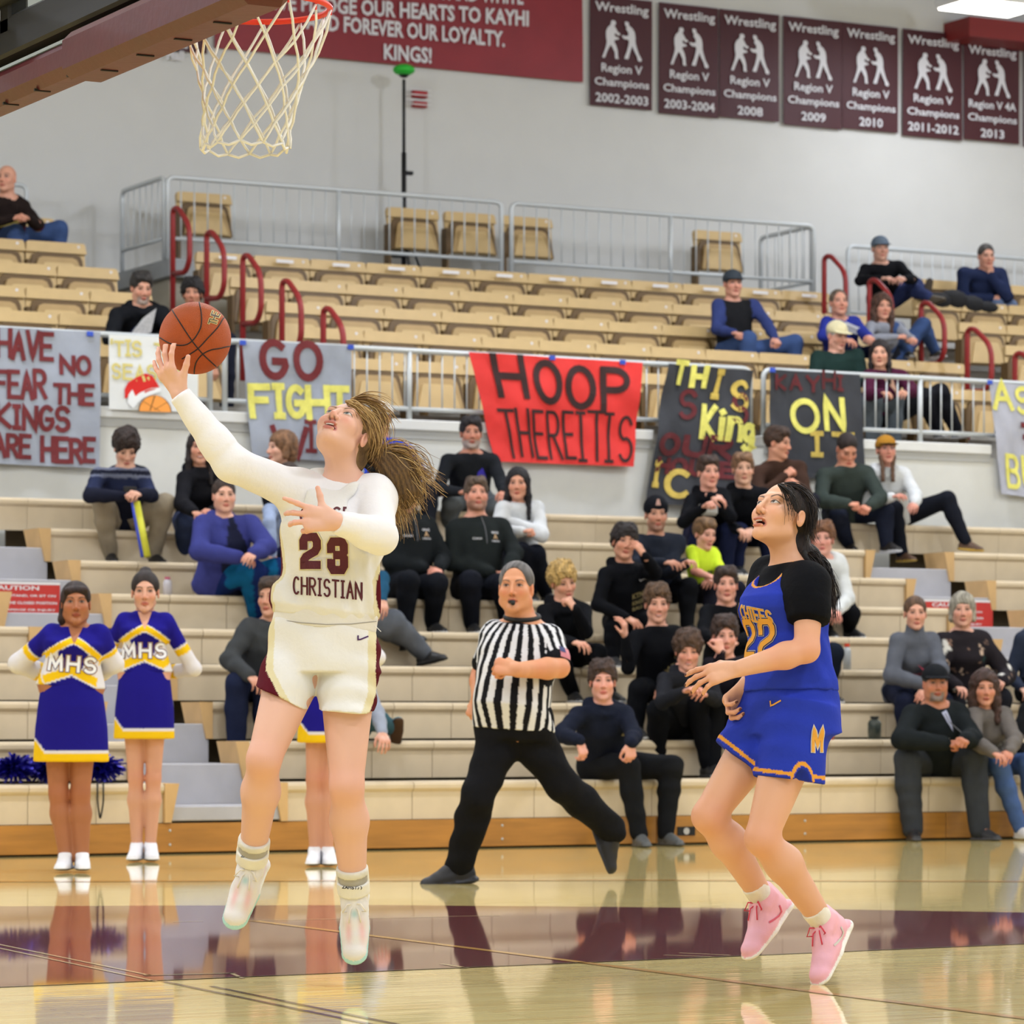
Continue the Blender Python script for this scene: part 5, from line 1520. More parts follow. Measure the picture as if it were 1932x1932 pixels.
# ================================================================= SPECTATORS
BLK = (17, 18, 22); NAVY = (24, 29, 54); JEAN = (62, 82, 124); DGREY = (70, 74, 80)
m_prw = mat('print_white', (215, 215, 220), .7); m_prg = mat('print_gold', (150, 134, 88), .7); m_prp = mat('print_pink', (190, 70, 96), .7); m_prb = mat('print_blue', (60, 64, 170), .7)
def chest(f):
    ax_ = (f.N - f.P).normalized(); out = f.fwd - ax_ * f.fwd.dot(ax_); out.normalize(); rt = ax_.cross(out); rt = rt if rt.dot(f.rt) > 0 else -rt
    return rt, ax_, out
def logo(f, root, kind='quarter'):
    rt, up, out = chest(f); bv = bvh_of([f.top]); s = f.s
    c0 = f.P.lerp(f.N, .74)
    def txt(t, dx, dy, w, h, m, nm='lettering'):
        v, fc, (x0, x1, y0, y1) = font_geo(t, .02); V = []
        for a in v:
            p = c0 + rt * (dx + ((a[0] - x0) / (x1 - x0) - .5) * w) + up * (dy + ((a[1] - y0) / (y1 - y0) - .5) * h) + out * .3
            hit = bv.ray_cast(p, -out, .6); V.append((hit[0] + out * .004) if hit[0] is not None else p - out * .2)
        mesh_obj(nm, V, fc, m, root)
    if kind == 'quarter':
        txt('COACH', -.075, -.03, .07, .016, m_prw); txt('GRACE', .085, .02, .075, .018, m_prw); txt('A', .085, -.012, .045, .042, mat('print_tan', (196, 160, 120), .7)); txt('CHRISTIAN', .085, -.047, .085, .014, m_prw)
        pts = [f.N + out * .2 + up * -.02, f.P.lerp(f.N, .66) + out * .3]
        V = [];
        for i in range(8):
            p = f.N.lerp(f.P.lerp(f.N, .62), i / 7) + out * .3; hit = bv.ray_cast(p, -out, .6)
            if hit[0] is not None: V.append(hit[0] + out * .003)
        if len(V) > 2: MB().tube(V, .0035, 5).build('zip', mat('zip_grey', (96, 96, 100), .5), root)
    elif kind == 'grid':
        txt('KTN', .02, -.08, .10, .045, m_prg); txt('KINGS', .02, -.14, .10, .035, m_prg); txt('BALL', .02, -.19, .10, .03, m_prg)
        decal('mark', [[(-.02, .006), (-.012, -.004), (.022, .008)]], .007, c0 + rt * .07 + up * .03, rt, up, out, bv, m_prw, root)
    elif kind == 'A':
        txt('A', .08, .0, .075, .10, m_prg); pts = []
    elif kind == 'pink':
        txt('Kings', .0, -.03, .15, .035, m_prp); txt('BASKETBALL', 0, -.12, .17, .03, m_prp)
    elif kind == 'hoodie':
        txt('KAYHI', .02, -.09, .2, .06, mat('print_pale', (150, 148, 144), .7)); txt('KINGS', .02, -.18, .2, .06, mat('print_pale', (150, 148, 144), .7))
        decal('neck_panel', [[(0, .02), (0, -.05)]], .05, c0 + up * .05, rt, up, out, bv, mat('print_cream', (206, 202, 190), .7), root)
    elif kind == 'ua':
        txt('II', -.02, -.05, .03, .05, mat('print_dark', (30, 40, 60), .7)); txt('II', .04, -.06, .03, .05, mat('print_dark', (30, 40, 60), .7))
    elif kind == 'bluetee':
        poly_decal('shirt_front', [(-.02, .06), (.03, .08), (.05, -.0), (.07, -.16), (-.07, -.16), (-.05, -.02)], c0 + up * -.02, rt, up, out, bv, mat('tee_blue', (62, 52, 178), .7), root)
def collar_shirt(col, w=.035, ln=.11):
    def g(f, root):
        rt, up, out = chest(f); bv = bvh_of([f.top])
        poly_decal('shirt_front', [(-w, .07), (w, .07), (w * .6, -.0), (0, -ln), (-w * .6, 0)], f.P.lerp(f.N, .88), rt, up, out, bv, mat('shirt_%d%d%d' % col, col, .8), root)
    return g
def multi(*fs):
    def g(f, root):
        for q in fs: q(f, root)
    return g
FIST = dict(curl=(1.2, 1.25, 1.3, 1.3), th=.9); RELAX = dict(curl=(.35, .4, .45, .5), th=.3)
def HD(**k): d = dict(curl=(.45, .5, .55, .6), th=.4); d.update(k); return d

# ---- upper seats
def stripe_paint(P, f, cc):
    t, d = seg_t(P, f.P, f.N); m = (t < .45) | (np.minimum(seg_t(P, f.Sl, f.El)[1], seg_t(P, f.Sr, f.Er)[1]) < .07) & (t < .8); cc[m] = np.array(lin((70, 20, 36)))
    x = (P - v3(f.N)) @ v3(f.rt); m = np.abs(t - .62 - x * .35) < .035; m &= seg_t(P, f.Sl, f.El)[1] > .06; m &= seg_t(P, f.Sr, f.Er)[1] > .06; cc[m] = np.array(lin((190, 170, 90))); return cc
spectator('bald man in a maroon and black sweater with crossed hands, upper left corner', {'h': (12, 338), 'sr': (48, 388), 'er': (72, 425), 'wr': (52, 412), 'el': (-40, 425), 'wl': (22, 412), 'kr': (112, 432), 'kl': (30, 440)},
          ((36, 28, 26), 'sweater'), (JEAN, 'jeans'), skin=(206, 150, 124), hair=('none', (60, 50, 40)), useat=5, hipx=8, yaw=-14, pitch=4, fat=.02, belly=.04, paint=stripe_paint, hand={'l': FIST, 'r': FIST})
def newspaper(f, root):
    c = at(266, 614, topx(f.Wr)[2] - .08)
    r = empty('newspaper', c, 'folded grey newspaper held up by the man in the black jacket', 'newspaper'); d = RC * .17; u = UP * .11 + RC * .03
    mbp = MB()
    for k_, off in enumerate((0, .012)):
        a = c - d * .5 - u + TC * off; vs = [a, a + d + RC * .03 + UP * .05, a + d * 1.1 + u * 2 + UP * .03 + TC * .02, a + u * 1.2 + RC * .10 + UP * .04]
        mbp.add([*vs, *[v + TC * .005 for v in vs]], [(0, 1, 2, 3), (7, 6, 5, 4), (0, 4, 5, 1), (1, 5, 6, 2), (2, 6, 7, 3), (3, 7, 4, 0)])
    mbp.build('page', mat('newsprint', (176, 174, 172), .8, var=.18, vscale=60), r)
spectator('grey-bearded man in a black jacket holding a newspaper beside the left stairs', {'h': (267, 544), 'sl': (214, 592), 'sr': (312, 588), 'el': (208, 640), 'er': (325, 636), 'wl': (245, 640), 'wr': (285, 640)},
          ((24, 25, 28), 'jacket'), (NAVY, 'jeans'), skin=(205, 150, 124), hair=('short', (40, 36, 34)), useat=1, hipx=258, yaw=22, pitch=-14, beard=((150, 140, 130), -.8), fat=.015, tstyle=dict(o=.03, hood=True), extras=multi(collar_shirt((150, 160, 190)), newspaper))
spectator('woman with curly black hair mostly hidden behind the basketball', {'h': (363, 555), 'el': (330, 640), 'wl': (334, 600), 'er': (400, 640), 'wr': (404, 690)},
          ((34, 32, 36), 'jacket'), ((30, 32, 44), 'trousers'), skin=(188, 132, 104), hair=('curly', (26, 22, 22)), sex='f', useat=1, hipx=368, yaw=0, s=.97, feet=3.19)
def vest(col, bod):
    def g(P, f, cc):
        m = np.minimum.reduce([seg_t(P, f.Sl, f.El)[1], seg_t(P, f.Sr, f.Er)[1], seg_t(P, f.El, f.Wl)[1], seg_t(P, f.Er, f.Wr)[1]]) < .085
        x = np.abs((P - v3(f.P)) @ v3(f.rt)); m &= x > .145 * f.s; cc[m] = np.array(lin(col)); return cc
    return g
spectator('man in a black vest with blue sleeves alone in the middle seats', {'h': (1383, 536), 'sl': (1350, 572), 'sr': (1428, 572), 'el': (1352, 622), 'er': (1448, 612), 'wl': (1384, 628), 'wr': (1462, 638), 'kl': (1412, 640), 'kr': (1500, 646)},
          ((28, 28, 30), 'vest'), (JEAN, 'jeans'), skin=(208, 150, 126), hair=('buzz', (60, 56, 54)), hat=('cap', (58, 64, 70)), useat=2, hipx=1385, yaw=14, fat=.015, belly=.03, paint=vest((52, 62, 108), 0), hand={'l': FIST, 'r': FIST})
spectator('man in a blue-grey cap and black sweater with one ankle across his knee', {'h': (1661, 470), 'sl': (1628, 505), 'sr': (1702, 498), 'el': (1622, 530), 'er': (1722, 528), 'wl': (1662, 526), 'wr': (1706, 526), 'kr': (1722, 545), 'kl': (1728, 538), 'al': (1745, 556), 'ar': (1752, 560), 'zal': -1, 'zar': -1, 'tl': (40, 70), 'tr': (60, 10), 'free': True},
          ((22, 22, 25), 'sweater'), ((48, 56, 92), 'jeans'), shoe=(72, 62, 46), sole=(60, 50, 40), skin=(206, 156, 134), hair=('buzz', (120, 110, 100)), hat=('cap', (98, 110, 124)), useat=5, hipx=1668, yaw=10, fat=.01)
spectator('man in a navy jacket resting his chin on his hand, top right seats', {'h': (1861, 484), 'sl': (1812, 512), 'sr': (1892, 515), 'el': (1815, 565), 'er': (1900, 560), 'wl': (1868, 562), 'wr': (1868, 522), 'kl': (1880, 575), 'kr': (1905, 578)},
          ((34, 42, 70), 'jacket'), ((92, 106, 134), 'jeans'), skin=(206, 152, 128), hair=('buzz', (70, 66, 62)), useat=5, hipx=1852, yaw=12, pitch=-6, fat=.02, tstyle=dict(o=.03), hand={'r': dict(curl=(1.0, 1.1, 1.1, 1.1), d=UP + TC * .2, th=.6), 'l': FIST})
def bag(px, py, Z, label, col):
    c = at(px, py, Z); r = empty('jacket_pile', c, label, 'coat'); mb = MB()
    for a, b_, rr in ((-.3, 0, .10), (-.1, .02, .12), (.12, -.02, .11), (.3, -.04, .08)): mb.sphere((c.x + a, c.y, c.z + b_), (.18, .14, rr), 12, 8)
    o = mb.build('cloth_heap', mat('heap_%d' % px, col, .85, bump=.6, bscale=20), r, True); o['kind'] = 'stuff'
bag(1812, 572, 38.4, 'heap of black coats on the seats between the two men at upper right', (26, 26, 28))
spectator('man in a royal blue jersey over a pale collar near the right stairs', {'h': (1583, 572), 'sl': (1556, 604), 'sr': (1618, 604), 'el': (1552, 634), 'er': (1632, 632), 'wl': (1590, 640), 'wr': (1640, 636)},
          ((44, 54, 138), 'jersey'), (NAVY, 'jeans'), skin=(204, 146, 122), hair=('receding', (96, 82, 70)), useat=2, hipx=1588, yaw=10, pitch=6, extras=collar_shirt((196, 196, 200), .05, .05), fat=.01)
def greyblk(P, f, cc):
    m = (P - v3(f.P)) @ v3(f.rt) < -.05; cc[m] = np.array(lin((140, 142, 150))); return cc
spectator('woman with long wavy brown hair and raised jeans knees near the right stairs', {'h': (1665, 580), 'sl': (1640, 612), 'sr': (1700, 612), 'el': (1636, 640), 'er': (1715, 640), 'wl': (1690, 636), 'wr': (1722, 640), 'kl': (1690, 622), 'kr': (1742, 612), 'al': (1708, 662), 'ar': (1764, 662)},
          ((36, 38, 46), 'jacket'), (JEAN, 'jeans'), shoe=(58, 54, 46), skin=(206, 148, 122), hair=('wavy', (74, 50, 38)), sex='f', useat=2, hipx=1672, yaw=12, paint=greyblk)
spectator('older man in a cream cap and dark green jacket at the front rail', {'h': (1580, 634), 'sl': (1538, 672), 'sr': (1622, 668), 'el': (1535, 720), 'er': (1628, 715), 'wl': (1580, 722), 'wr': (1612, 722), 'kl': (1650, 752), 'kr': (1690, 752)},
          ((30, 48, 44), 'jacket'), ((84, 90, 94), 'trousers'), skin=(206, 152, 130), hair=('buzz', (160, 156, 150)), hat=('cap', (206, 196, 158)), useat=0, hipx=1590, yaw=30, pitch=-12, fat=.02, tstyle=dict(o=.03))
spectator('woman with straight dark hair and a plum cardigan at the front rail', {'h': (1660, 668), 'sl': (1636, 706), 'sr': (1706, 706), 'el': (1640, 745), 'er': (1725, 738), 'wl': (1665, 742), 'wr': (1710, 740), 'kl': (1742, 748), 'kr': (1775, 740), 'al': (1770, 812), 'ar': (1805, 812)},
          ((74, 30, 52), 'cardigan'), ((28, 28, 32), 'trousers'), skin=(214, 160, 132), hair=('long', (34, 26, 26)), sex='f', useat=0, hipx=1672, yaw=-8, extras=collar_shirt((214, 168, 142), .05, .14), fat=.02)

# ---- bleacher, left part
def knit(P, f, cc):
    t, d = seg_t(P, f.P, f.N); z = P[:, 2]; q = z - f.P.z
    m = (np.abs(q - .36) < .012) | (np.abs(q - .30) < .010); cc[m] = np.array(lin((104, 108, 126))); m = (q > .20) & (q < .31) & ~m; cc[m] = np.array(lin((40, 46, 72))); return cc
def phone_noodle(f, root):
    c = (f.Wl + f.Wr) / 2 + TC * .06 + UP * .03
    r = empty('phone', c, 'phone held by the seated boy in the navy striped sweater', 'phone'); q = frame(TC, UP + RC * .2)
    MB().cbox(c.x - .05, c.x + .05, c.y - .01, c.y + .01, c.z - .01, c.z + .03, .004).build('phone_body', m_black, r)
    a = at(258, 948, topx(f.Wl)[2] - .12); b_ = at(278, 1050, topx(f.Wl)[2] - .25)
    r = empty('thunder_stick', b_, 'long yellow and blue foam stick standing between the boy\'s legs', 'foam stick')
    MB().tube([a, b_], .026, 12).build('yellow_half', mat('foam_yellow', (206, 204, 60), .6), r, True)
    MB().tube([a - RC * .025 - TC * .02, b_ - RC * .03 - TC * .02], .022, 12).build('blue_half', mat('foam_blue', (60, 78, 190), .6), r, True)
spectator('dark mop-haired boy in khaki trousers looking down at his phone', {'h': (238, 846), 'sl': (178, 892), 'sr': (272, 892), 'el': (170, 935), 'er': (285, 935), 'wl': (232, 936), 'wr': (262, 932), 'kl': (194, 948), 'kr': (312, 950), 'al': (208, 1032), 'ar': (288, 1034)},
          ((28, 30, 44), 'sweater'), ((150, 138, 118), 'trousers'), shoe=(36, 34, 36), skin=(216, 168, 144), hair=('mop', (44, 32, 28)), row=8, hipx=228, yaw=14, pitch=-32, paint=knit, hand={'l': FIST, 'r': HD(curl=(.9,) * 4)}, extras=phone_noodle, bstyle=dict(o=.024), tstyle=dict(o=.026), sole=(230, 230, 228))
spectator('laughing woman in a black hooded coat behind the raised white sleeve', {'h': (376, 846), 'sl': (345, 900), 'sr': (420, 900), 'el': (342, 950), 'wl': (366, 965), 'wr': (400, 965), 'kl': (352, 980), 'kr': (420, 985), 'al': (345, 1040), 'ar': (425, 1045), 'tl': (-50, 0)},
          ((26, 26, 30), 'coat'), ((52, 62, 92), 'jeans'), shoe=(38, 38, 40), skin=(208, 152, 126), hair=('long', (36, 28, 28)), sex='f', row=8, hipx=372, yaw=10, mouth='smile', tstyle=dict(o=.03, hood=True))
spectator('girl with light brown hair in profile beside the WIN banner', {'h': (530, 846), 'er': (575, 960), 'wr': (540, 980)}, ((34, 34, 40), 'hoodie'), (JEAN, 'jeans'), skin=(220, 170, 146), hair=('bob', (122, 88, 62)), sex='f', row=8, hipx=560, yaw=-62, s=1)
spectator('person in a pale blue sweatshirt hidden behind the player in white', {'h': (546, 905), 'el': (508, 985), 'wl': (514, 1046), 'er': (590, 1000), 'wr': (580, 1040)}, ((150, 164, 192), 'sweatshirt'), (NAVY, 'leggings'), skin=(214, 164, 140), hair=('tight', (60, 46, 40)), sex='f', row=7, hipx=560, yaw=20)
def zipopen(P, f, cc):
    rt, up, out = chest(f); x = (P - v3(f.P)) @ v3(rt); y = (P - v3(f.P)) @ v3(out); z = (P - v3(f.P)) @ v3(up)
    arm = np.minimum.reduce([seg_t(P, f.Sl, f.El)[1], seg_t(P, f.Sr, f.Er)[1], seg_t(P, f.El, f.Wl)[1], seg_t(P, f.Er, f.Wr)[1]])
    m = (np.abs(x - .02) < .105 - .08 * np.clip((z - .30) / .2, 0, 1)) & (y > .05) & (arm > .075); cc[m] = np.array(lin((30, 32, 52))); return cc
def legg(P, f, cc):
    rt, up, out = chest(f); m = np.zeros(len(P), bool)
    for c in 'lr':
        for a, b_ in ((getattr(f, 'hp' + c), getattr(f, 'K' + c)), (getattr(f, 'K' + c), getattr(f, 'A' + c))):
            t, d = seg_t(P, a, b_); q = (P - v3(a) - np.clip(t, 0, 1)[:, None] * (v3(b_) - v3(a))) @ (v3(-f.rt) if c == 'r' else v3(-f.rt)); m |= (d < .1) & (q > .028) & (t > .1)
    cc[m] = np.array(lin((20, 92, 136))); return cc
spectator('woman in a blue-violet zip jacket and teal-striped leggings', {'h': (423, 936), 'sl': (378, 985), 'sr': (480, 985), 'el': (375, 1040), 'er': (505, 1030), 'wl': (448, 1052), 'wr': (480, 1045), 'kl': (478, 1078), 'kr': (522, 1075), 'al': (486, 1152), 'ar': (535, 1155)},
          ((58, 62, 124), 'jacket'), ((24, 40, 92), 'leggings'), shoe=(40, 40, 42), skin=(218, 166, 142), hair=('tight', (52, 38, 32)), sex='f', row=6, hipx=418, yaw=14, fat=.035, belly=.05, paint=zipopen, bpaint=legg, tstyle=dict(o=.026, hood=True), s=1.0)
spectator('man in a dark grey jacket beside the white shorts, navy trousers', {'h': (512, 1128), 'sl': (462, 1180), 'sr': (540, 1180), 'el': (432, 1245), 'wl': (470, 1275), 'er': (550, 1240), 'wr': (520, 1280), 'kl': (448, 1290), 'kr': (500, 1300), 'al': (446, 1402), 'ar': (500, 1408)},
          ((62, 64, 66), 'jacket'), ((30, 36, 60), 'trousers'), shoe=(44, 46, 44), skin=(206, 152, 126), hair=('short', (60, 46, 38)), row=3, hipx=482, yaw=-20, feet=.54, tstyle=dict(o=.032), bstyle=dict(o=.022), sole=(180, 190, 180), fat=.01)
spectator('person in a teal jacket and grey trousers with crossed black shoes', {'h': (668, 1030), 'er': (722, 1090), 'wr': (722, 1132), 'el': (620, 1120), 'wl': (640, 1150), 'kr': (742, 1172), 'kl': (720, 1180), 'al': (760, 1205), 'ar': (800, 1232), 'tl': (60, 20), 'tr': (60, 10), 'free': True},
          ((34, 76, 104), 'jacket'), ((92, 96, 104), 'trousers'), shoe=(30, 30, 32), sole=(34, 34, 36), skin=(212, 158, 134), hair=('short', (80, 66, 54)), row=5, hipx=668, yaw=20, bstyle=dict(o=.03))
spectator('person in a pale grey sweatshirt stretching out a tan-soled boot', {'h': (650, 1240), 'er': (712, 1345), 'wr': (722, 1384), 'el': (640, 1330), 'wl': (640, 1370), 'kr': (700, 1350), 'kl': (650, 1350), 'ar': (745, 1378), 'al': (640, 1420), 'tr': (12, 45), 'free': True},
          ((150, 156, 170), 'sweatshirt'), ((60, 92, 104), 'trousers'), shoe=(80, 120, 128), sole=(74, 50, 30), skin=(212, 158, 134), hair=('short', (80, 66, 54)), row=2, hipx=650, yaw=10)

# ---- bleacher, centre
spectator('man in a white cap and royal blue jacket behind the blonde hair', {'h': (716, 790), 'sr': (775, 850), 'sl': (700, 850), 'er': (790, 890), 'wr': (770, 930), 'el': (700, 900), 'wl': (735, 930)},
          ((40, 66, 178), 'jacket'), ((34, 36, 44), 'trousers'), skin=(198, 140, 112), hair=('buzz', (50, 44, 40)), hat=('cap', (216, 214, 208), (90, 84, 76)), row=9, hipx=740, yaw=-30, tstyle=dict(o=.03))
spectator('grey-bearded man in a black vest over a blue tee, below the rail', {'h': (889, 818), 'sl': (838, 866), 'sr': (936, 866), 'el': (826, 925), 'er': (948, 915), 'wl': (868, 928), 'wr': (950, 930), 'kl': (852, 948), 'kr': (940, 955), 'al': (846, 1010), 'ar': (935, 1015)},
          ((32, 34, 38), 'vest'), ((88, 92, 94), 'trousers'), shoe=(40, 40, 42), skin=(192, 132, 108), hair=('short', (34, 30, 32)), row=9, hipx=885, yaw=6, beard=((160, 156, 150), .75), fat=.01, extras=lambda f, r: logo(f, r, 'bluetee'), brow=(34, 28, 26))
spectator('man in a black quarter-zip half hidden by the blonde ponytail', {'h': (768, 928), 'sl': (722, 990), 'sr': (812, 988), 'el': (735, 1060), 'er': (838, 1052), 'wl': (800, 1072), 'wr': (828, 1072), 'kl': (772, 1095), 'kr': (826, 1100), 'al': (765, 1190), 'ar': (815, 1180)},
          ((28, 31, 33), 'quarter_zip'), ((22, 24, 30), 'trousers'), skin=(208, 146, 124), hair=('short', (80, 62, 48)), row=6, hipx=768, yaw=-10, fat=.015, belly=.03, extras=logo, hand={'l': RELAX, 'r': RELAX}, tstyle=dict(o=.026, collar=.045))
spectator('man with a moustache in a black quarter-zip looking up', {'h': (899, 934), 'sl': (852, 996), 'sr': (954, 990), 'el': (850, 1062), 'er': (972, 1045), 'wl': (925, 1080), 'wr': (958, 1076), 'kl': (888, 1095), 'kr': (950, 1100), 'al': (890, 1180), 'ar': (958, 1180)},
          ((32, 36, 36), 'quarter_zip'), ((24, 26, 34), 'trousers'), skin=(214, 152, 128), hair=('short', (84, 68, 56)), row=6, hipx=898, yaw=10, pitch=8, beard=((110, 86, 72), .6), fat=.02, belly=.04, extras=logo, tstyle=dict(o=.026, collar=.045), hand={'l': FIST, 'r': RELAX})
spectator('young woman with long black hair and a white sweater, arms crossed', {'h': (977, 914), 'sl': (945, 955), 'sr': (1018, 955), 'el': (935, 1005), 'er': (1022, 1010), 'wl': (985, 1002), 'wr': (965, 985), 'kl': (985, 1040), 'kr': (1012, 1045), 'al': (1000, 1110), 'ar': (1030, 1112)},
          ((208, 210, 212), 'sweater'), ((22, 24, 32), 'trousers'), skin=(212, 152, 124), hair=('long', (24, 20, 24)), sex='f', row=7, hipx=978, yaw=-4, hand={'l': FIST, 'r': FIST}, tstyle=dict(o=.028))
CHIN = lambda d: dict(curl=(1.15, 1.2, 1.2, 1.2), th=.5, d=d)
spectator('boy with curly blond hair resting his chin on his fist', {'h': (1063, 1098), 'sl': (1022, 1150), 'sr': (1108, 1150), 'el': (1040, 1205), 'er': (1105, 1192), 'wl': (1082, 1212), 'wr': (1085, 1150), 'kl': (1055, 1235), 'kr': (1125, 1232), 'al': (1080, 1300), 'ar': (1150, 1300)},
          (BLK, 'hoodie'), (BLK, 'trousers'), skin=(216, 160, 134), hair=('curly', (182, 150, 92)), row=4, hipx=1062, yaw=22, pitch=-14, roll=10, brow=(90, 66, 44), tstyle=dict(o=.022, hood=True), hand={'r': CHIN(UP - RC * .7), 'l': HD()})
spectator('boy with a dark fringe touching his cheek, black hooded top', {'h': (1178, 1024), 'sl': (1138, 1080), 'sr': (1222, 1075), 'el': (1128, 1140), 'er': (1236, 1080), 'wl': (1180, 1165), 'wr': (1216, 1050), 'kl': (1160, 1180), 'kr': (1240, 1180)},
          (BLK, 'hoodie'), (BLK, 'trousers'), skin=(204, 146, 118), hair=('mop', (34, 26, 26)), row=5, hipx=1182, yaw=12, roll=-8, tstyle=dict(o=.022, hood=True), hand={'r': HD(d=UP - RC * .6)}, extras=lambda f, r: logo(f, r, 'grid'))
def beanie_mark(f, root):
    M = f.Rh; c = f.H + Vector(M @ np.array((0, .095, .092))); r = Vector(M[:, 0]); u = Vector(M[:, 2])
    vs = [c + r * x + u * y for x, y in ((-.02, -.02), (.02, -.02), (.008, .028), (-.008, .028))]; vs += [v - Vector(M[:, 1]) * .012 for v in vs]
    mesh_obj('beanie_badge', vs, [(0, 1, 2, 3), (0, 4, 5, 1), (1, 5, 6, 2), (2, 6, 7, 3), (3, 7, 4, 0)], mat('badge', (190, 150, 140), .7), root)
spectator('man in a black knit beanie and dark puffer jacket', {'h': (1238, 972), 'sl': (1200, 1022), 'sr': (1285, 1020), 'el': (1200, 1065), 'er': (1262, 1078), 'wl': (1250, 1062), 'wr': (1292, 1064), 'kl': (1225, 1118), 'kr': (1300, 1108)},
          ((34, 38, 48), 'puffer_jacket'), (BLK, 'trousers'), skin=(196, 142, 116), hair=('buzz', (36, 28, 26)), hat=('beanie', (24, 25, 30)), row=6, hipx=1244, yaw=8, beard=((60, 44, 38), .5), tstyle=dict(o=.036, wrinkle=.008), extras=beanie_mark)
spectator('small boy in a neon yellow T-shirt', {'h': (1330, 1008), 'sl': (1302, 1036), 'sr': (1345, 1040), 'el': (1310, 1078), 'er': (1362, 1080), 'wl': (1340, 1088), 'wr': (1345, 1092)},
          ((206, 232, 58), 't_shirt'), ((30, 30, 40), 'shorts'), skin=(222, 164, 142), hair=('short', (112, 84, 56)), row=6, hipx=1328, yaw=32, pitch=-12, s=.78, tstyle=dict(o=.018, sleeve=.4), extras=lambda f, r: logo(f, r, 'ua'))
spectator('boy in a black hoodie holding a white wrapped snack', {'h': (1337, 892), 'sl': (1300, 942), 'sr': (1368, 930), 'el': (1290, 985), 'er': (1378, 975), 'wl': (1326, 958), 'wr': (1340, 935), 'kl': (1318, 1000), 'kr': (1375, 1002)},
          (BLK, 'hoodie'), (NAVY, 'trousers'), skin=(218, 160, 138), hair=('short', (58, 42, 34)), row=8, hipx=1330, yaw=16, tstyle=dict(o=.022, hood=True), hand={'r': HD(d=RC * .8 - UP * .2), 'l': FIST}, seatoff=.1,
          extras=lambda f, r: MB().cbox(*[q for a, d in zip(at(1335, 962, topx(f.Wr)[2] - .12), (.09, .03, .045)) for q in (a - d, a + d)], .02).build('snack_wrap', mat('wrap_white', (170, 168, 164), .5, bump=.6, bscale=60), tag(empty('snack', at(1335, 962, topx(f.Wr)[2] - .12)), 'white paper wrapped snack in the hoodie boy\'s hands', 'snack')))
spectator('lean boy with short fair brown hair and a gold chest print', {'h': (1402, 886), 'sl': (1365, 935), 'sr': (1450, 930), 'el': (1370, 990), 'er': (1462, 985), 'wl': (1395, 1000), 'wr': (1425, 1000), 'kl': (1395, 1002), 'kr': (1452, 1000)},
          (BLK, 'hoodie'), (NAVY, 'trousers'), skin=(216, 168, 142), hair=('short', (118, 88, 64)), row=8, hipx=1405, yaw=4, tstyle=dict(o=.022, hood=True), extras=lambda f, r: logo(f, r, 'grid'))
spectator('man in a brown jacket with his head turned to the right', {'h': (1468, 836), 'sl': (1425, 890), 'sr': (1515, 880), 'el': (1430, 945), 'er': (1520, 935), 'wl': (1480, 900), 'wr': (1505, 915), 'kl': (1462, 950), 'kr': (1530, 945)},
          ((64, 46, 38), 'jacket'), ((34, 34, 42), 'trousers'), skin=(210, 152, 124), hair=('short', (62, 44, 34)), row=9, hipx=1466, yaw=62, pitch=-8, tstyle=dict(o=.032), hand={'l': FIST, 'r': HD()})
spectator('man in an olive jacket looking down at his hands', {'h': (1598, 848), 'sl': (1548, 895), 'sr': (1642, 890), 'el': (1548, 945), 'er': (1662, 940), 'wl': (1598, 950), 'wr': (1640, 955), 'kl': (1582, 975), 'kr': (1670, 965), 'al': (1600, 1030), 'ar': (1672, 1060)},
          ((54, 62, 58), 'jacket'), ((30, 34, 48), 'trousers'), shoe=(36, 32, 30), skin=(206, 144, 118), hair=('buzz', (40, 30, 28)), row=9, hipx=1592, yaw=16, pitch=-36, fat=.015, tstyle=dict(o=.03), hand={'l': FIST, 'r': FIST})
def braids(f, root):
    for sg in (-1, 1):
        a = f.H + Vector(f.Rh @ np.array((sg * .065, .03, -.05))); b_ = a - UP * .10 + RC * sg * .02 + TC * .04; c = b_ - UP * .13 + TC * .02
        pts = [a.lerp(b_, i / 4) for i in range(5)] + [b_.lerp(c, i / 5) for i in range(1, 6)]
        MB().tube(pts, [.017 + .004 * (i % 2) for i in range(10)], 8).build('braid', mat('hair_braid', (92, 66, 48), .6), root, True)
spectator('young woman in a mustard cap and white hoodie with braids', {'h': (1672, 850), 'sl': (1638, 892), 'sr': (1710, 892), 'el': (1640, 950), 'er': (1728, 935), 'wl': (1682, 938), 'wr': (1726, 950), 'kl': (1688, 960), 'kr': (1788, 942), 'al': (1702, 1044), 'ar': (1822, 1022), 'zar': -1, 'tl': (40, 0), 'tr': (75, -6), 'free': True},
          ((204, 206, 206), 'hoodie'), ((24, 26, 34), 'trousers'), shoe=(84, 60, 44), sole=(196, 160, 60), skin=(208, 148, 128), hair=('tight', (92, 66, 48)), hat=('cap', (166, 118, 44), (60, 44, 30)), sex='f', row=9, hipx=1690, yaw=8, pitch=6, tstyle=dict(o=.03, hood=True), extras=braids, sock=(140, 140, 136))
spectator('boy in a white sweater behind the player in blue', {'h': (1552, 1018), 'sl': (1525, 1065), 'sr': (1590, 1068), 'el': (1520, 1130), 'er': (1600, 1130), 'wl': (1560, 1150), 'wr': (1582, 1152), 'kl': (1545, 1160), 'kr': (1606, 1158), 'al': (1560, 1240), 'ar': (1602, 1240)},
          ((206, 208, 206), 'sweater'), (BLK, 'trousers'), skin=(220, 160, 142), hair=('fluffy', (112, 76, 52)), row=6, hipx=1560, yaw=-6, tstyle=dict(o=.026))
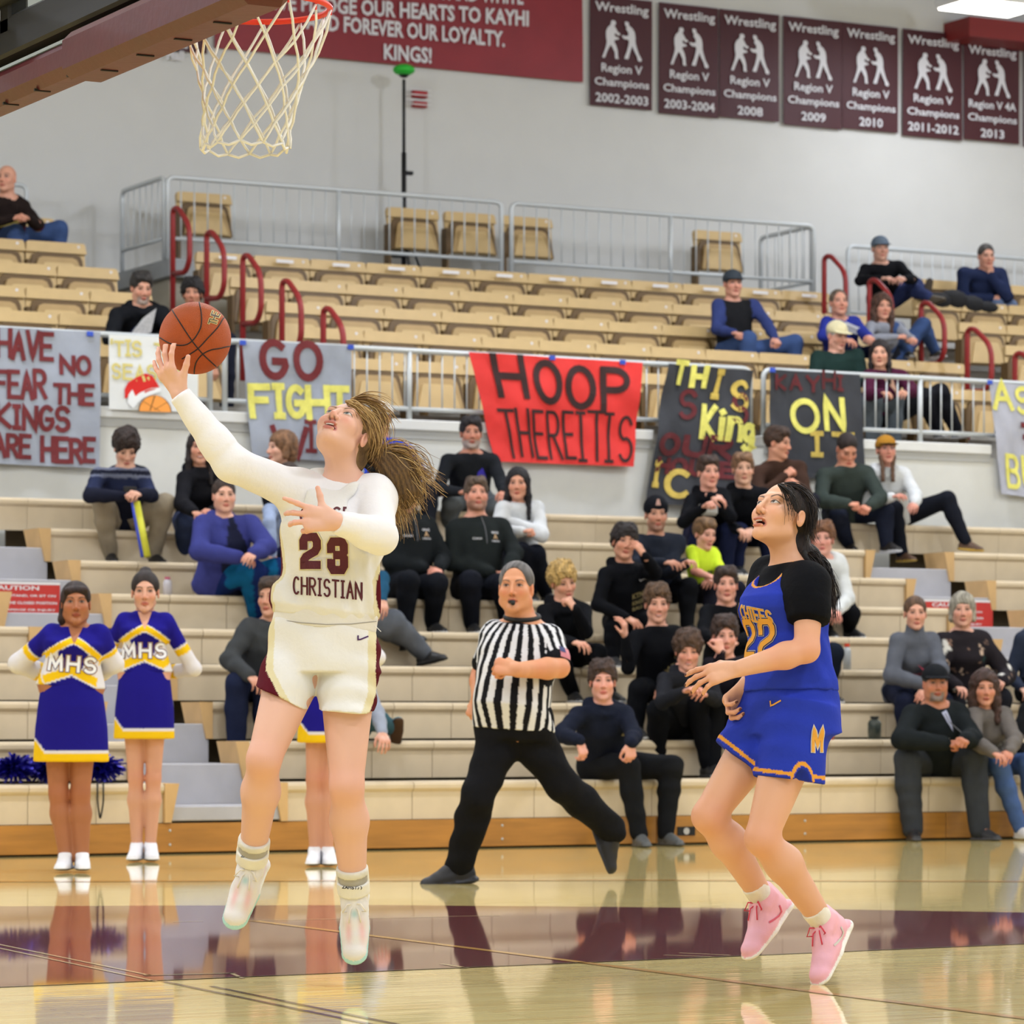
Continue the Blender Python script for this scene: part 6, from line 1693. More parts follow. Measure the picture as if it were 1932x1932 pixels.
spectator('dark-haired boy with a straight face in a black zip top', {'h': (1370, 1104), 'sl': (1330, 1150), 'sr': (1412, 1150), 'el': (1325, 1200), 'er': (1425, 1200), 'wl': (1350, 1205), 'wr': (1390, 1210)},
          (BLK, 'hoodie'), (BLK, 'trousers'), skin=(218, 158, 136), hair=('short', (52, 38, 32)), row=4, hipx=1372, yaw=2, tstyle=dict(o=.026))
spectator('smiling boy with curly brown hair and a gold printed sweatshirt', {'h': (1240, 1140), 'sl': (1195, 1198), 'sr': (1282, 1190), 'el': (1185, 1260), 'er': (1290, 1250), 'wl': (1180, 1200), 'wr': (1262, 1290), 'kl': (1205, 1300), 'kr': (1275, 1300)},
          (BLK, 'sweatshirt'), (BLK, 'trousers'), skin=(220, 162, 138), hair=('fluffy', (86, 64, 46)), row=3, hipx=1240, yaw=6, pitch=-6, mouth='smile', extras=lambda f, r: logo(f, r, 'grid'))
spectator('boy covering his mouth with his fist, black top', {'h': (1368, 1200), 'sl': (1335, 1250), 'sr': (1415, 1245), 'el': (1345, 1290), 'er': (1400, 1300), 'wl': (1362, 1232), 'wr': (1390, 1310), 'kl': (1350, 1330), 'kr': (1420, 1330)},
          ((30, 26, 32), 'hoodie'), (BLK, 'trousers'), skin=(220, 160, 140), hair=('fluffy', (58, 42, 36)), row=2, hipx=1370, yaw=4, pitch=-6, hand={'l': CHIN(UP * 1.0 - RC * .3)})
spectator('grinning boy with a brown mop of hair, black hoodie, knees forward', {'h': (1298, 1228), 'sl': (1248, 1280), 'sr': (1345, 1275), 'el': (1250, 1325), 'er': (1350, 1320), 'wl': (1292, 1305), 'wr': (1330, 1310), 'kl': (1240, 1340), 'kr': (1318, 1330), 'al': (1245, 1420), 'ar': (1335, 1432)},
          ((34, 35, 40), 'hoodie'), (BLK, 'trousers'), shoe=(30, 30, 32), skin=(222, 160, 138), hair=('mop', (70, 50, 38)), row=2, hipx=1290, yaw=2, pitch=-12, mouth='smile', tstyle=dict(o=.022, hood=True), sole=(40, 40, 42))
spectator('boy in a navy hooded jacket with a gold A, sprawled on the lowest bench', {'h': (1137, 1286), 'sl': (1085, 1345), 'sr': (1185, 1345), 'el': (1058, 1385), 'er': (1196, 1388), 'wl': (1092, 1398), 'wr': (1190, 1402), 'kl': (1186, 1446), 'kr': (1268, 1446), 'al': (1206, 1562), 'ar': (1256, 1562), 'tl': (18, 0), 'tr': (36, 0)},
          ((26, 30, 44), 'jacket'), ((26, 27, 30), 'trousers'), shoe=(78, 80, 80), sole=(70, 72, 72), skin=(220, 160, 142), hair=('fluffy', (60, 44, 38)), row=1, hipx=1140, yaw=2, sock=(226, 226, 228), tstyle=dict(o=.03, hood=True), hand={'l': dict(curl=(.8,) * 4, d=UP * -1 + RC * .4), 'r': dict(curl=(.8,) * 4, d=UP * -1)}, extras=lambda f, r: logo(f, r, 'A'), bstyle=dict(o=.024))
spectator('person in dark jeans hidden behind the player in blue', {'h': (1500, 1120), 'kl': (1520, 1235), 'kr': (1572, 1232), 'ar': (1560, 1330), 'al': (1510, 1330)}, (BLK, 'hoodie'), ((26, 32, 44), 'jeans'), skin=(220, 165, 145), hair=('short', (60, 46, 38)), row=4, hipx=1500, yaw=10, bstyle=dict(o=.026))

# ---- bleacher, right
spectator('woman in a grey high-necked sweatshirt with pink print', {'h': (1727, 1158), 'sl': (1690, 1205), 'sr': (1762, 1205), 'el': (1682, 1275), 'er': (1775, 1265), 'wl': (1740, 1290), 'wr': (1750, 1300), 'kl': (1710, 1325), 'kr': (1780, 1325)},
          ((92, 95, 104), 'sweatshirt'), ((28, 32, 50), 'jeans'), skin=(216, 160, 136), hair=('tight', (92, 68, 50)), sex='f', row=3, hipx=1712, yaw=2, tstyle=dict(o=.03, collar=.06), extras=lambda f, r: logo(f, r, 'pink'), fat=.01, Z=None)
def floral(P, f, cc):
    r_ = np.random.default_rng(5); n = 260; lo = P.min(0); hi = P.max(0); C_ = lo + r_.random((n, 3)) * (hi - lo); kinds = r_.integers(0, 5, n); sz = .018 + .03 * r_.random(n)
    pal = [lin((214, 212, 206)), lin((150, 120, 104)), lin((40, 60, 58)), lin((196, 170, 150)), lin((120, 96, 84))]
    for i in range(n):
        d = np.linalg.norm((P - C_[i]) * (1, 1, .7 + (i % 3) * .4), axis=1); a = np.arctan2(P[:, 2] - C_[i][2], P[:, 0] - C_[i][0]); m = d < sz[i] * (.75 + .35 * np.sin(a * (3 + i % 3) + i)); cc[m] = np.array(pal[kinds[i]])
    return cc
spectator('older woman with short grey hair and a floral blouse', {'h': (1816, 1152), 'sl': (1770, 1208), 'sr': (1858, 1205), 'el': (1775, 1280), 'er': (1900, 1275), 'wl': (1805, 1295), 'wr': (1890, 1285), 'kl': (1800, 1325), 'kr': (1888, 1318)},
          ((38, 34, 38), 'blouse'), ((30, 30, 36), 'trousers'), skin=(214, 160, 138), hair=('bob', (150, 144, 130)), sex='f', row=3, hipx=1812, yaw=-4, fat=.03, belly=.04, paint=floral, tstyle=dict(o=.026), brow=(120, 100, 84))
spectator('goateed man in a black cap and quarter-zip with clasped hands, lowest bench', {'h': (1765, 1290), 'sl': (1715, 1345), 'sr': (1812, 1342), 'el': (1700, 1395), 'er': (1835, 1392), 'wl': (1780, 1402), 'wr': (1822, 1396), 'kl': (1712, 1432), 'kr': (1838, 1428), 'al': (1722, 1550), 'ar': (1848, 1548), 'tl': (5, 0), 'tr': (45, 0)},
          ((28, 32, 34), 'quarter_zip'), ((54, 57, 62), 'trousers'), shoe=(34, 34, 38), sole=(70, 70, 74), skin=(186, 124, 96), hair=('buzz', (50, 46, 44)), hat=('cap', (28, 30, 34)), row=1, hipx=1768, yaw=4, beard=((120, 112, 108), -.9), fat=.035, belly=.05, extras=multi(logo, collar_shirt((170, 174, 200), .022, .06)), tstyle=dict(o=.03, collar=.03), hand={'l': FIST, 'r': FIST}, bstyle=dict(o=.026))
spectator('girl with long wavy brown hair, grey hoodie and blue jeans, lowest bench', {'h': (1858, 1300), 'sl': (1835, 1345), 'sr': (1900, 1345), 'el': (1840, 1400), 'er': (1915, 1395), 'wl': (1875, 1420), 'wr': (1905, 1418), 'kl': (1885, 1440), 'kr': (1940, 1440), 'al': (1925, 1555), 'ar': (1960, 1560)},
          ((104, 98, 94), 'hoodie'), ((70, 92, 136), 'jeans'), shoe=(210, 206, 204), skin=(198, 138, 112), hair=('wavy', (62, 42, 36)), sex='f', row=1, hipx=1864, yaw=0, extras=lambda f, r: logo(f, r, 'hoodie'), tstyle=dict(o=.028))
spectator('person in a navy sweatshirt cut by the right picture edge, upper of two', {'h': (1962, 1140), 'sl': (1922, 1205), 'el': (1905, 1275), 'wl': (1930, 1300)}, ((44, 50, 66), 'sweatshirt'), (BLK, 'trousers'), hair=('short', (60, 50, 44)), row=3, hipx=1958, yaw=-5)
spectator('person in a black coat cut by the right picture edge, lower of two', {'h': (1975, 1275), 'sl': (1932, 1335), 'el': (1915, 1400), 'wl': (1940, 1430)}, ((24, 25, 28), 'coat'), (BLK, 'trousers'), hair=('short', (60, 50, 44)), row=1, hipx=1972, yaw=-5)

# ---- small things on the benches
def bottle(px, row, dy, col, capc, label, h=.2, r=.032):
    y = YB(row) + dy; p = on_y(px, 1200, y); z = HS(row); q = empty('water_bottle', (p.x, y, z), label, 'bottle')
    mb = MB(); n = 14; prof = [(r, 0), (r, h * .7), (r * .8, h * .8), (r * .4, h * .88), (r * .4, h * .9)]
    vs = []; 
    for rr, zz in prof:
        for i in range(n): vs.append((p.x + rr * math.cos(6.283 * i / n), y + rr * math.sin(6.283 * i / n), z + zz))
    fs = [(a * n + i, a * n + (i + 1) % n, (a + 1) * n + (i + 1) % n, (a + 1) * n + i) for a in range(len(prof) - 1) for i in range(n)] + [tuple(range(n))[::-1]]
    mb.add(vs, fs).build('bottle_body', mat('bottle_%d' % px, col, .2, alpha=.85), q, True)
    MB().tube([(p.x, y, z + h * .88), (p.x, y, z + h)], r * .62, 12).build('cap', mat('cap_%d' % px, capc, .4), q)
bottle(1598, 4, .05, (190, 196, 200), (222, 70, 40), 'clear bottle with an orange cap on the bench behind the player in blue')
bottle(316, 6, .06, (200, 196, 204), (190, 90, 120), 'white and pink drinks can behind the second cheerleader', .13, .033)
bottle(1566, 2, .05, (200, 90, 90), (40, 40, 60), 'small red drink bottle behind the blue shorts', .16, .03)
bottle(1650, 2, .08, (50, 60, 56), (34, 36, 36), 'dark green bottle on the bench beside the man in the black cap', .17, .05)
m_pom = mat('pom_blue', (34, 30, 150), .22, metal=.6, spec=.8, var=.3, vscale=40)
def pompom(px, label, seed):
    c = on_y(px, 1462, YB(1) + .16); c.z = HS(1) + .10; r_ = random.Random(seed); mb = MB(); q = empty('pompom', (c.x, c.y, HS(1)), label, 'pompom', 'blue metallic pompoms on the lowest bench')
    for i in range(520):
        d = Vector((r_.gauss(0, 1), r_.gauss(0, 1), r_.gauss(0, .8))).normalized(); L_ = r_.uniform(.09, .17)
        e = c + Vector((d.x * L_ * 1.1, d.y * L_ * .8, d.z * L_ * .62)); t = d.cross(Vector((r_.random() - .5, r_.random() - .5, r_.random() - .5))).normalized() * .007
        m_ = c.lerp(e, .6) + Vector((0, 0, .012)); a = c.lerp(e, .15)
        mb.add([a - t, a + t, m_ + t, m_ - t, e + t * 1.2, e - t * 1.2], [(0, 1, 2, 3), (3, 2, 4, 5)])
    o = mb.build('streamers', m_pom, q); o['kind'] = 'stuff'
    return q
pompom(28, 'blue metallic pompom at the far left end of the lowest bench', 1); pompom(92, 'blue metallic pompom behind the first cheerleader\'s legs', 2); pompom(188, 'blue metallic pompom between the two cheerleaders', 3)
ps = [on_y(x, y, YB(1) - .035) for x, y in ((184, 1475), (184, 1515), (189, 1548), (195, 1515), (195, 1475))]
r = empty('strap', ps[0], 'black strap loop hanging over the lowest bench between the cheerleaders', 'strap'); MB().tube(fillet(ps, .03), .006, 6).build('strap_loop', m_black, r, True)
c = on_y(1295, 1568, Y0 - .012); r = empty('sticker', c, 'small black and white oval sticker on the oak kickboard', 'sticker')
MB().box(c.x - .07, c.x + .07, c.y - .002, c.y + .004, c.z - .03, c.z + .03).build('sticker_base', m_black, r)
MB().tube([(c.x, c.y - .003, c.z), (c.x, c.y - .001, c.z)], .024, 16).build('sticker_oval', mat('sticker_pale', (190, 188, 186), .6), r)
bag(298, 940, 29.6, 'small black cap and jacket heap on the top bench beside the boy with the phone', (24, 24, 28))
# ================================================================= REFEREE, CHEERLEADERS, PLAYERS
def cb(r, u, t): return RC * r + UP * u + TC * t
def frFU(F_, U_):
    f_ = cb(*F_).normalized(); u = cb(*U_); r = f_.cross(u).normalized(); u = r.cross(f_)
    return np.array([[r[i], f_[i], u[i]] for i in range(3)])
def fig(J, Z, s=1.0, ty=0, fem=True, hk=1.0, Rh=None):
    """explicit figure: every joint as (px, py, depth offset)"""
    f = Fig(); f.s = s; f.fem = fem; f.fwd = facing(ty); f.rt = RC * math.cos(math.radians(ty)) - TC * math.sin(math.radians(ty)); f.hk = hk
    for n, q in J.items():
        p = at(q[0], q[1], Z + (q[2] if len(q) > 2 else 0)); setattr(f, {'p': 'P', 'n': 'N', 'h': 'H', 'hpl': 'hpl', 'hpr': 'hpr'}.get(n, n[0].upper() + n[1:]), p)
    f.Rh = Rh if Rh is not None else frame(f.fwd); f.Tl = f.Tr = f.fwd; f.bare = True
    return f
def hero_body(f, root, sex, mouth, hand, skin, brow, h=.007, hh=.0021, hnd=.0026, fat=0, belly=0, limb=1.0, neck=.0, lip=None, iris=(60, 40, 28), gaze=(0, 0), extra=None, bold=0.0, nose=1.0, jaw=1.0, beard=None, slim=0.0, blush=1.0):
    lo_, hi_ = bounds(pts_of(f), .16); fine = [(v3(f.H) - [.105, .115, .125], v3(f.H) + [.105, .12, .125], hh)]
    for c in 'lr':
        if hand.get(c) is not None:
            d = Vector(hand[c]['d']).normalized(); q = getattr(f, 'W' + c) + d * .085; fine.append((v3(q) - .10, v3(q) + .10, hnd))
    G = Grid(lo_, hi_, h, fine); body_sdf(G, f, fat, belly, sex, mouth, hand, jaw, True, limb, nose=nose, slim=slim)
    if extra: extra(G)
    P, Fq = G.mesh()
    o = finish('body', P, Fq, skin_cols(P, f, skin, brow, mouth, lip, iris, beard, gaze, blush, bold), m_skin, root)
    return o
def teeth(f, root, n=6, w=.026):
    M = f.MH; G = Grid(v3(f.H) - .16, v3(f.H) + .16, .05, [(v3(f.H) + M[0] @ np.array((0, .088, -.062)) - .024, v3(f.H) + M[0] @ np.array((0, .088, -.062)) + .024, .0011)])
    for i in range(n):
        x = (i - (n - 1) / 2) * w / n; G.ell([x * f.hk, (.0915 - 9 * x * x) * f.hk, -.0640 * f.hk], [.0026, .0025, .0042], .0006, M)
    P, Fq = G.mesh(0)
    if len(P): finish('teeth', P, Fq, flatcol(P, (236, 230, 220)), m_shoe, root)
def garment(f, name, root, build, cols, h=.008, pts=None, m=None, marg=.2):
    ps = pts or pts_of(f); lo_, hi_ = bounds(ps, marg); G = Grid(lo_, hi_, h); axv = (f.N - f.P).normalized(); fw = Vector(np.cross(v3(axv), v3(f.rt))); G.fsign = 1.0 if fw.dot(f.fwd) > 0 else -1.0
    build(G); P, Fq = G.mesh(); return finish(name, P, Fq, cols(P), m or m_clothf, root)
def tl(P, f):
    """torso-local: side, forward, height along the spine"""
    axv = (f.N - f.P).normalized(); s_ = (f.rt - axv * f.rt.dot(axv)).normalized(); fw = s_.cross(axv); fw = fw if fw.dot(f.fwd) > 0 else -fw
    q = P - v3(f.P); return q @ v3(s_), q @ v3(fw), q @ v3(axv)
def laces(root, f, c, M, k, col=(240, 236, 230), loop=True):
    q = lambda x, y, z: Vector(M[1] + M[0] @ (np.array((x, y, z)) * k)); mm = mat('lace_%d%d%d' % col, col, .7)
    for i in range(5):
        y = .035 + .016 * i; z = .012 - .0105 * i
        MB().tube([q(-.026, y, z - .010), q(0, y + .006, z + .006), q(.026, y + .003, z - .010)], .0026, 6).build('lace', mm, root, True)
    if loop:
        for sg in (-1, 1):
            MB().tube([q(0, .03, .018), q(sg * .02, .042, .034), q(sg * .034, .06, .018), q(sg * .018, .05, .006), q(0, .032, .016)], .0026, 6).build('lace', mm, root, True)
            MB().tube([q(0, .03, .018), q(sg * .012, .055, .020), q(sg * .018, .085, -.002)], .0024, 6).build('lace', mm, root, True)
def hshoe(f, c, root, td, k, colfn, h=.0055, up=None, flat=0):
    An = getattr(f, 'A' + c); sh = (getattr(f, 'K' + c) - An).normalized(); td = Vector(td).normalized()
    M = (frame(td, up if up is not None else sh), v3(An)); G = Grid(v3(An) - .24, v3(An) + .24, h)
    add_shoe(G, M, k)
    C = lambda a, b, r1, r2, kk=.01, **q: G.cone([x * k for x in a], [x * k for x in b], r1 * k, r2 * k, kk, M, **q)
    C((0, .006, .022), (0, .060, -.012), .034, .034, .014, flat=((0, .5, 1), .55))
    C((-.026, -.02, .004), (-.026, .03, .0), .014, .012, .012); C((.026, -.02, .004), (.026, .03, .0), .014, .012, .012); C((0, -.046, -.01), (0, -.046, .022), .020, .014, .015)
    G.ell([0, -.048 * k, -.070 * k], [.045 * k, .034 * k, .016 * k], .006, M)
    G.half([0, 0, -.088 * k], (0, 0, -1), M)
    P, Fq = G.mesh(); pl = (P - M[1]) @ M[0] / k
    finish('shoe', P, Fq, colfn(pl), m_shoe, root); return M
def sock(f, c, root, col, r0=.036, r1=.042, ln=.10, name='sock'):
    An = getattr(f, 'A' + c); sh = (getattr(f, 'K' + c) - An).normalized(); G = Grid(v3(An) - .16, v3(An) + .2, .005); G.capcone(An - sh * .02, An + sh * ln, r0, r1, .004); G.folds(.0012, tuple(sh), 420); P, Fq = G.mesh(); return finish(name, P, Fq, flatcol(P, col), m_cloth, root)

# ---------------------------------------------------------------- referee
J = {'h': (973, 1110, -.05), 'n': (985, 1172, 0), 'p': (970, 1372, 0), 'sl': (935, 1196, .06), 'sr': (1036, 1205, -.04), 'el': (908, 1272, .16), 'er': (1056, 1260, -.17), 'wl': (903, 1315, .05), 'wr': (978, 1264, -.36),
     'hpl': (946, 1388, .0), 'hpr': (998, 1388, 0), 'kl': (902, 1500, -.12), 'kr': (1062, 1482, .02), 'al': (866, 1632, .05), 'ar': (1156, 1566, .26)}
f = fig(J, 18.9, 1.08, -22, False, 1.12, frame(facing(-10, 4)))
root = empty('person', at(870, 1668, 18.9), 'referee in a black and white striped shirt running with a whistle in his mouth', 'person')
hd = {'l': dict(d=-UP * .9 - RC * .3 + TC * .2, up=-RC * .5 + TC * .6, curl=(1.25,) * 4, th=.9, side=1), 'r': dict(d=-RC * 1.0 + UP * .18, up=TC * .8 + UP * .5, curl=(1.35,) * 4, th=.9, side=1, k=1.15)}
f.Tl = -RC * .93 - UP * .12; f.Tr = -UP * .93 + RC * .32
hero_body(f, root, 'm', 'shut', hd, (214, 150, 112), (72, 62, 58), h=.014, hh=.0042, hnd=.005, fat=.022, belly=.07, bold=.6, jaw=1.12)
def refc(P):
    x, y, z = tl(P, f); cc = flatcol(P, (222, 222, 226)); arm = np.minimum(seg_t(P, f.Sl, f.El)[1], seg_t(P, f.Sr, f.Er)[1])
    an = np.arctan2(x / 1.15, y + .03) * .185; m = np.floor(an / .0245 + .5) % 2 == 0
    for c, sg in (('l', -1), ('r', 1)):
        S, E = getattr(f, 'S' + c), getattr(f, 'E' + c); t, d = seg_t(P, S, E); am = (np.abs(x) > .185) & (d < .12) & (t > -.2)
        ax_ = v3((E - S).normalized()); q = P - v3(S); q = q - np.outer(q @ ax_, ax_); a_ = np.arctan2(q @ v3(TC), q @ v3(RC * .7 + UP * .5)) * .085
        m = np.where(am, np.floor(a_ / .0235) % 2 == 0, m); m = np.where(am & (t > .655), True, m)
    dn = np.linalg.norm((P - v3(f.N + UP * .015)) * (1, 1, 1.1), axis=1); m = m | (dn < .108)
    cc[m] = np.array(lin((24, 24, 28))); return cc
o = garment(f, 'referee_shirt', root, lambda G: (top_sdf(G, f, o=.016, sleeve=.36, hem=-.02, fat=.024, belly=.085, collar=.02, wrinkle=.003), None), refc, .0066)
bv = bvh_of([o])
fc = (f.Sr + f.Er) / 2 + TC * .02 + RC * .03
for nm, pts_, m_ in (('flag_patch', [(-.04, -.028), (.04, -.028), (.04, .028), (-.04, .028)], mat('flag_rose', (206, 130, 140), .7)), ('flag_canton', [(-.04, .0), (-.004, .0), (-.004, .028), (-.04, .028)], mat('flag_blue', (60, 66, 110), .7))):
    poly_decal(nm, pts_, fc, RC * .95 - UP * .25, UP * .95 + RC * .25, TC * .8 + RC * .5, bv, m_, root, .004 if nm == 'flag_patch' else .006)
garment(f, 'trousers', root, lambda G: bottom_sdf(G, f, o=.018, fat=.022, belly=.05, length=1.0, flare=.008, wrinkle=.005, top=.22), lambda P: flatcol(P, (24, 24, 27)), .012, m=m_cloth)
make_hair(f, 'receding', (104, 100, 100), root, .006); q0 = f.N + UP * .022 + TC * .01; MB().tube([q0 + RC * .088 * math.cos(a) + TC * .080 * math.sin(a) - UP * .020 * math.sin(a) for a in np.linspace(0, 6.283, 24, endpoint=False)], .013, 8, closed=True).build('collar', m_black, root, True) 
for c, td, up in (('l', -RC * .93 - UP * .12 + TC * .25, UP), ('r', -UP * .93 + RC * .32 + TC * .1, RC * .9 + TC * .3 + UP * .2)):
    hshoe(f, c, root, td, 1.2, lambda pl: np.where((pl[:, 2] < -.066)[:, None], np.array(lin((40, 42, 54))), np.array(lin((26, 26, 32)))), .008, up=up)
wc = f.H + Vector(f.Rh @ np.array((-.004, .112, -.078))) * 1.05; r2 = empty('whistle', wc, 'small black whistle held in the referee\'s lips', 'whistle')
MB().cbox(wc.x - .012, wc.x + .012, wc.y - .015, wc.y + .03, wc.z - .009, wc.z + .009, .005).sphere((wc.x - .004, wc.y - .014, wc.z - .008), .012, 12, 8).build('whistle_body', m_black, r2, True)

# ---------------------------------------------------------------- cheerleaders
BLU = (30, 24, 128); YEL = (236, 192, 26); WHT = (222, 218, 222)
def cheer(label, J, Z, skin, hairc, hstyle, fat, hem_y, hw, ty=6, yaw=4, pitch=0, bun=False, base=None, hk=1.03, mhs=True):
    f = fig(J, Z, 1.0, ty, True, hk, frame(facing(yaw, pitch)))
    root = empty('person', at(*base, Z), label, 'person')
    hd = {'l': dict(d=RC * .9 - UP * .3 - TC * .5, up=-TC, curl=(.6,) * 4, th=.4, side=1), 'r': dict(d=-RC * .9 - UP * .3 - TC * .5, up=-TC, curl=(.6,) * 4, th=.4, side=-1)}
    hero_body(f, root, 'f', 'shut', hd, skin, [v * .6 for v in hairc], h=.014, hh=.0042, hnd=.007, fat=fat, limb=.92, bold=.7)
    def tc(P):
        x, y, z = tl(P, f); ax = np.abs(x); cc = flatcol(P, BLU); S = lambda m, c_: cc.__setitem__(m, np.array(lin(c_)))
        arm = np.minimum.reduce([seg_t(P, f.Sl, f.El)[1], seg_t(P, f.Sr, f.Er)[1]]); tor = (ax < .135 + fat) 
        zb = .262 - .62 * ax ** 1.25 * 1.6; low = .075 - .42 * ax
        body = ax < .150 + fat
        S(body & (z < zb) & ~(ax < .045 + .42 * np.clip(z - .085, 0, 1)), WHT)
        S(body & (np.abs(z - zb) < .026), WHT); S(body & (np.abs(z - zb) < .020), YEL)
        S(body & (z < low + .045) & (z > low - .012), YEL); S(body & (z < low - .006) & (z > low - .016), WHT)
        S(body & (z <= low - .016), BLU)
        for c in 'lr':
            A1, B1, C1 = getattr(f, 'S' + c), getattr(f, 'E' + c), getattr(f, 'W' + c); t, d = seg_t(P, A1, B1); t2, d2 = seg_t(P, B1, C1); am = (ax > .120 + fat) & (d < d2 + .002) & (t > .05)
            S(am & (t > .50), WHT); S(am & (t > .53) & (t < .66), YEL); S(am & (t > .68), WHT)
            fm = (d2 < d) & (d2 < .07); S(fm, WHT); S(fm & (t2 > .42), YEL); S(fm & (t2 > .62), WHT); S(fm & (t2 > .66), BLU)
        # V neck
        return cc
    o = garment(f, 'cheer_top', root, lambda G: top_sdf(G, f, o=.008, sleeve=1.0, hem=.02, fat=fat, wrinkle=.0012), tc, .0085)
    bv = bvh_of([o]); rt, up, out = chest(f)
    # v neckline shows skin
    poly_decal('neckline', [(-.042, .055), (.042, .055), (.030, .02), (0, -.055), (-.030, .02)], f.N - up * .045, rt, up, out, bv, mat('skin_patch_%d' % skin[0], skin, .5), root, .003)
    if mhs:
        c0 = f.P + up * .128
        for m_, wd in ((mat('mhs_gold', (200, 150, 60), .6), .029), (mat('mhs_navy', (40, 34, 110), .6), .024), (mat('mhs_white', (236, 236, 240), .6), .017)):
            st, L_ = strokes('MHS', .060, .078, .034); st = [[(x - L_ / 2, y - .039) for x, y in q] for q in st]
            decal('lettering', st, wd, c0, rt, up, out, bv, m_, root, off=.004 + (.029 - wd) * .25)
    hz = at(J['p'][0], hem_y, Z); L_ = (f.P - hz).length
    def sk(G):
        w0 = .140 + fat * .75
        prof = [(0, hw, hw * .74, 0), (.40, hw * .955, hw * .72, 0), (.66, hw * .88, .128 + fat, 0), (.86, w0 + .012, .116 + fat, 0), (1.0, w0 + .002, .106 + fat, 0)]
        top_ = f.P + (f.N - f.P).normalized() * .055
        G.loft(hz, top_, f.rt, prof, .0); G.half(hz, (0, 0, -1)); G.folds(.0025, (.9, .4, .2), 26, seed=1)
    def sc(P):
        cc = flatcol(P, BLU); z = P[:, 2] - hz.z; x = (P - v3(hz)) @ v3(RC); e = np.clip((-x - hw * .62) / (hw * .3), 0, 1) * .07
        cc[z < .062 + e] = np.array(lin(WHT)); cc[z < .048 + e] = np.array(lin(YEL)); return cc
    garment(f, 'skirt', root, sk, sc, .0085, pts=[f.P, hz])
    make_hair(f, hstyle, hairc, root, .006, bun=bun, extra=None if bun else (lambda G, M, k: (G.cone([.070, -.02, .0], [.078, -.01, -.085], .022, .020, .02, M), G.cone([.078, -.01, -.085], [.070, -.02, -.13], .020, .012, .02, M), G.cone([-.05, .062, .075], [.05, .066, .070], .018, .018, .02, M), G.cone([.05, .05, .07], [.068, .035, .01], .014, .010, .015, M), G.cone([-.05, .05, .07], [-.068, .035, .02], .014, .010, .015, M))))
    for c in 'lr':
        An = getattr(f, 'A' + c); sg = -1 if c == 'l' else 1
        M = hshoe(f, c, root, facing(ty + sg * 9), .95, lambda pl: np.where((pl[:, 2] < -.074)[:, None], np.array(lin((30, 36, 50))), np.array(lin((236, 236, 242)))), .007, up=UP)
        laces(root, f, c, M, .95, (244, 244, 246), False)
    return f
c1 = dict(h=(143, 1140, -.03), n=(143, 1184, 0), p=(134, 1296, 0), sl=(99, 1198, 0), sr=(187, 1198, 0), el=(34, 1252, .10), er=(215, 1252, .08), wl=(112, 1282, .25), wr=(168, 1284, .25), hpl=(106, 1318, 0), hpr=(160, 1318, 0), kl=(110, 1498, 0), kr=(152, 1498, 0), al=(124, 1614, .02), ar=(154, 1614, .02))
cheer('cheerleader with loose dark brown hair in a blue, yellow and white uniform, leftmost', c1, 20.4, (168, 108, 74), (46, 32, 30), 'tight', .024, 1437, .212, base=(142, 1643), yaw=8, pitch=4)
c2 = dict(h=(274, 1118, -.03), n=(273, 1158, 0), p=(272, 1268, 0), sl=(236, 1172, 0), sr=(312, 1172, 0), el=(196, 1235, .10), er=(366, 1262, .08), wl=(250, 1264, .23), wr=(292, 1272, .23), hpl=(250, 1288, 0), hpr=(294, 1288, 0), kl=(256, 1468, 0), kr=(290, 1468, 0), al=(258, 1598, .02), ar=(284, 1598, .02))
cheer('cheerleader with her dark hair in a high bun, second from the left', c2, 21.9, (214, 160, 134), (40, 30, 28), 'tight', .0, 1394, .185, bun=True, base=(270, 1626))
c3 = dict(h=(634, 1128, -.03), n=(634, 1170, 0), p=(622, 1275, 0), sl=(596, 1186, 0), sr=(676, 1186, 0), el=(560, 1245, .10), er=(712, 1240, .02), wl=(590, 1278, .16), wr=(690, 1270, .12), hpl=(600, 1298, 0), hpr=(646, 1298, 0), kl=(592, 1470, 0), kr=(622, 1470, 0), al=(594, 1606, .02), ar=(618, 1606, .02))
cheer('cheerleader hidden behind the player in white, only her legs and skirt hem showing', c3, 21.2, (206, 150, 124), (60, 44, 36), 'tight', .0, 1401, .19, base=(606, 1634), mhs=False)

# ---------------------------------------------------------------- player in white
ZA = 11.6
RA = frFU((-.14, .74, .66), (.34, .67, -.68))
JA = {'h': (646, 819, -.03), 'n': (648, 902, .0), 'p': (611, 1215, 0), 'sl': (566, 930, -.02), 'sr': (704, 940, .0), 'el': (437, 875, -.16), 'er': (716, 1012, -.22), 'wl': (339, 744, -.18), 'wr': (634, 984, -.34),
      'hpl': (566, 1240, 0), 'hpr': (656, 1242, 0), 'kl': (498, 1432, -.16), 'kr': (654, 1482, -.10), 'al': (474, 1632, .10), 'ar': (668, 1694, .06)}
f = fig(JA, ZA, 1.0, -4, True, 1.0, RA); fA = f
root = empty('person', at(610, 1820, ZA), 'player in the white 23 uniform leaping for a lay-up, blonde ponytail flying', 'person')
hdl = dict(d=UP * .82 - RC * .46 + TC * .02, up=-RC * .50 + TC * .62 - UP * .30, curl=(.28, .30, .26, .22), th=.25, sp=.26, side=1, k=.98, td=(.75, .62, -.22))
hdr = dict(d=-RC * 1.0 + UP * .12 + TC * .1, up=TC * .92 + UP * .15, curl=(.10, .42, .5, .95), th=.1, sp=.20, side=1, k=1.0, td=(1.0, .30, -.05))
def brace_cols(P): return flatcol(P, (236, 232, 222))
f.Tl = (-RC * .24 - UP * .80 + TC * .3).normalized(); f.Tr = (RC * .05 - UP * .82 + TC * .3).normalized()
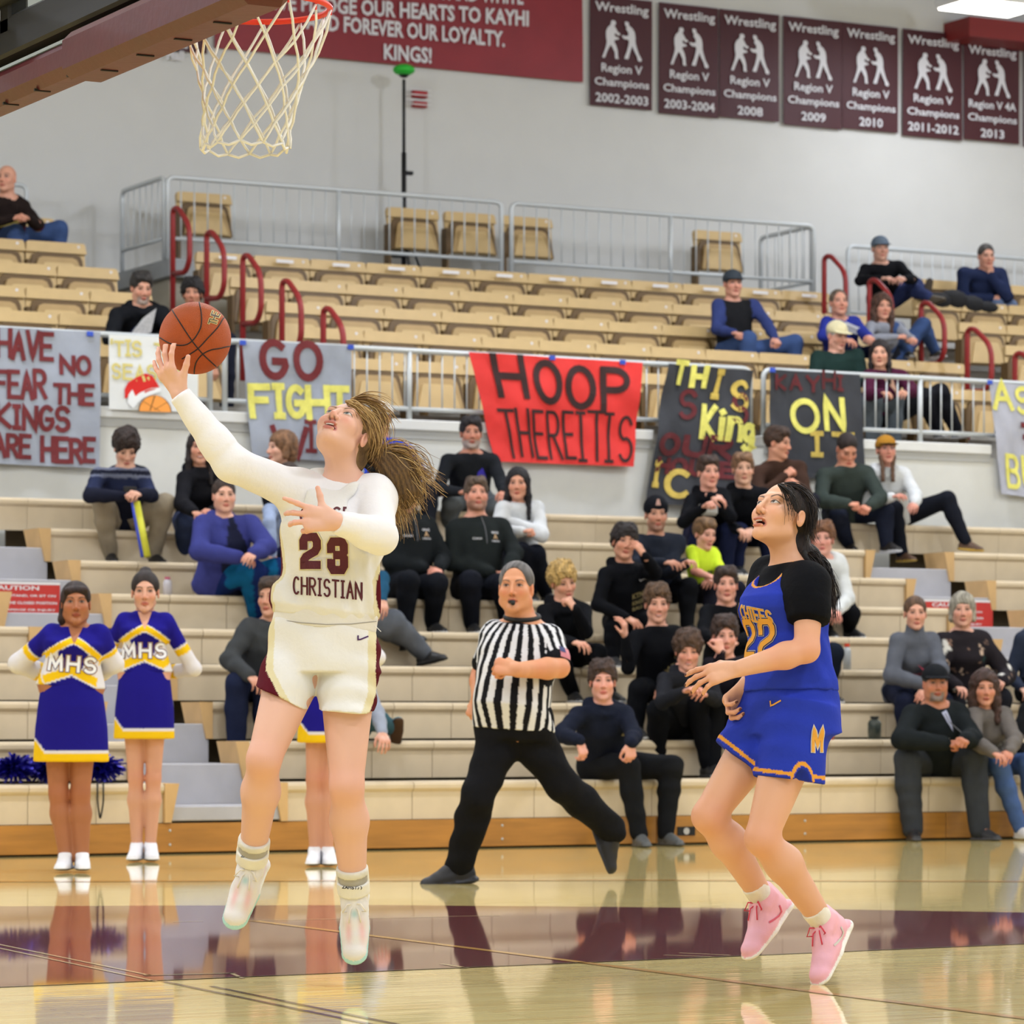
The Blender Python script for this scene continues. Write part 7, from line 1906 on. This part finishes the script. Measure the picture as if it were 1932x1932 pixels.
hero_body(f, root, 'f', 'open', {'l': hdl, 'r': hdr}, (228, 180, 158), (104, 76, 54), h=.0085, limb=1.10, iris=(96, 110, 116), gaze=(.002, .002), lip=(196, 112, 108), fat=.002, bold=.2, nose=.97)
teeth(f, root)
WHTJ = (232, 230, 226)
def under(G):
    for c in 'lr':
        S, E, W_ = (getattr(f, n + c) for n in ('S', 'E', 'W'))
        G.cone(f.N - UP * .05, S, .058, .064, .05); G.cone(S, E, .066, .054, .03); m_ = E.lerp(W_, .35); G.cone(E, m_, .054, .053, .03); G.capcone(m_ - (W_ - E) * .15, W_, .055, .036, .012)
        G.cone(f.P.lerp(f.N, .62) + f.rt * (.09 if c == 'r' else -.09), S, .075, .062, .05)
    G.loft(f.P, f.N, f.rt, [(t, w_ + .018, d_ + .016, q) for t, w_, d_, q in TORSO_F if .3 < t < .99], .02)
    G.folds(.0016, (.7, .1, -.6), 70, seed=1)
    hn = f.H + Vector(f.Rh @ np.array((0, -.014, -.05)))
    G.ell(f.N + (hn - f.N).normalized() * .045 + TC * .035, [.068, .075, .052], .006, cut=True)
garment(f, 'undershirt', root, under, lambda P: flatcol(P, (240, 238, 240)), .0065)
gold = (224, 214, 176); MRN = (88, 24, 36)
def jersey(G):
    pr = [(-.0, .158, .118, .004), (.06, .172, .128, .010), (.2, .170, .122, .012), (.42, .158, .120, .018), (.62, .164, .140, .030), (.74, .168, .138, .026), (.86, .148, .108, .004), (.95, .100, .080, -.008)]
    G.loft(f.P + UP * .085, f.N, f.rt, pr, .015)
    for c in 'lr': G.cone(f.N - UP * .045, f.N.lerp(getattr(f, 'S' + c), .80) + UP * .012, .050, .054, .05)
    for c, sg in (('l', -1), ('r', 1)):
        S, E = getattr(f, 'S' + c), getattr(f, 'E' + c); G.capcone(f.N.lerp(S, .86), S + (E - S) * .7 + (S - f.N) * .2, .078, .10, .012, cut=True)
    hn = f.N + UP * .055 + TC * .075; G.ell(hn, [.082, .085, .090], .01, cut=True)
    G.folds(.0115, (.85, 0, .50), 58, seed=2.2); G.folds(.0045, (.95, .1, .22), 110, seed=5)
def jcol(P):
    x, y, z = tl(P, f); cc = flatcol(P, WHTJ); wv = .012 * np.sin(z * 24); side = np.abs(x) - (.148 + wv + .02 * np.clip(.3 - z, 0, 1)); m = (side > 0) & (z < .42) & (y < .07)
    cc[m] = np.array(lin(gold)); m2 = (side > .012) & (z < .41) & (y < .05); cc[m2] = np.array(lin(MRN)); return cc
jo = garment(f, 'jersey', root, jersey, jcol, .0062)
bv = bvh_of([jo]); m_jn = mat('jersey_maroon', (84, 26, 38), .7); m_jg = mat('jersey_gold', (224, 212, 168), .7)
def on_jersey(name, sts, wd, px, py, scale, m_, slope=0.0, off=.003, bvh=bv, Zc=ZA - .1, root=root, out=TC, step=.006, shear=0.0):
    c = at(px, py, Zc); r_ = (RC + UP * -slope).normalized(); u = UP + RC * shear
    return decal(name, sts, wd, c, r_, u, out, bvh, m_, root, off, step)
B2 = [[(.04, .66), (.04, .86), (.18, 1), (.80, 1), (.97, .84), (.97, .62), (.82, .48), (.22, .30), (.08, .18), (.08, 0), (1.0, 0)]]
B3 = [[(.04, .72), (.04, .88), (.18, 1), (.82, 1), (.96, .87), (.96, .64), (.80, .53), (.42, .53)], [(.80, .53), (.96, .42), (.96, .14), (.80, 0), (.20, 0), (.04, .14), (.04, .28)]]
def numb(g, w_, h_, dx, dy): return [[(dx + x * w_, dy + y * h_) for x, y in st] for st in g]
pm = 1 / 592
two = numb(B2, .046, .088, -.078, -.040); three = numb(B3, .044, .088, .010, -.056)
on_jersey('number', two + three, .034, 619, 1043, 1, m_jg, 0, .0028); on_jersey('number', two + three, .026, 619, 1043, 1, m_jn, 0, .0045)
st, L_ = strokes('CHRISTIAN', .0185, .052, .0085); st = [[(x - L_ / 2, y - .026 + .0 * x) for x, y in q] for q in st]
on_jersey('lettering', st, .0062, 618, 1110, 1, m_jn, .09)
st, L_ = strokes('GRACE', .024, .040, .011); st = [[(x - L_ / 2, y - .02) for x, y in q] for q in st]
on_jersey('lettering', st, .007, 616, 972, 1, m_jn, -.02)
m_pur = mat('mark_purple', (74, 34, 92), .7)
sw = [[(-.017, .007), (-.016, -.002), (-.010, -.004), (.020, .000)]]
on_jersey('mark', sw, .0045, 572, 912, 1, m_pur)
def shorts(G):
    G.ell(f.P - UP * .115, [.05, .11, .05], .03); G.loft(f.P - UP * .09, f.P + UP * .09, f.rt, [(0, .184, .142, 0), (.45, .180, .136, 0), (1.0, .160, .120, 0)], .02)
    for c, hx in (('l', (531, 1318)), ('r', (655, 1344))):
        hp = getattr(f, 'hp' + c); b = at(*hx, ZA - .06); G.capcone(hp + UP * .03, b, .096, .093, .014, flat=(TC, 1.08), pl=((-.05, 0, -1) if c == 'r' else tuple(-UP * .92 - RC * .42)))
    G.folds(.0075, (.85, 0, .55), 50, seed=1.2); G.folds(.004, (.3, .2, .9), 80, seed=3)
def shcol(P):
    cc = flatcol(P, WHTJ); x = (P - v3(f.P)) @ v3(RC); z = P[:, 2] - f.P.z; yy = (P - v3(f.P)) @ v3(TC)
    cl = -.165 - .50 * np.clip(-.075 - z, 0, 1) ** 1 * .0; dl = -(x + .172 - .55 * np.clip(-z - .085, 0, 1)); dr = x - (.163 - .30 * np.clip(-z - .16, 0, 1))
    for d_, k_ in ((dl, 0), (dr, 1)):
        cc[(d_ > -.018)] = np.array(lin(gold)); 
    for d_ in (dl, dr): cc[(d_ > .006)] = np.array(lin(MRN))
    return cc
so = garment(f, 'shorts', root, shorts, shcol, .005, pts=[f.P, f.hpl, f.hpr, at(531, 1318, ZA), at(655, 1344, ZA)])
bs = bvh_of([so]); on_jersey('mark', [[(-.012, .007), (-.012, -.005), (-.004, -.004), (.018, .006)]], .0045, 683, 1204, 1, m_pur, 0, .003, bs)
def wb_(G):
    G.loft(f.P + UP * .028 - RC * .004, f.P + UP * .118 + RC * .012, f.rt, [(0, .168, .128, 0), (1.0, .166, .126, 0)], 0); G.half(f.P + UP * .104, (.10, 0, 1)); G.half(f.P + UP * .044, (-.10, 0, -1))
wo = garment(f, 'waistband', root, wb_, lambda P: flatcol(P, (226, 222, 214)), .006, pts=[f.P, f.P + UP * .1])
bw = bvh_of([wo]); on_jersey('waistband_seam', [[(-.16, 0), (-.08, -.012), (0, -.018), (.08, -.016), (.155, -.006)]], .0022, 616, 1168, 1, mat('seam_grey', (150, 146, 142), .7), 0, .002, bw); on_jersey('drawstring', [[(0, .02), (0, -.008)]], .004, 612, 1152, 1, mat('seam_grey', (150, 146, 142), .7), 0, .003, bw)
e0 = at(707, 1180, ZA - .04); MB().tube([e0, e0 + RC * .012 - UP * .012, e0 + RC * .02 - UP * .02], .0012, 5).build('drawstring', mat('lace_white', (240, 240, 236), .7), root)
# socks, ankle braces, shoes
for c, td, up in (('l', -RC * .24 - UP * .80 + TC * .52, None), ('r', RC * .05 - UP * .82 + TC * .55, None)):
    An = getattr(f, 'A' + c); K = getattr(f, 'K' + c); sh = (K - An).normalized()
    sock(f, c, root, (176, 172, 166), .041, .050, .105); q = Grid(v3(An) - .16, v3(An) + .22, .005); q.capcone(An + sh * .086, An + sh * .110, .052, .052, .003); P, Fq = q.mesh(); finish('sock_cuff', P, Fq, flatcol(P, (226, 222, 210)), m_cloth, root)
    def br(G): G.capcone(An + sh * .018, An + sh * .062, .051, .053, .003); G.capcone(An + sh * .018 + RC * .046, An + sh * .10 + RC * .048, .012, .010, .004, flat=(RC, .5)); G.capcone(An + sh * .018 - RC * .046, An + sh * .10 - RC * .048, .012, .010, .004, flat=(RC, .5)); G.cone(An + RC * .040 + sh * .03, An + RC * .036 - sh * .04 + TC * .02, .016, .014, .004, flat=(RC, .5)); G.cone(An - RC * .040 + sh * .03, An - RC * .036 - sh * .04 + TC * .02, .016, .014, .004, flat=(RC, .5))
    bo = garment(f, 'ankle_brace', root, br, brace_cols, .004, pts=[An, An + sh * .1], marg=.09)
    bb = bvh_of([bo]); st, L_ = strokes('ZAMST<<', .0072, .0095, .0024); st = [[(x - L_ / 2, y - .005) for x, y in q_] for q_ in st]
    decal('lettering', st, .0022, An + sh * .040 + TC * .02, RC - UP * .06, UP, TC, bb, m_black, root, .002, .004)
    def shc(pl):
        x, y, z = pl.T; cc = flatcol(pl, (232, 228, 226)); m = z < -.066; cc[m] = np.array(lin((236, 236, 230))); m = (z < -.060) & (y > .05); cc[m] = np.array(lin((176, 220, 216)))
        q1 = np.exp(-(((np.abs(x) - .020) / .010) ** 2 + ((y - .105) / .03) ** 2))[:, None] * (z > -.06)[:, None]; cc[:] = cc * (1 - .6 * q1) + .6 * q1 * np.array(lin((238, 166, 166)))
        q2 = np.exp(-((x / .01) ** 2 + ((y - .062) / .01) ** 2))[:, None] * (z > -.06)[:, None]; cc[:] = cc * (1 - .7 * q2) + .7 * q2 * np.array(lin((150, 200, 200)))
        q3 = np.exp(-(((y + .02) / .03) ** 2 + ((z + .03) / .02) ** 2))[:, None]; cc[:] = cc * (1 - .35 * q3) + .35 * q3 * np.array(lin((240, 190, 210))); return cc
    M = hshoe(f, c, root, td, 1.08, shc, .0048); laces(root, f, c, M, 1.08, (236, 228, 218))
# hair of the player in white
def hairA():
    M = (f.Rh, v3(f.H)); G = Grid(v3(f.H) - .24, v3(f.H) + .24, .0055); E = lambda c, r, kk=.012, **q: G.ell(c, r, kk, M, **q)
    E((0, -.030, .042), (.082, .095, .088)); E((0, .092, -.018), (.068, .086, .094), .008, cut=True)
    for s_ in (-1, 1): E((s_ * .085, .006, -.022), (.026, .030, .036), .006, cut=True)
    G.half([0, 0, -.065], (0, .4, -1), M); E((-.02, -.10, .0), (.045, .045, .05), .02); G.noise(.003, 90, 3)
    P, Fq = G.mesh(); pl = (P - M[1]) @ M[0]; n = .5 + .5 * np.sin(pl[:, 0] * 330 + 5 * np.sin(pl[:, 1] * 24) + 3 * pl[:, 2] * 40); c0 = np.array(lin((98, 76, 52))); c1 = np.array(lin((178, 146, 96))); mx_ = np.clip(n * .7 + np.clip(pl[:, 2] * 4, -.2, .4), 0, 1)[:, None]
    finish('hair', P, Fq, c0 * (1 - mx_) + c1 * mx_, m_hair, root)
hairA()
def strands(name, starts, paths, n, r0, cols_, seed, root, jit=.02, spread=.03, seg=5, thick=(.8, 1.6)):
    """n curved strands following guide paths, joined into one part"""
    rr = random.Random(seed); groups = {}
    for i in range(n):
        g_ = paths[rr.randrange(len(paths))]; off = Vector((rr.gauss(0, 1), rr.gauss(0, 1), rr.gauss(0, 1))); j2 = Vector((rr.gauss(0, 1), rr.gauss(0, 1), rr.gauss(0, 1))); pts = []; m = len(g_); ln = rr.uniform(.62, 1.0)
        for q in range(11):
            t = q / 10 * ln * (m - 1); a = min(int(t), m - 2); u = t - a
            p0 = g_[max(a - 1, 0)]; p1 = g_[a]; p2 = g_[a + 1]; p3 = g_[min(a + 2, m - 1)]
            p = .5 * ((2 * p1) + (p2 - p0) * u + (2 * p0 - 5 * p1 + 4 * p2 - p3) * u * u + (3 * p1 - p0 - 3 * p2 + p3) * u ** 3)
            w_ = math.sin(min(1, q / 7) * 1.57); p = p + off * spread * w_ + j2 * jit * (q / 10) ** 2 + Vector((math.sin(q * .5 + i), math.cos(q * .45 + i * 2), math.sin(q * .6 + i * 3))) * jit * .25
            pts.append(p)
        k_ = rr.randrange(len(cols_)); th = r0 * rr.uniform(*thick)
        groups.setdefault(k_, MB()).tube(pts, [th * (1.1 - .85 * (q / 10) ** 1.5) for q in range(11)], seg)
    for k_, mb in groups.items(): o = mb.build(name, mat('strand_%d%d%d' % cols_[k_], cols_[k_], .5, spec=.3), root, True); o['kind'] = 'stuff'
px_ = lambda L_, dz=.06: [at(x, y, ZA + dz + (q[0] if q else 0)) for x, y, *q in L_]
HC = [(190, 154, 98), (158, 124, 78), (124, 94, 60), (212, 180, 124), (96, 72, 48)]
strands('ponytail', None, [px_([(700, 862), (726, 868), (750, 890), (768, 925), (786, 948)]), px_([(700, 866), (728, 862), (768, 872), (795, 897), (822, 920)]), px_([(700, 872), (722, 892), (744, 922), (758, 950), (764, 985)]), px_([(698, 876), (715, 905), (738, 940), (748, 965), (752, 1000)]), px_([(700, 868), (735, 852), (772, 868), (784, 905), (790, 960)])],
        950, .0013, HC, 3, root, .016, .020, seg=4, thick=(.6, 1.6))
def tailmass(G):
    L_ = px_([(696, 862), (722, 872), (750, 895), (766, 925), (762, 950)])
    for a, b_, r1, r2 in zip(L_, L_[1:], (.028, .045, .056, .045), (.045, .056, .045, .02)): G.cone(a, b_, r1, r2, .03)
    G.noise(.006, 120, 2); G.noise(.004, 60, 5)
def tmc(P):
    n = .5 + .5 * np.sin(P[:, 0] * 420 + P[:, 2] * 160 + 2 * np.sin(P[:, 2] * 30)); return np.array(lin((70, 52, 34))) * (1 - n[:, None] * .6) + np.array(lin((140, 108, 66))) * (n[:, None] * .6)
garment(f, 'ponytail', root, tailmass, tmc, .007, pts=px_([(696, 862), (766, 950)]), m=m_hair, marg=.12)
strands('flyaway_hair', None, [px_([(662, 754), (690, 752), (720, 765), (742, 790)], .02), px_([(690, 757), (712, 770), (728, 800), (720, 830)], .02), px_([(676, 762), (705, 790), (712, 830), (704, 862)], -.0), px_([(702, 800), (715, 830), (712, 858), (702, 872)], .02), px_([(652, 757), (676, 768), (700, 800), (708, 840)], -.05)],
        360, .0011, HC[:4], 5, root, .009, .010, seg=4)
cband = at(700, 868, ZA + .05)
MB().tube([cband + Vector((.028 * math.cos(a), .028 * math.sin(a) * .7, .03 * math.sin(a))) for a in np.linspace(0, 6.283, 18, endpoint=False)], .010, 8, closed=True).build('hair_tie', m_black, root, True)

# ball
ZBALL = 11.56; bc = at(368, 638, ZBALL); BR = 68 / F * ZBALL
r = empty('basketball', bc, 'orange basketball resting on the fingertips of the player in white', 'ball')
m_ball = mat('ball_leather', (204, 96, 44), .5, bump=.9, bscale=420, var=.06, vscale=20, spec=.3)
MB().sphere(bc, BR, 64, 40).build('ball_shell', m_ball, r, True)
m_seam = mat('ball_seam', (36, 26, 28), .6)
def arc3(pts2, n=40):
    """curve through picture offsets (dx, dy in ball radii) laid on the visible half of the sphere"""
    out = []; m = len(pts2)
    for i in range(n + 1):
        t = i / n * (m - 1); a = min(int(t), m - 2); u = t - a; P4 = [np.array(pts2[max(0, min(m - 1, a + q))]) for q in (-1, 0, 1, 2)]
        p = .5 * ((2 * P4[1]) + (P4[2] - P4[0]) * u + (2 * P4[0] - 5 * P4[1] + 4 * P4[2] - P4[3]) * u * u + (3 * P4[1] - P4[0] - 3 * P4[2] + P4[3]) * u ** 3)
        rr = math.hypot(*p); 
        if rr > .995: p = p / rr * .995
        z = math.sqrt(max(0, 1 - p[0] ** 2 - p[1] ** 2)); out.append(bc + (RC * p[0] - UP * p[1] + TC * z) * BR * .999)
    return out
q_ = lambda x, y: ((x / 6.44 + 270 - 368) / 68, (y / 6.44 + 550 - 638) / 68)
for L_ in ([q_(350, 215), q_(470, 400), q_(630, 640), q_(760, 800), q_(900, 925)], [q_(685, 125), q_(735, 300), q_(735, 480), q_(640, 640), q_(520, 695), q_(360, 665), q_(215, 575)],
           [q_(990, 330), q_(930, 470), q_(800, 630), q_(700, 735), q_(600, 800), q_(500, 850)], [q_(1060, 670), q_(960, 715), q_(850, 745), q_(750, 800), q_(670, 890), q_(625, 1005)]):
    MB().tube(arc3(L_), .0022, 6).build('seam', m_seam, r, True)
bvb = BVHTree.FromPolygons([v.co + bc for v in r.children[0].data.vertices], [tuple(p.vertices) for p in r.children[0].data.polygons])
st, L_ = strokes('THE', .013, .022, .003); st = [[(x - L_ / 2, y - .011) for x, y in q] for q in st]; lc = at(403, 598, ZBALL - .1)
for m_, wd, of in ((mat('ball_gold', (214, 200, 130), .5), .0075, .0012), (mat('ball_ink', (70, 40, 30), .5), .0030, .0022)): decal('lettering', st, wd, lc, UP * .97 + RC * .22, -RC * .97 + UP * .22, TC, bvb, m_, r, of, .003)

# ---------------------------------------------------------------- player in blue
ZB = 11.8
RB = frFU((-.62, .46, .62), (.30, .90, -.34))
JB = {'h': (1474, 975, 0), 'n': (1488, 1066, .02), 'p': (1488, 1325, 0), 'sl': (1452, 1092, .14), 'sr': (1526, 1106, -.13), 'el': (1462, 1228, .18), 'er': (1522, 1226, -.20), 'wl': (1408, 1292, .02), 'wr': (1392, 1262, -.26),
      'hpl': (1462, 1352, .07), 'hpr': (1508, 1360, -.07), 'kl': (1336, 1540, -.04), 'kr': (1436, 1582, -.20), 'al': (1442, 1700, .12), 'ar': (1556, 1744, -.02)}
f = fig(JB, ZB, 1.0, -56, True, 1.02, RB); fB = f
root = empty('person', at(1540, 1850, ZB), 'player in the blue 22 uniform and pink shoes looking up on the right', 'person')
SKB = (226, 172, 140); f.nails = True
hdr = dict(d=-RC * .98 - UP * .20 + TC * .05, up=TC * .75 + UP * .62, curl=(.22, .30, .36, .40), th=.2, sp=.12, side=1, k=.98)
hdl = dict(d=-RC * .62 - UP * .74 + TC * .1, up=-RC * .35 + UP * .3 - TC * .6, curl=(.75, .9, .9, .9), th=.5, sp=.08, side=1, k=.98)
f.Tl = cb(-.110, -.150, .06).normalized(); f.Tr = cb(-.078, -.165, .06).normalized()
hero_body(f, root, 'f', 'open', {'l': hdl, 'r': hdr}, SKB, (52, 36, 30), h=.0085, limb=1.09, fat=.0, iris=(50, 32, 24), gaze=(.0022, .0026), lip=(190, 108, 96), bold=.2, blush=.5)
teeth(f, root)
def tee(G):
    G.loft(f.P, f.N, f.rt, [(t, w_ + .014, d_ + .012, q) for t, w_, d_, q in TORSO_F if .45 < t < 1.0], .02)
    for c in 'lr':
        S, E = getattr(f, 'S' + c), getattr(f, 'E' + c); G.cone(f.N - UP * .045, S, .052, .058, .05); G.cone(f.N.lerp(S, .8), S + (E - S) * .15, .066, .066, .03); G.cone(S, S.lerp(E, .38), .066, .066, .03); G.capcone(S.lerp(E, .3), S.lerp(E, .56), .065, .069, .02)
        G.capcone(S.lerp(E, .3), S.lerp(E, .7), .050, .066, .003, cut=True) if False else None
    G.ell(f.N + UP * .045 - RC * .02, [.060, .064, .042], .006, cut=True); G.folds(.003, (.5, .2, .8), 60, seed=2)
garment(f, 'undershirt', root, tee, lambda P: flatcol(P, (14, 15, 20)), .007)
ROY = (44, 62, 176); GLD = (230, 160, 60)
def jb(G):
    pr = [(.0, .174, .146, -.006), (.08, .174, .144, -.004), (.2, .162, .132, .0), (.45, .146, .122, .006), (.64, .162, .140, .022), (.74, .160, .138, .020), (.84, .148, .114, .004), (.94, .094, .086, -.006)]
    G.loft(f.P + UP * .035, f.N - UP * .0, f.rt, pr, .015)
    for c in 'lr': G.cone(f.N - UP * .040, f.N.lerp(getattr(f, 'S' + c), .55) - UP * .005, .052, .050, .04)
    for c, sg in (('l', -1), ('r', 1)):
        S = getattr(f, 'S' + c); G.ell(S - UP * .045 + f.rt * sg * .020, [.070, .070, .105], .008, cut=True)
    G.ell(f.N + UP * .005 + f.fwd * .075, [.068, .068, .098], .008, cut=True)
    G.folds(.0035, (.4, .2, .85), 48, seed=3); G.folds(.002, (.8, .3, .3), 90, seed=1)
def jbc(P):
    cc = flatcol(P, ROY)
    c0 = v3(f.N + UP * .005 + f.fwd * .075); e = np.sqrt((((P - c0) / np.array([.068, .068, .098])) ** 2).sum(1)); cc[e < 1.17] = np.array(lin(GLD)); cc[e < 1.05] = np.array(lin(ROY))
    for c, sg in (('l', -1), ('r', 1)):
        c0 = v3(getattr(f, 'S' + c) - UP * .045 + f.rt * sg * .020); e = np.sqrt((((P - c0) / np.array([.070, .070, .105])) ** 2).sum(1)); m = e < 1.12; cc[m] = np.array(lin(GLD))
    return cc
jo = garment(f, 'jersey', root, jb, jbc, .005); bv = bvh_of([jo])
oB = (TC * .80 - RC * .60); m_gb = mat('print_amber', (226, 160, 56), .7); m_wb_ = mat('print_offwhite', (206, 200, 190), .7)
def onB(name, sts, wd, px, py, m_, off, slope=0, bvh=bv, out=oB, ry=None, step=.006):
    c = at(px, py, ZB - .1); r_ = Vector(out).cross(UP) * -1; r_ = r_ if r_.dot(RC) > 0 else -r_
    return decal(name, sts, wd, c, r_ - UP * slope, UP, out, bvh, m_, root, off, step)
st, L_ = strokes('LADY CHIEFS', .017, .042, .0075); st = [[(x - L_ + .045, y - .021) for x, y in q] for q in st]
onB('lettering', st, .0095, 1433, 1162, m_wb_, .0025, .18); onB('lettering', st, .0062, 1433, 1162, m_gb, .004, .18)
B22 = numb(B2, .052, .105, -.075, -.05) + numb(B2, .052, .105, .008, -.05)
onB('number', B22, .028, 1420, 1205, m_wb_, .0025); onB('number', B22, .024, 1420, 1205, mat('print_navy', (34, 40, 96), .7), .0035); onB('number', B22, .018, 1420, 1205, m_gb, .0048)
def sb(G):
    G.loft(f.P - UP * .10, f.P + UP * .075, f.rt, [(0, .184, .158, -.010), (.5, .178, .150, -.008), (1.0, .160, .134, -.004)], .02)
    for c, hx, dz in (('l', (1402, 1440), .02), ('r', (1490, 1470), -.12)):
        hp = getattr(f, 'hp' + c); b = at(*hx, ZB + dz); d = (b - hp).normalized(); G.capcone(hp + UP * .04, b, .106, .112, .035, pl=tuple(-UP * .75 - RC * .62) if c == 'l' else tuple(-UP * .98 - RC * .12))
        if c == 'r': G.ell(at(1520, 1482, ZB - .24), [.030, .06, .055], .006, cut=True)
    G.folds(.0045, (.7, .1, .7), 44, seed=4); G.folds(.0025, (.3, .2, .9), 80, seed=1)
def sbc(P):
    cc = flatcol(P, ROY); 
    for c, hx, dz in (('l', (1402, 1440), .02), ('r', (1490, 1470), -.12)):
        hp = getattr(f, 'hp' + c); b = at(*hx, ZB + dz); pn = v3((-UP * .75 - RC * .62).normalized() if c == 'l' else (-UP * .98 - RC * .12).normalized()); q = (P - v3(b)) @ pn
        near = seg_t(P, hp, b)[1] < seg_t(P, fB.hpr if c == 'l' else fB.hpl, at(1490, 1470, ZB - .12) if c == 'l' else at(1402, 1440, ZB + .02))[1]
        m = near & (q > -.024) & (q < -.012); cc[m] = np.array(lin(GLD))
        if c == 'r':
            e = np.sqrt((((P - v3(at(1520, 1482, ZB - .24))) / np.array([.030, .06, .055])) ** 2).sum(1)); m = (e < 1.45) & (e > 1.18) ; cc[m] = np.array(lin(GLD)); cc[near & (e <= 1.18)] = np.array(lin(ROY))
    return cc
so = garment(f, 'shorts', root, sb, sbc, .0046, pts=[f.P, f.hpl, f.hpr, at(1402, 1440, ZB), at(1490, 1470, ZB - .12)]); bs = bvh_of([so])
onB('mark', [[(-.016, .008), (-.014, -.006), (-.004, -.003), (.022, .010)]], .005, 1472, 1328, m_gb, .003, 0, bs, TC * .9 - RC * .4)
Mst = [[(x * .036 - .018 + .004 * y, y * .068 - .034) for x, y in q] for q in GL['M']]
onB('emblem', Mst, .018, 1528, 1396, m_wb_, .003, 0, bs, TC * .97 + RC * .2); onB('emblem', Mst, .011, 1528, 1396, m_gb, .0045, 0, bs, TC * .97 + RC * .2)
for c, td in (('l', (-.110, -.150, .14)), ('r', (-.078, -.165, .15))):
    sock(f, c, root, (234, 228, 216), .038, .043, .075)
    def pk(pl):
        x, y, z = pl.T; cc = flatcol(pl, (240, 176, 188)); t_ = np.clip((y - .02) / .12, 0, 1)[:, None] * np.clip((z + .07) / .05, 0, 1)[:, None]; cc[:] = cc * (1 - .35 * t_) + .35 * t_ * np.array(lin((228, 190, 230))); cc[z < -.064] = np.array(lin((240, 236, 228))); return cc
    M = hshoe(f, c, root, cb(*td), 1.07, pk, .0048); laces(root, f, c, M, 1.07, (214, 66, 88))
    q = lambda x, y, z: Vector(M[1] + M[0] @ (np.array((x, y, z)) * 1.03)); V = []
    Gs = bvh_of([o for o in root.children if o.name.startswith('shoe')][-1:]); cen = q(-.02, .03, -.045); outv = Vector(M[0][:, 0]) * (-1 if Vector(M[0][:, 0]).dot(TC) < 0 else 1)
    decal('mark', [[(-.035, .016), (-.03, -.004), (-.012, -.006), (.04, .014)]], .007, cen, Vector(M[0][:, 1]), Vector(M[0][:, 2]), outv, Gs, m_wb_ if c == 'r' else mat('mark_rose', (214, 90, 110), .6), root, .002)
def hairB():
    M = (f.Rh, v3(f.H)); G = Grid(v3(f.H) - .24, v3(f.H) + .24, .0055); E = lambda c, r, kk=.012, **q: G.ell([v * 1.02 for v in c], [v * 1.02 for v in r], kk, M, **q)
    E((0, -.030, .040), (.084, .098, .088)); E((0, .094, -.020), (.066, .086, .092), .008, cut=True)
    for s_ in (-1, 1): E((s_ * .085, .008, -.022), (.026, .028, .034), .006, cut=True)
    G.half([0, 0, -.075], (0, .5, -1), M); E((0, -.085, -.045), (.055, .045, .055), .02); G.cone(f.H + Vector(f.Rh @ np.array((0, -.08, -.06))), at(1525, 1050, ZB + .02), .05, .034, .02); G.noise(.003, 80, 1)
    P, Fq = G.mesh(); pl = (P - M[1]) @ M[0]; n = .5 + .5 * np.sin(pl[:, 0] * 330 + 5 * np.sin(pl[:, 1] * 24)); finish('hair', P, Fq, np.array(lin((38, 30, 30))) * (.6 + .8 * n)[:, None], m_hair, root)
hairB()
pb_ = lambda L_, dz=.05: [at(x, y, ZB + dz) for x, y in L_]
HB = [(34, 28, 28), (50, 40, 38), (24, 20, 22)]
strands('ponytail', None, [pb_([(1526, 1045), (1545, 1055), (1560, 1090), (1568, 1130)], -.02), pb_([(1526, 1048), (1550, 1070), (1558, 1110), (1560, 1160)], -.02), pb_([(1528, 1050), (1552, 1080), (1564, 1125), (1566, 1180)], -.02)], 380, .0014, HB, 3, root, .012, .012, seg=4)
strands('flyaway_hair', None, [pb_([(1480, 912), (1510, 922), (1532, 955), (1530, 1000)], -.02), pb_([(1492, 918), (1520, 940), (1528, 985), (1520, 1030)], -.02), pb_([(1510, 935), (1532, 960), (1528, 1000), (1538, 1022)], -.02), pb_([(1468, 914), (1486, 928), (1496, 955), (1494, 985)], -.09)], 220, .0011, HB, 5, root, .006, .009, seg=4)
cb_ = at(1530, 1046, ZB + .0); MB().tube([cb_ + Vector((.026 * math.cos(a), .02 * math.sin(a), .026 * math.sin(a))) for a in np.linspace(0, 6.283, 16, endpoint=False)], .012, 8, closed=True).build('hair_tie', m_black, root, True)
# dark nail polish
m_nail = mat('nail_dark', (40, 26, 36), .3)
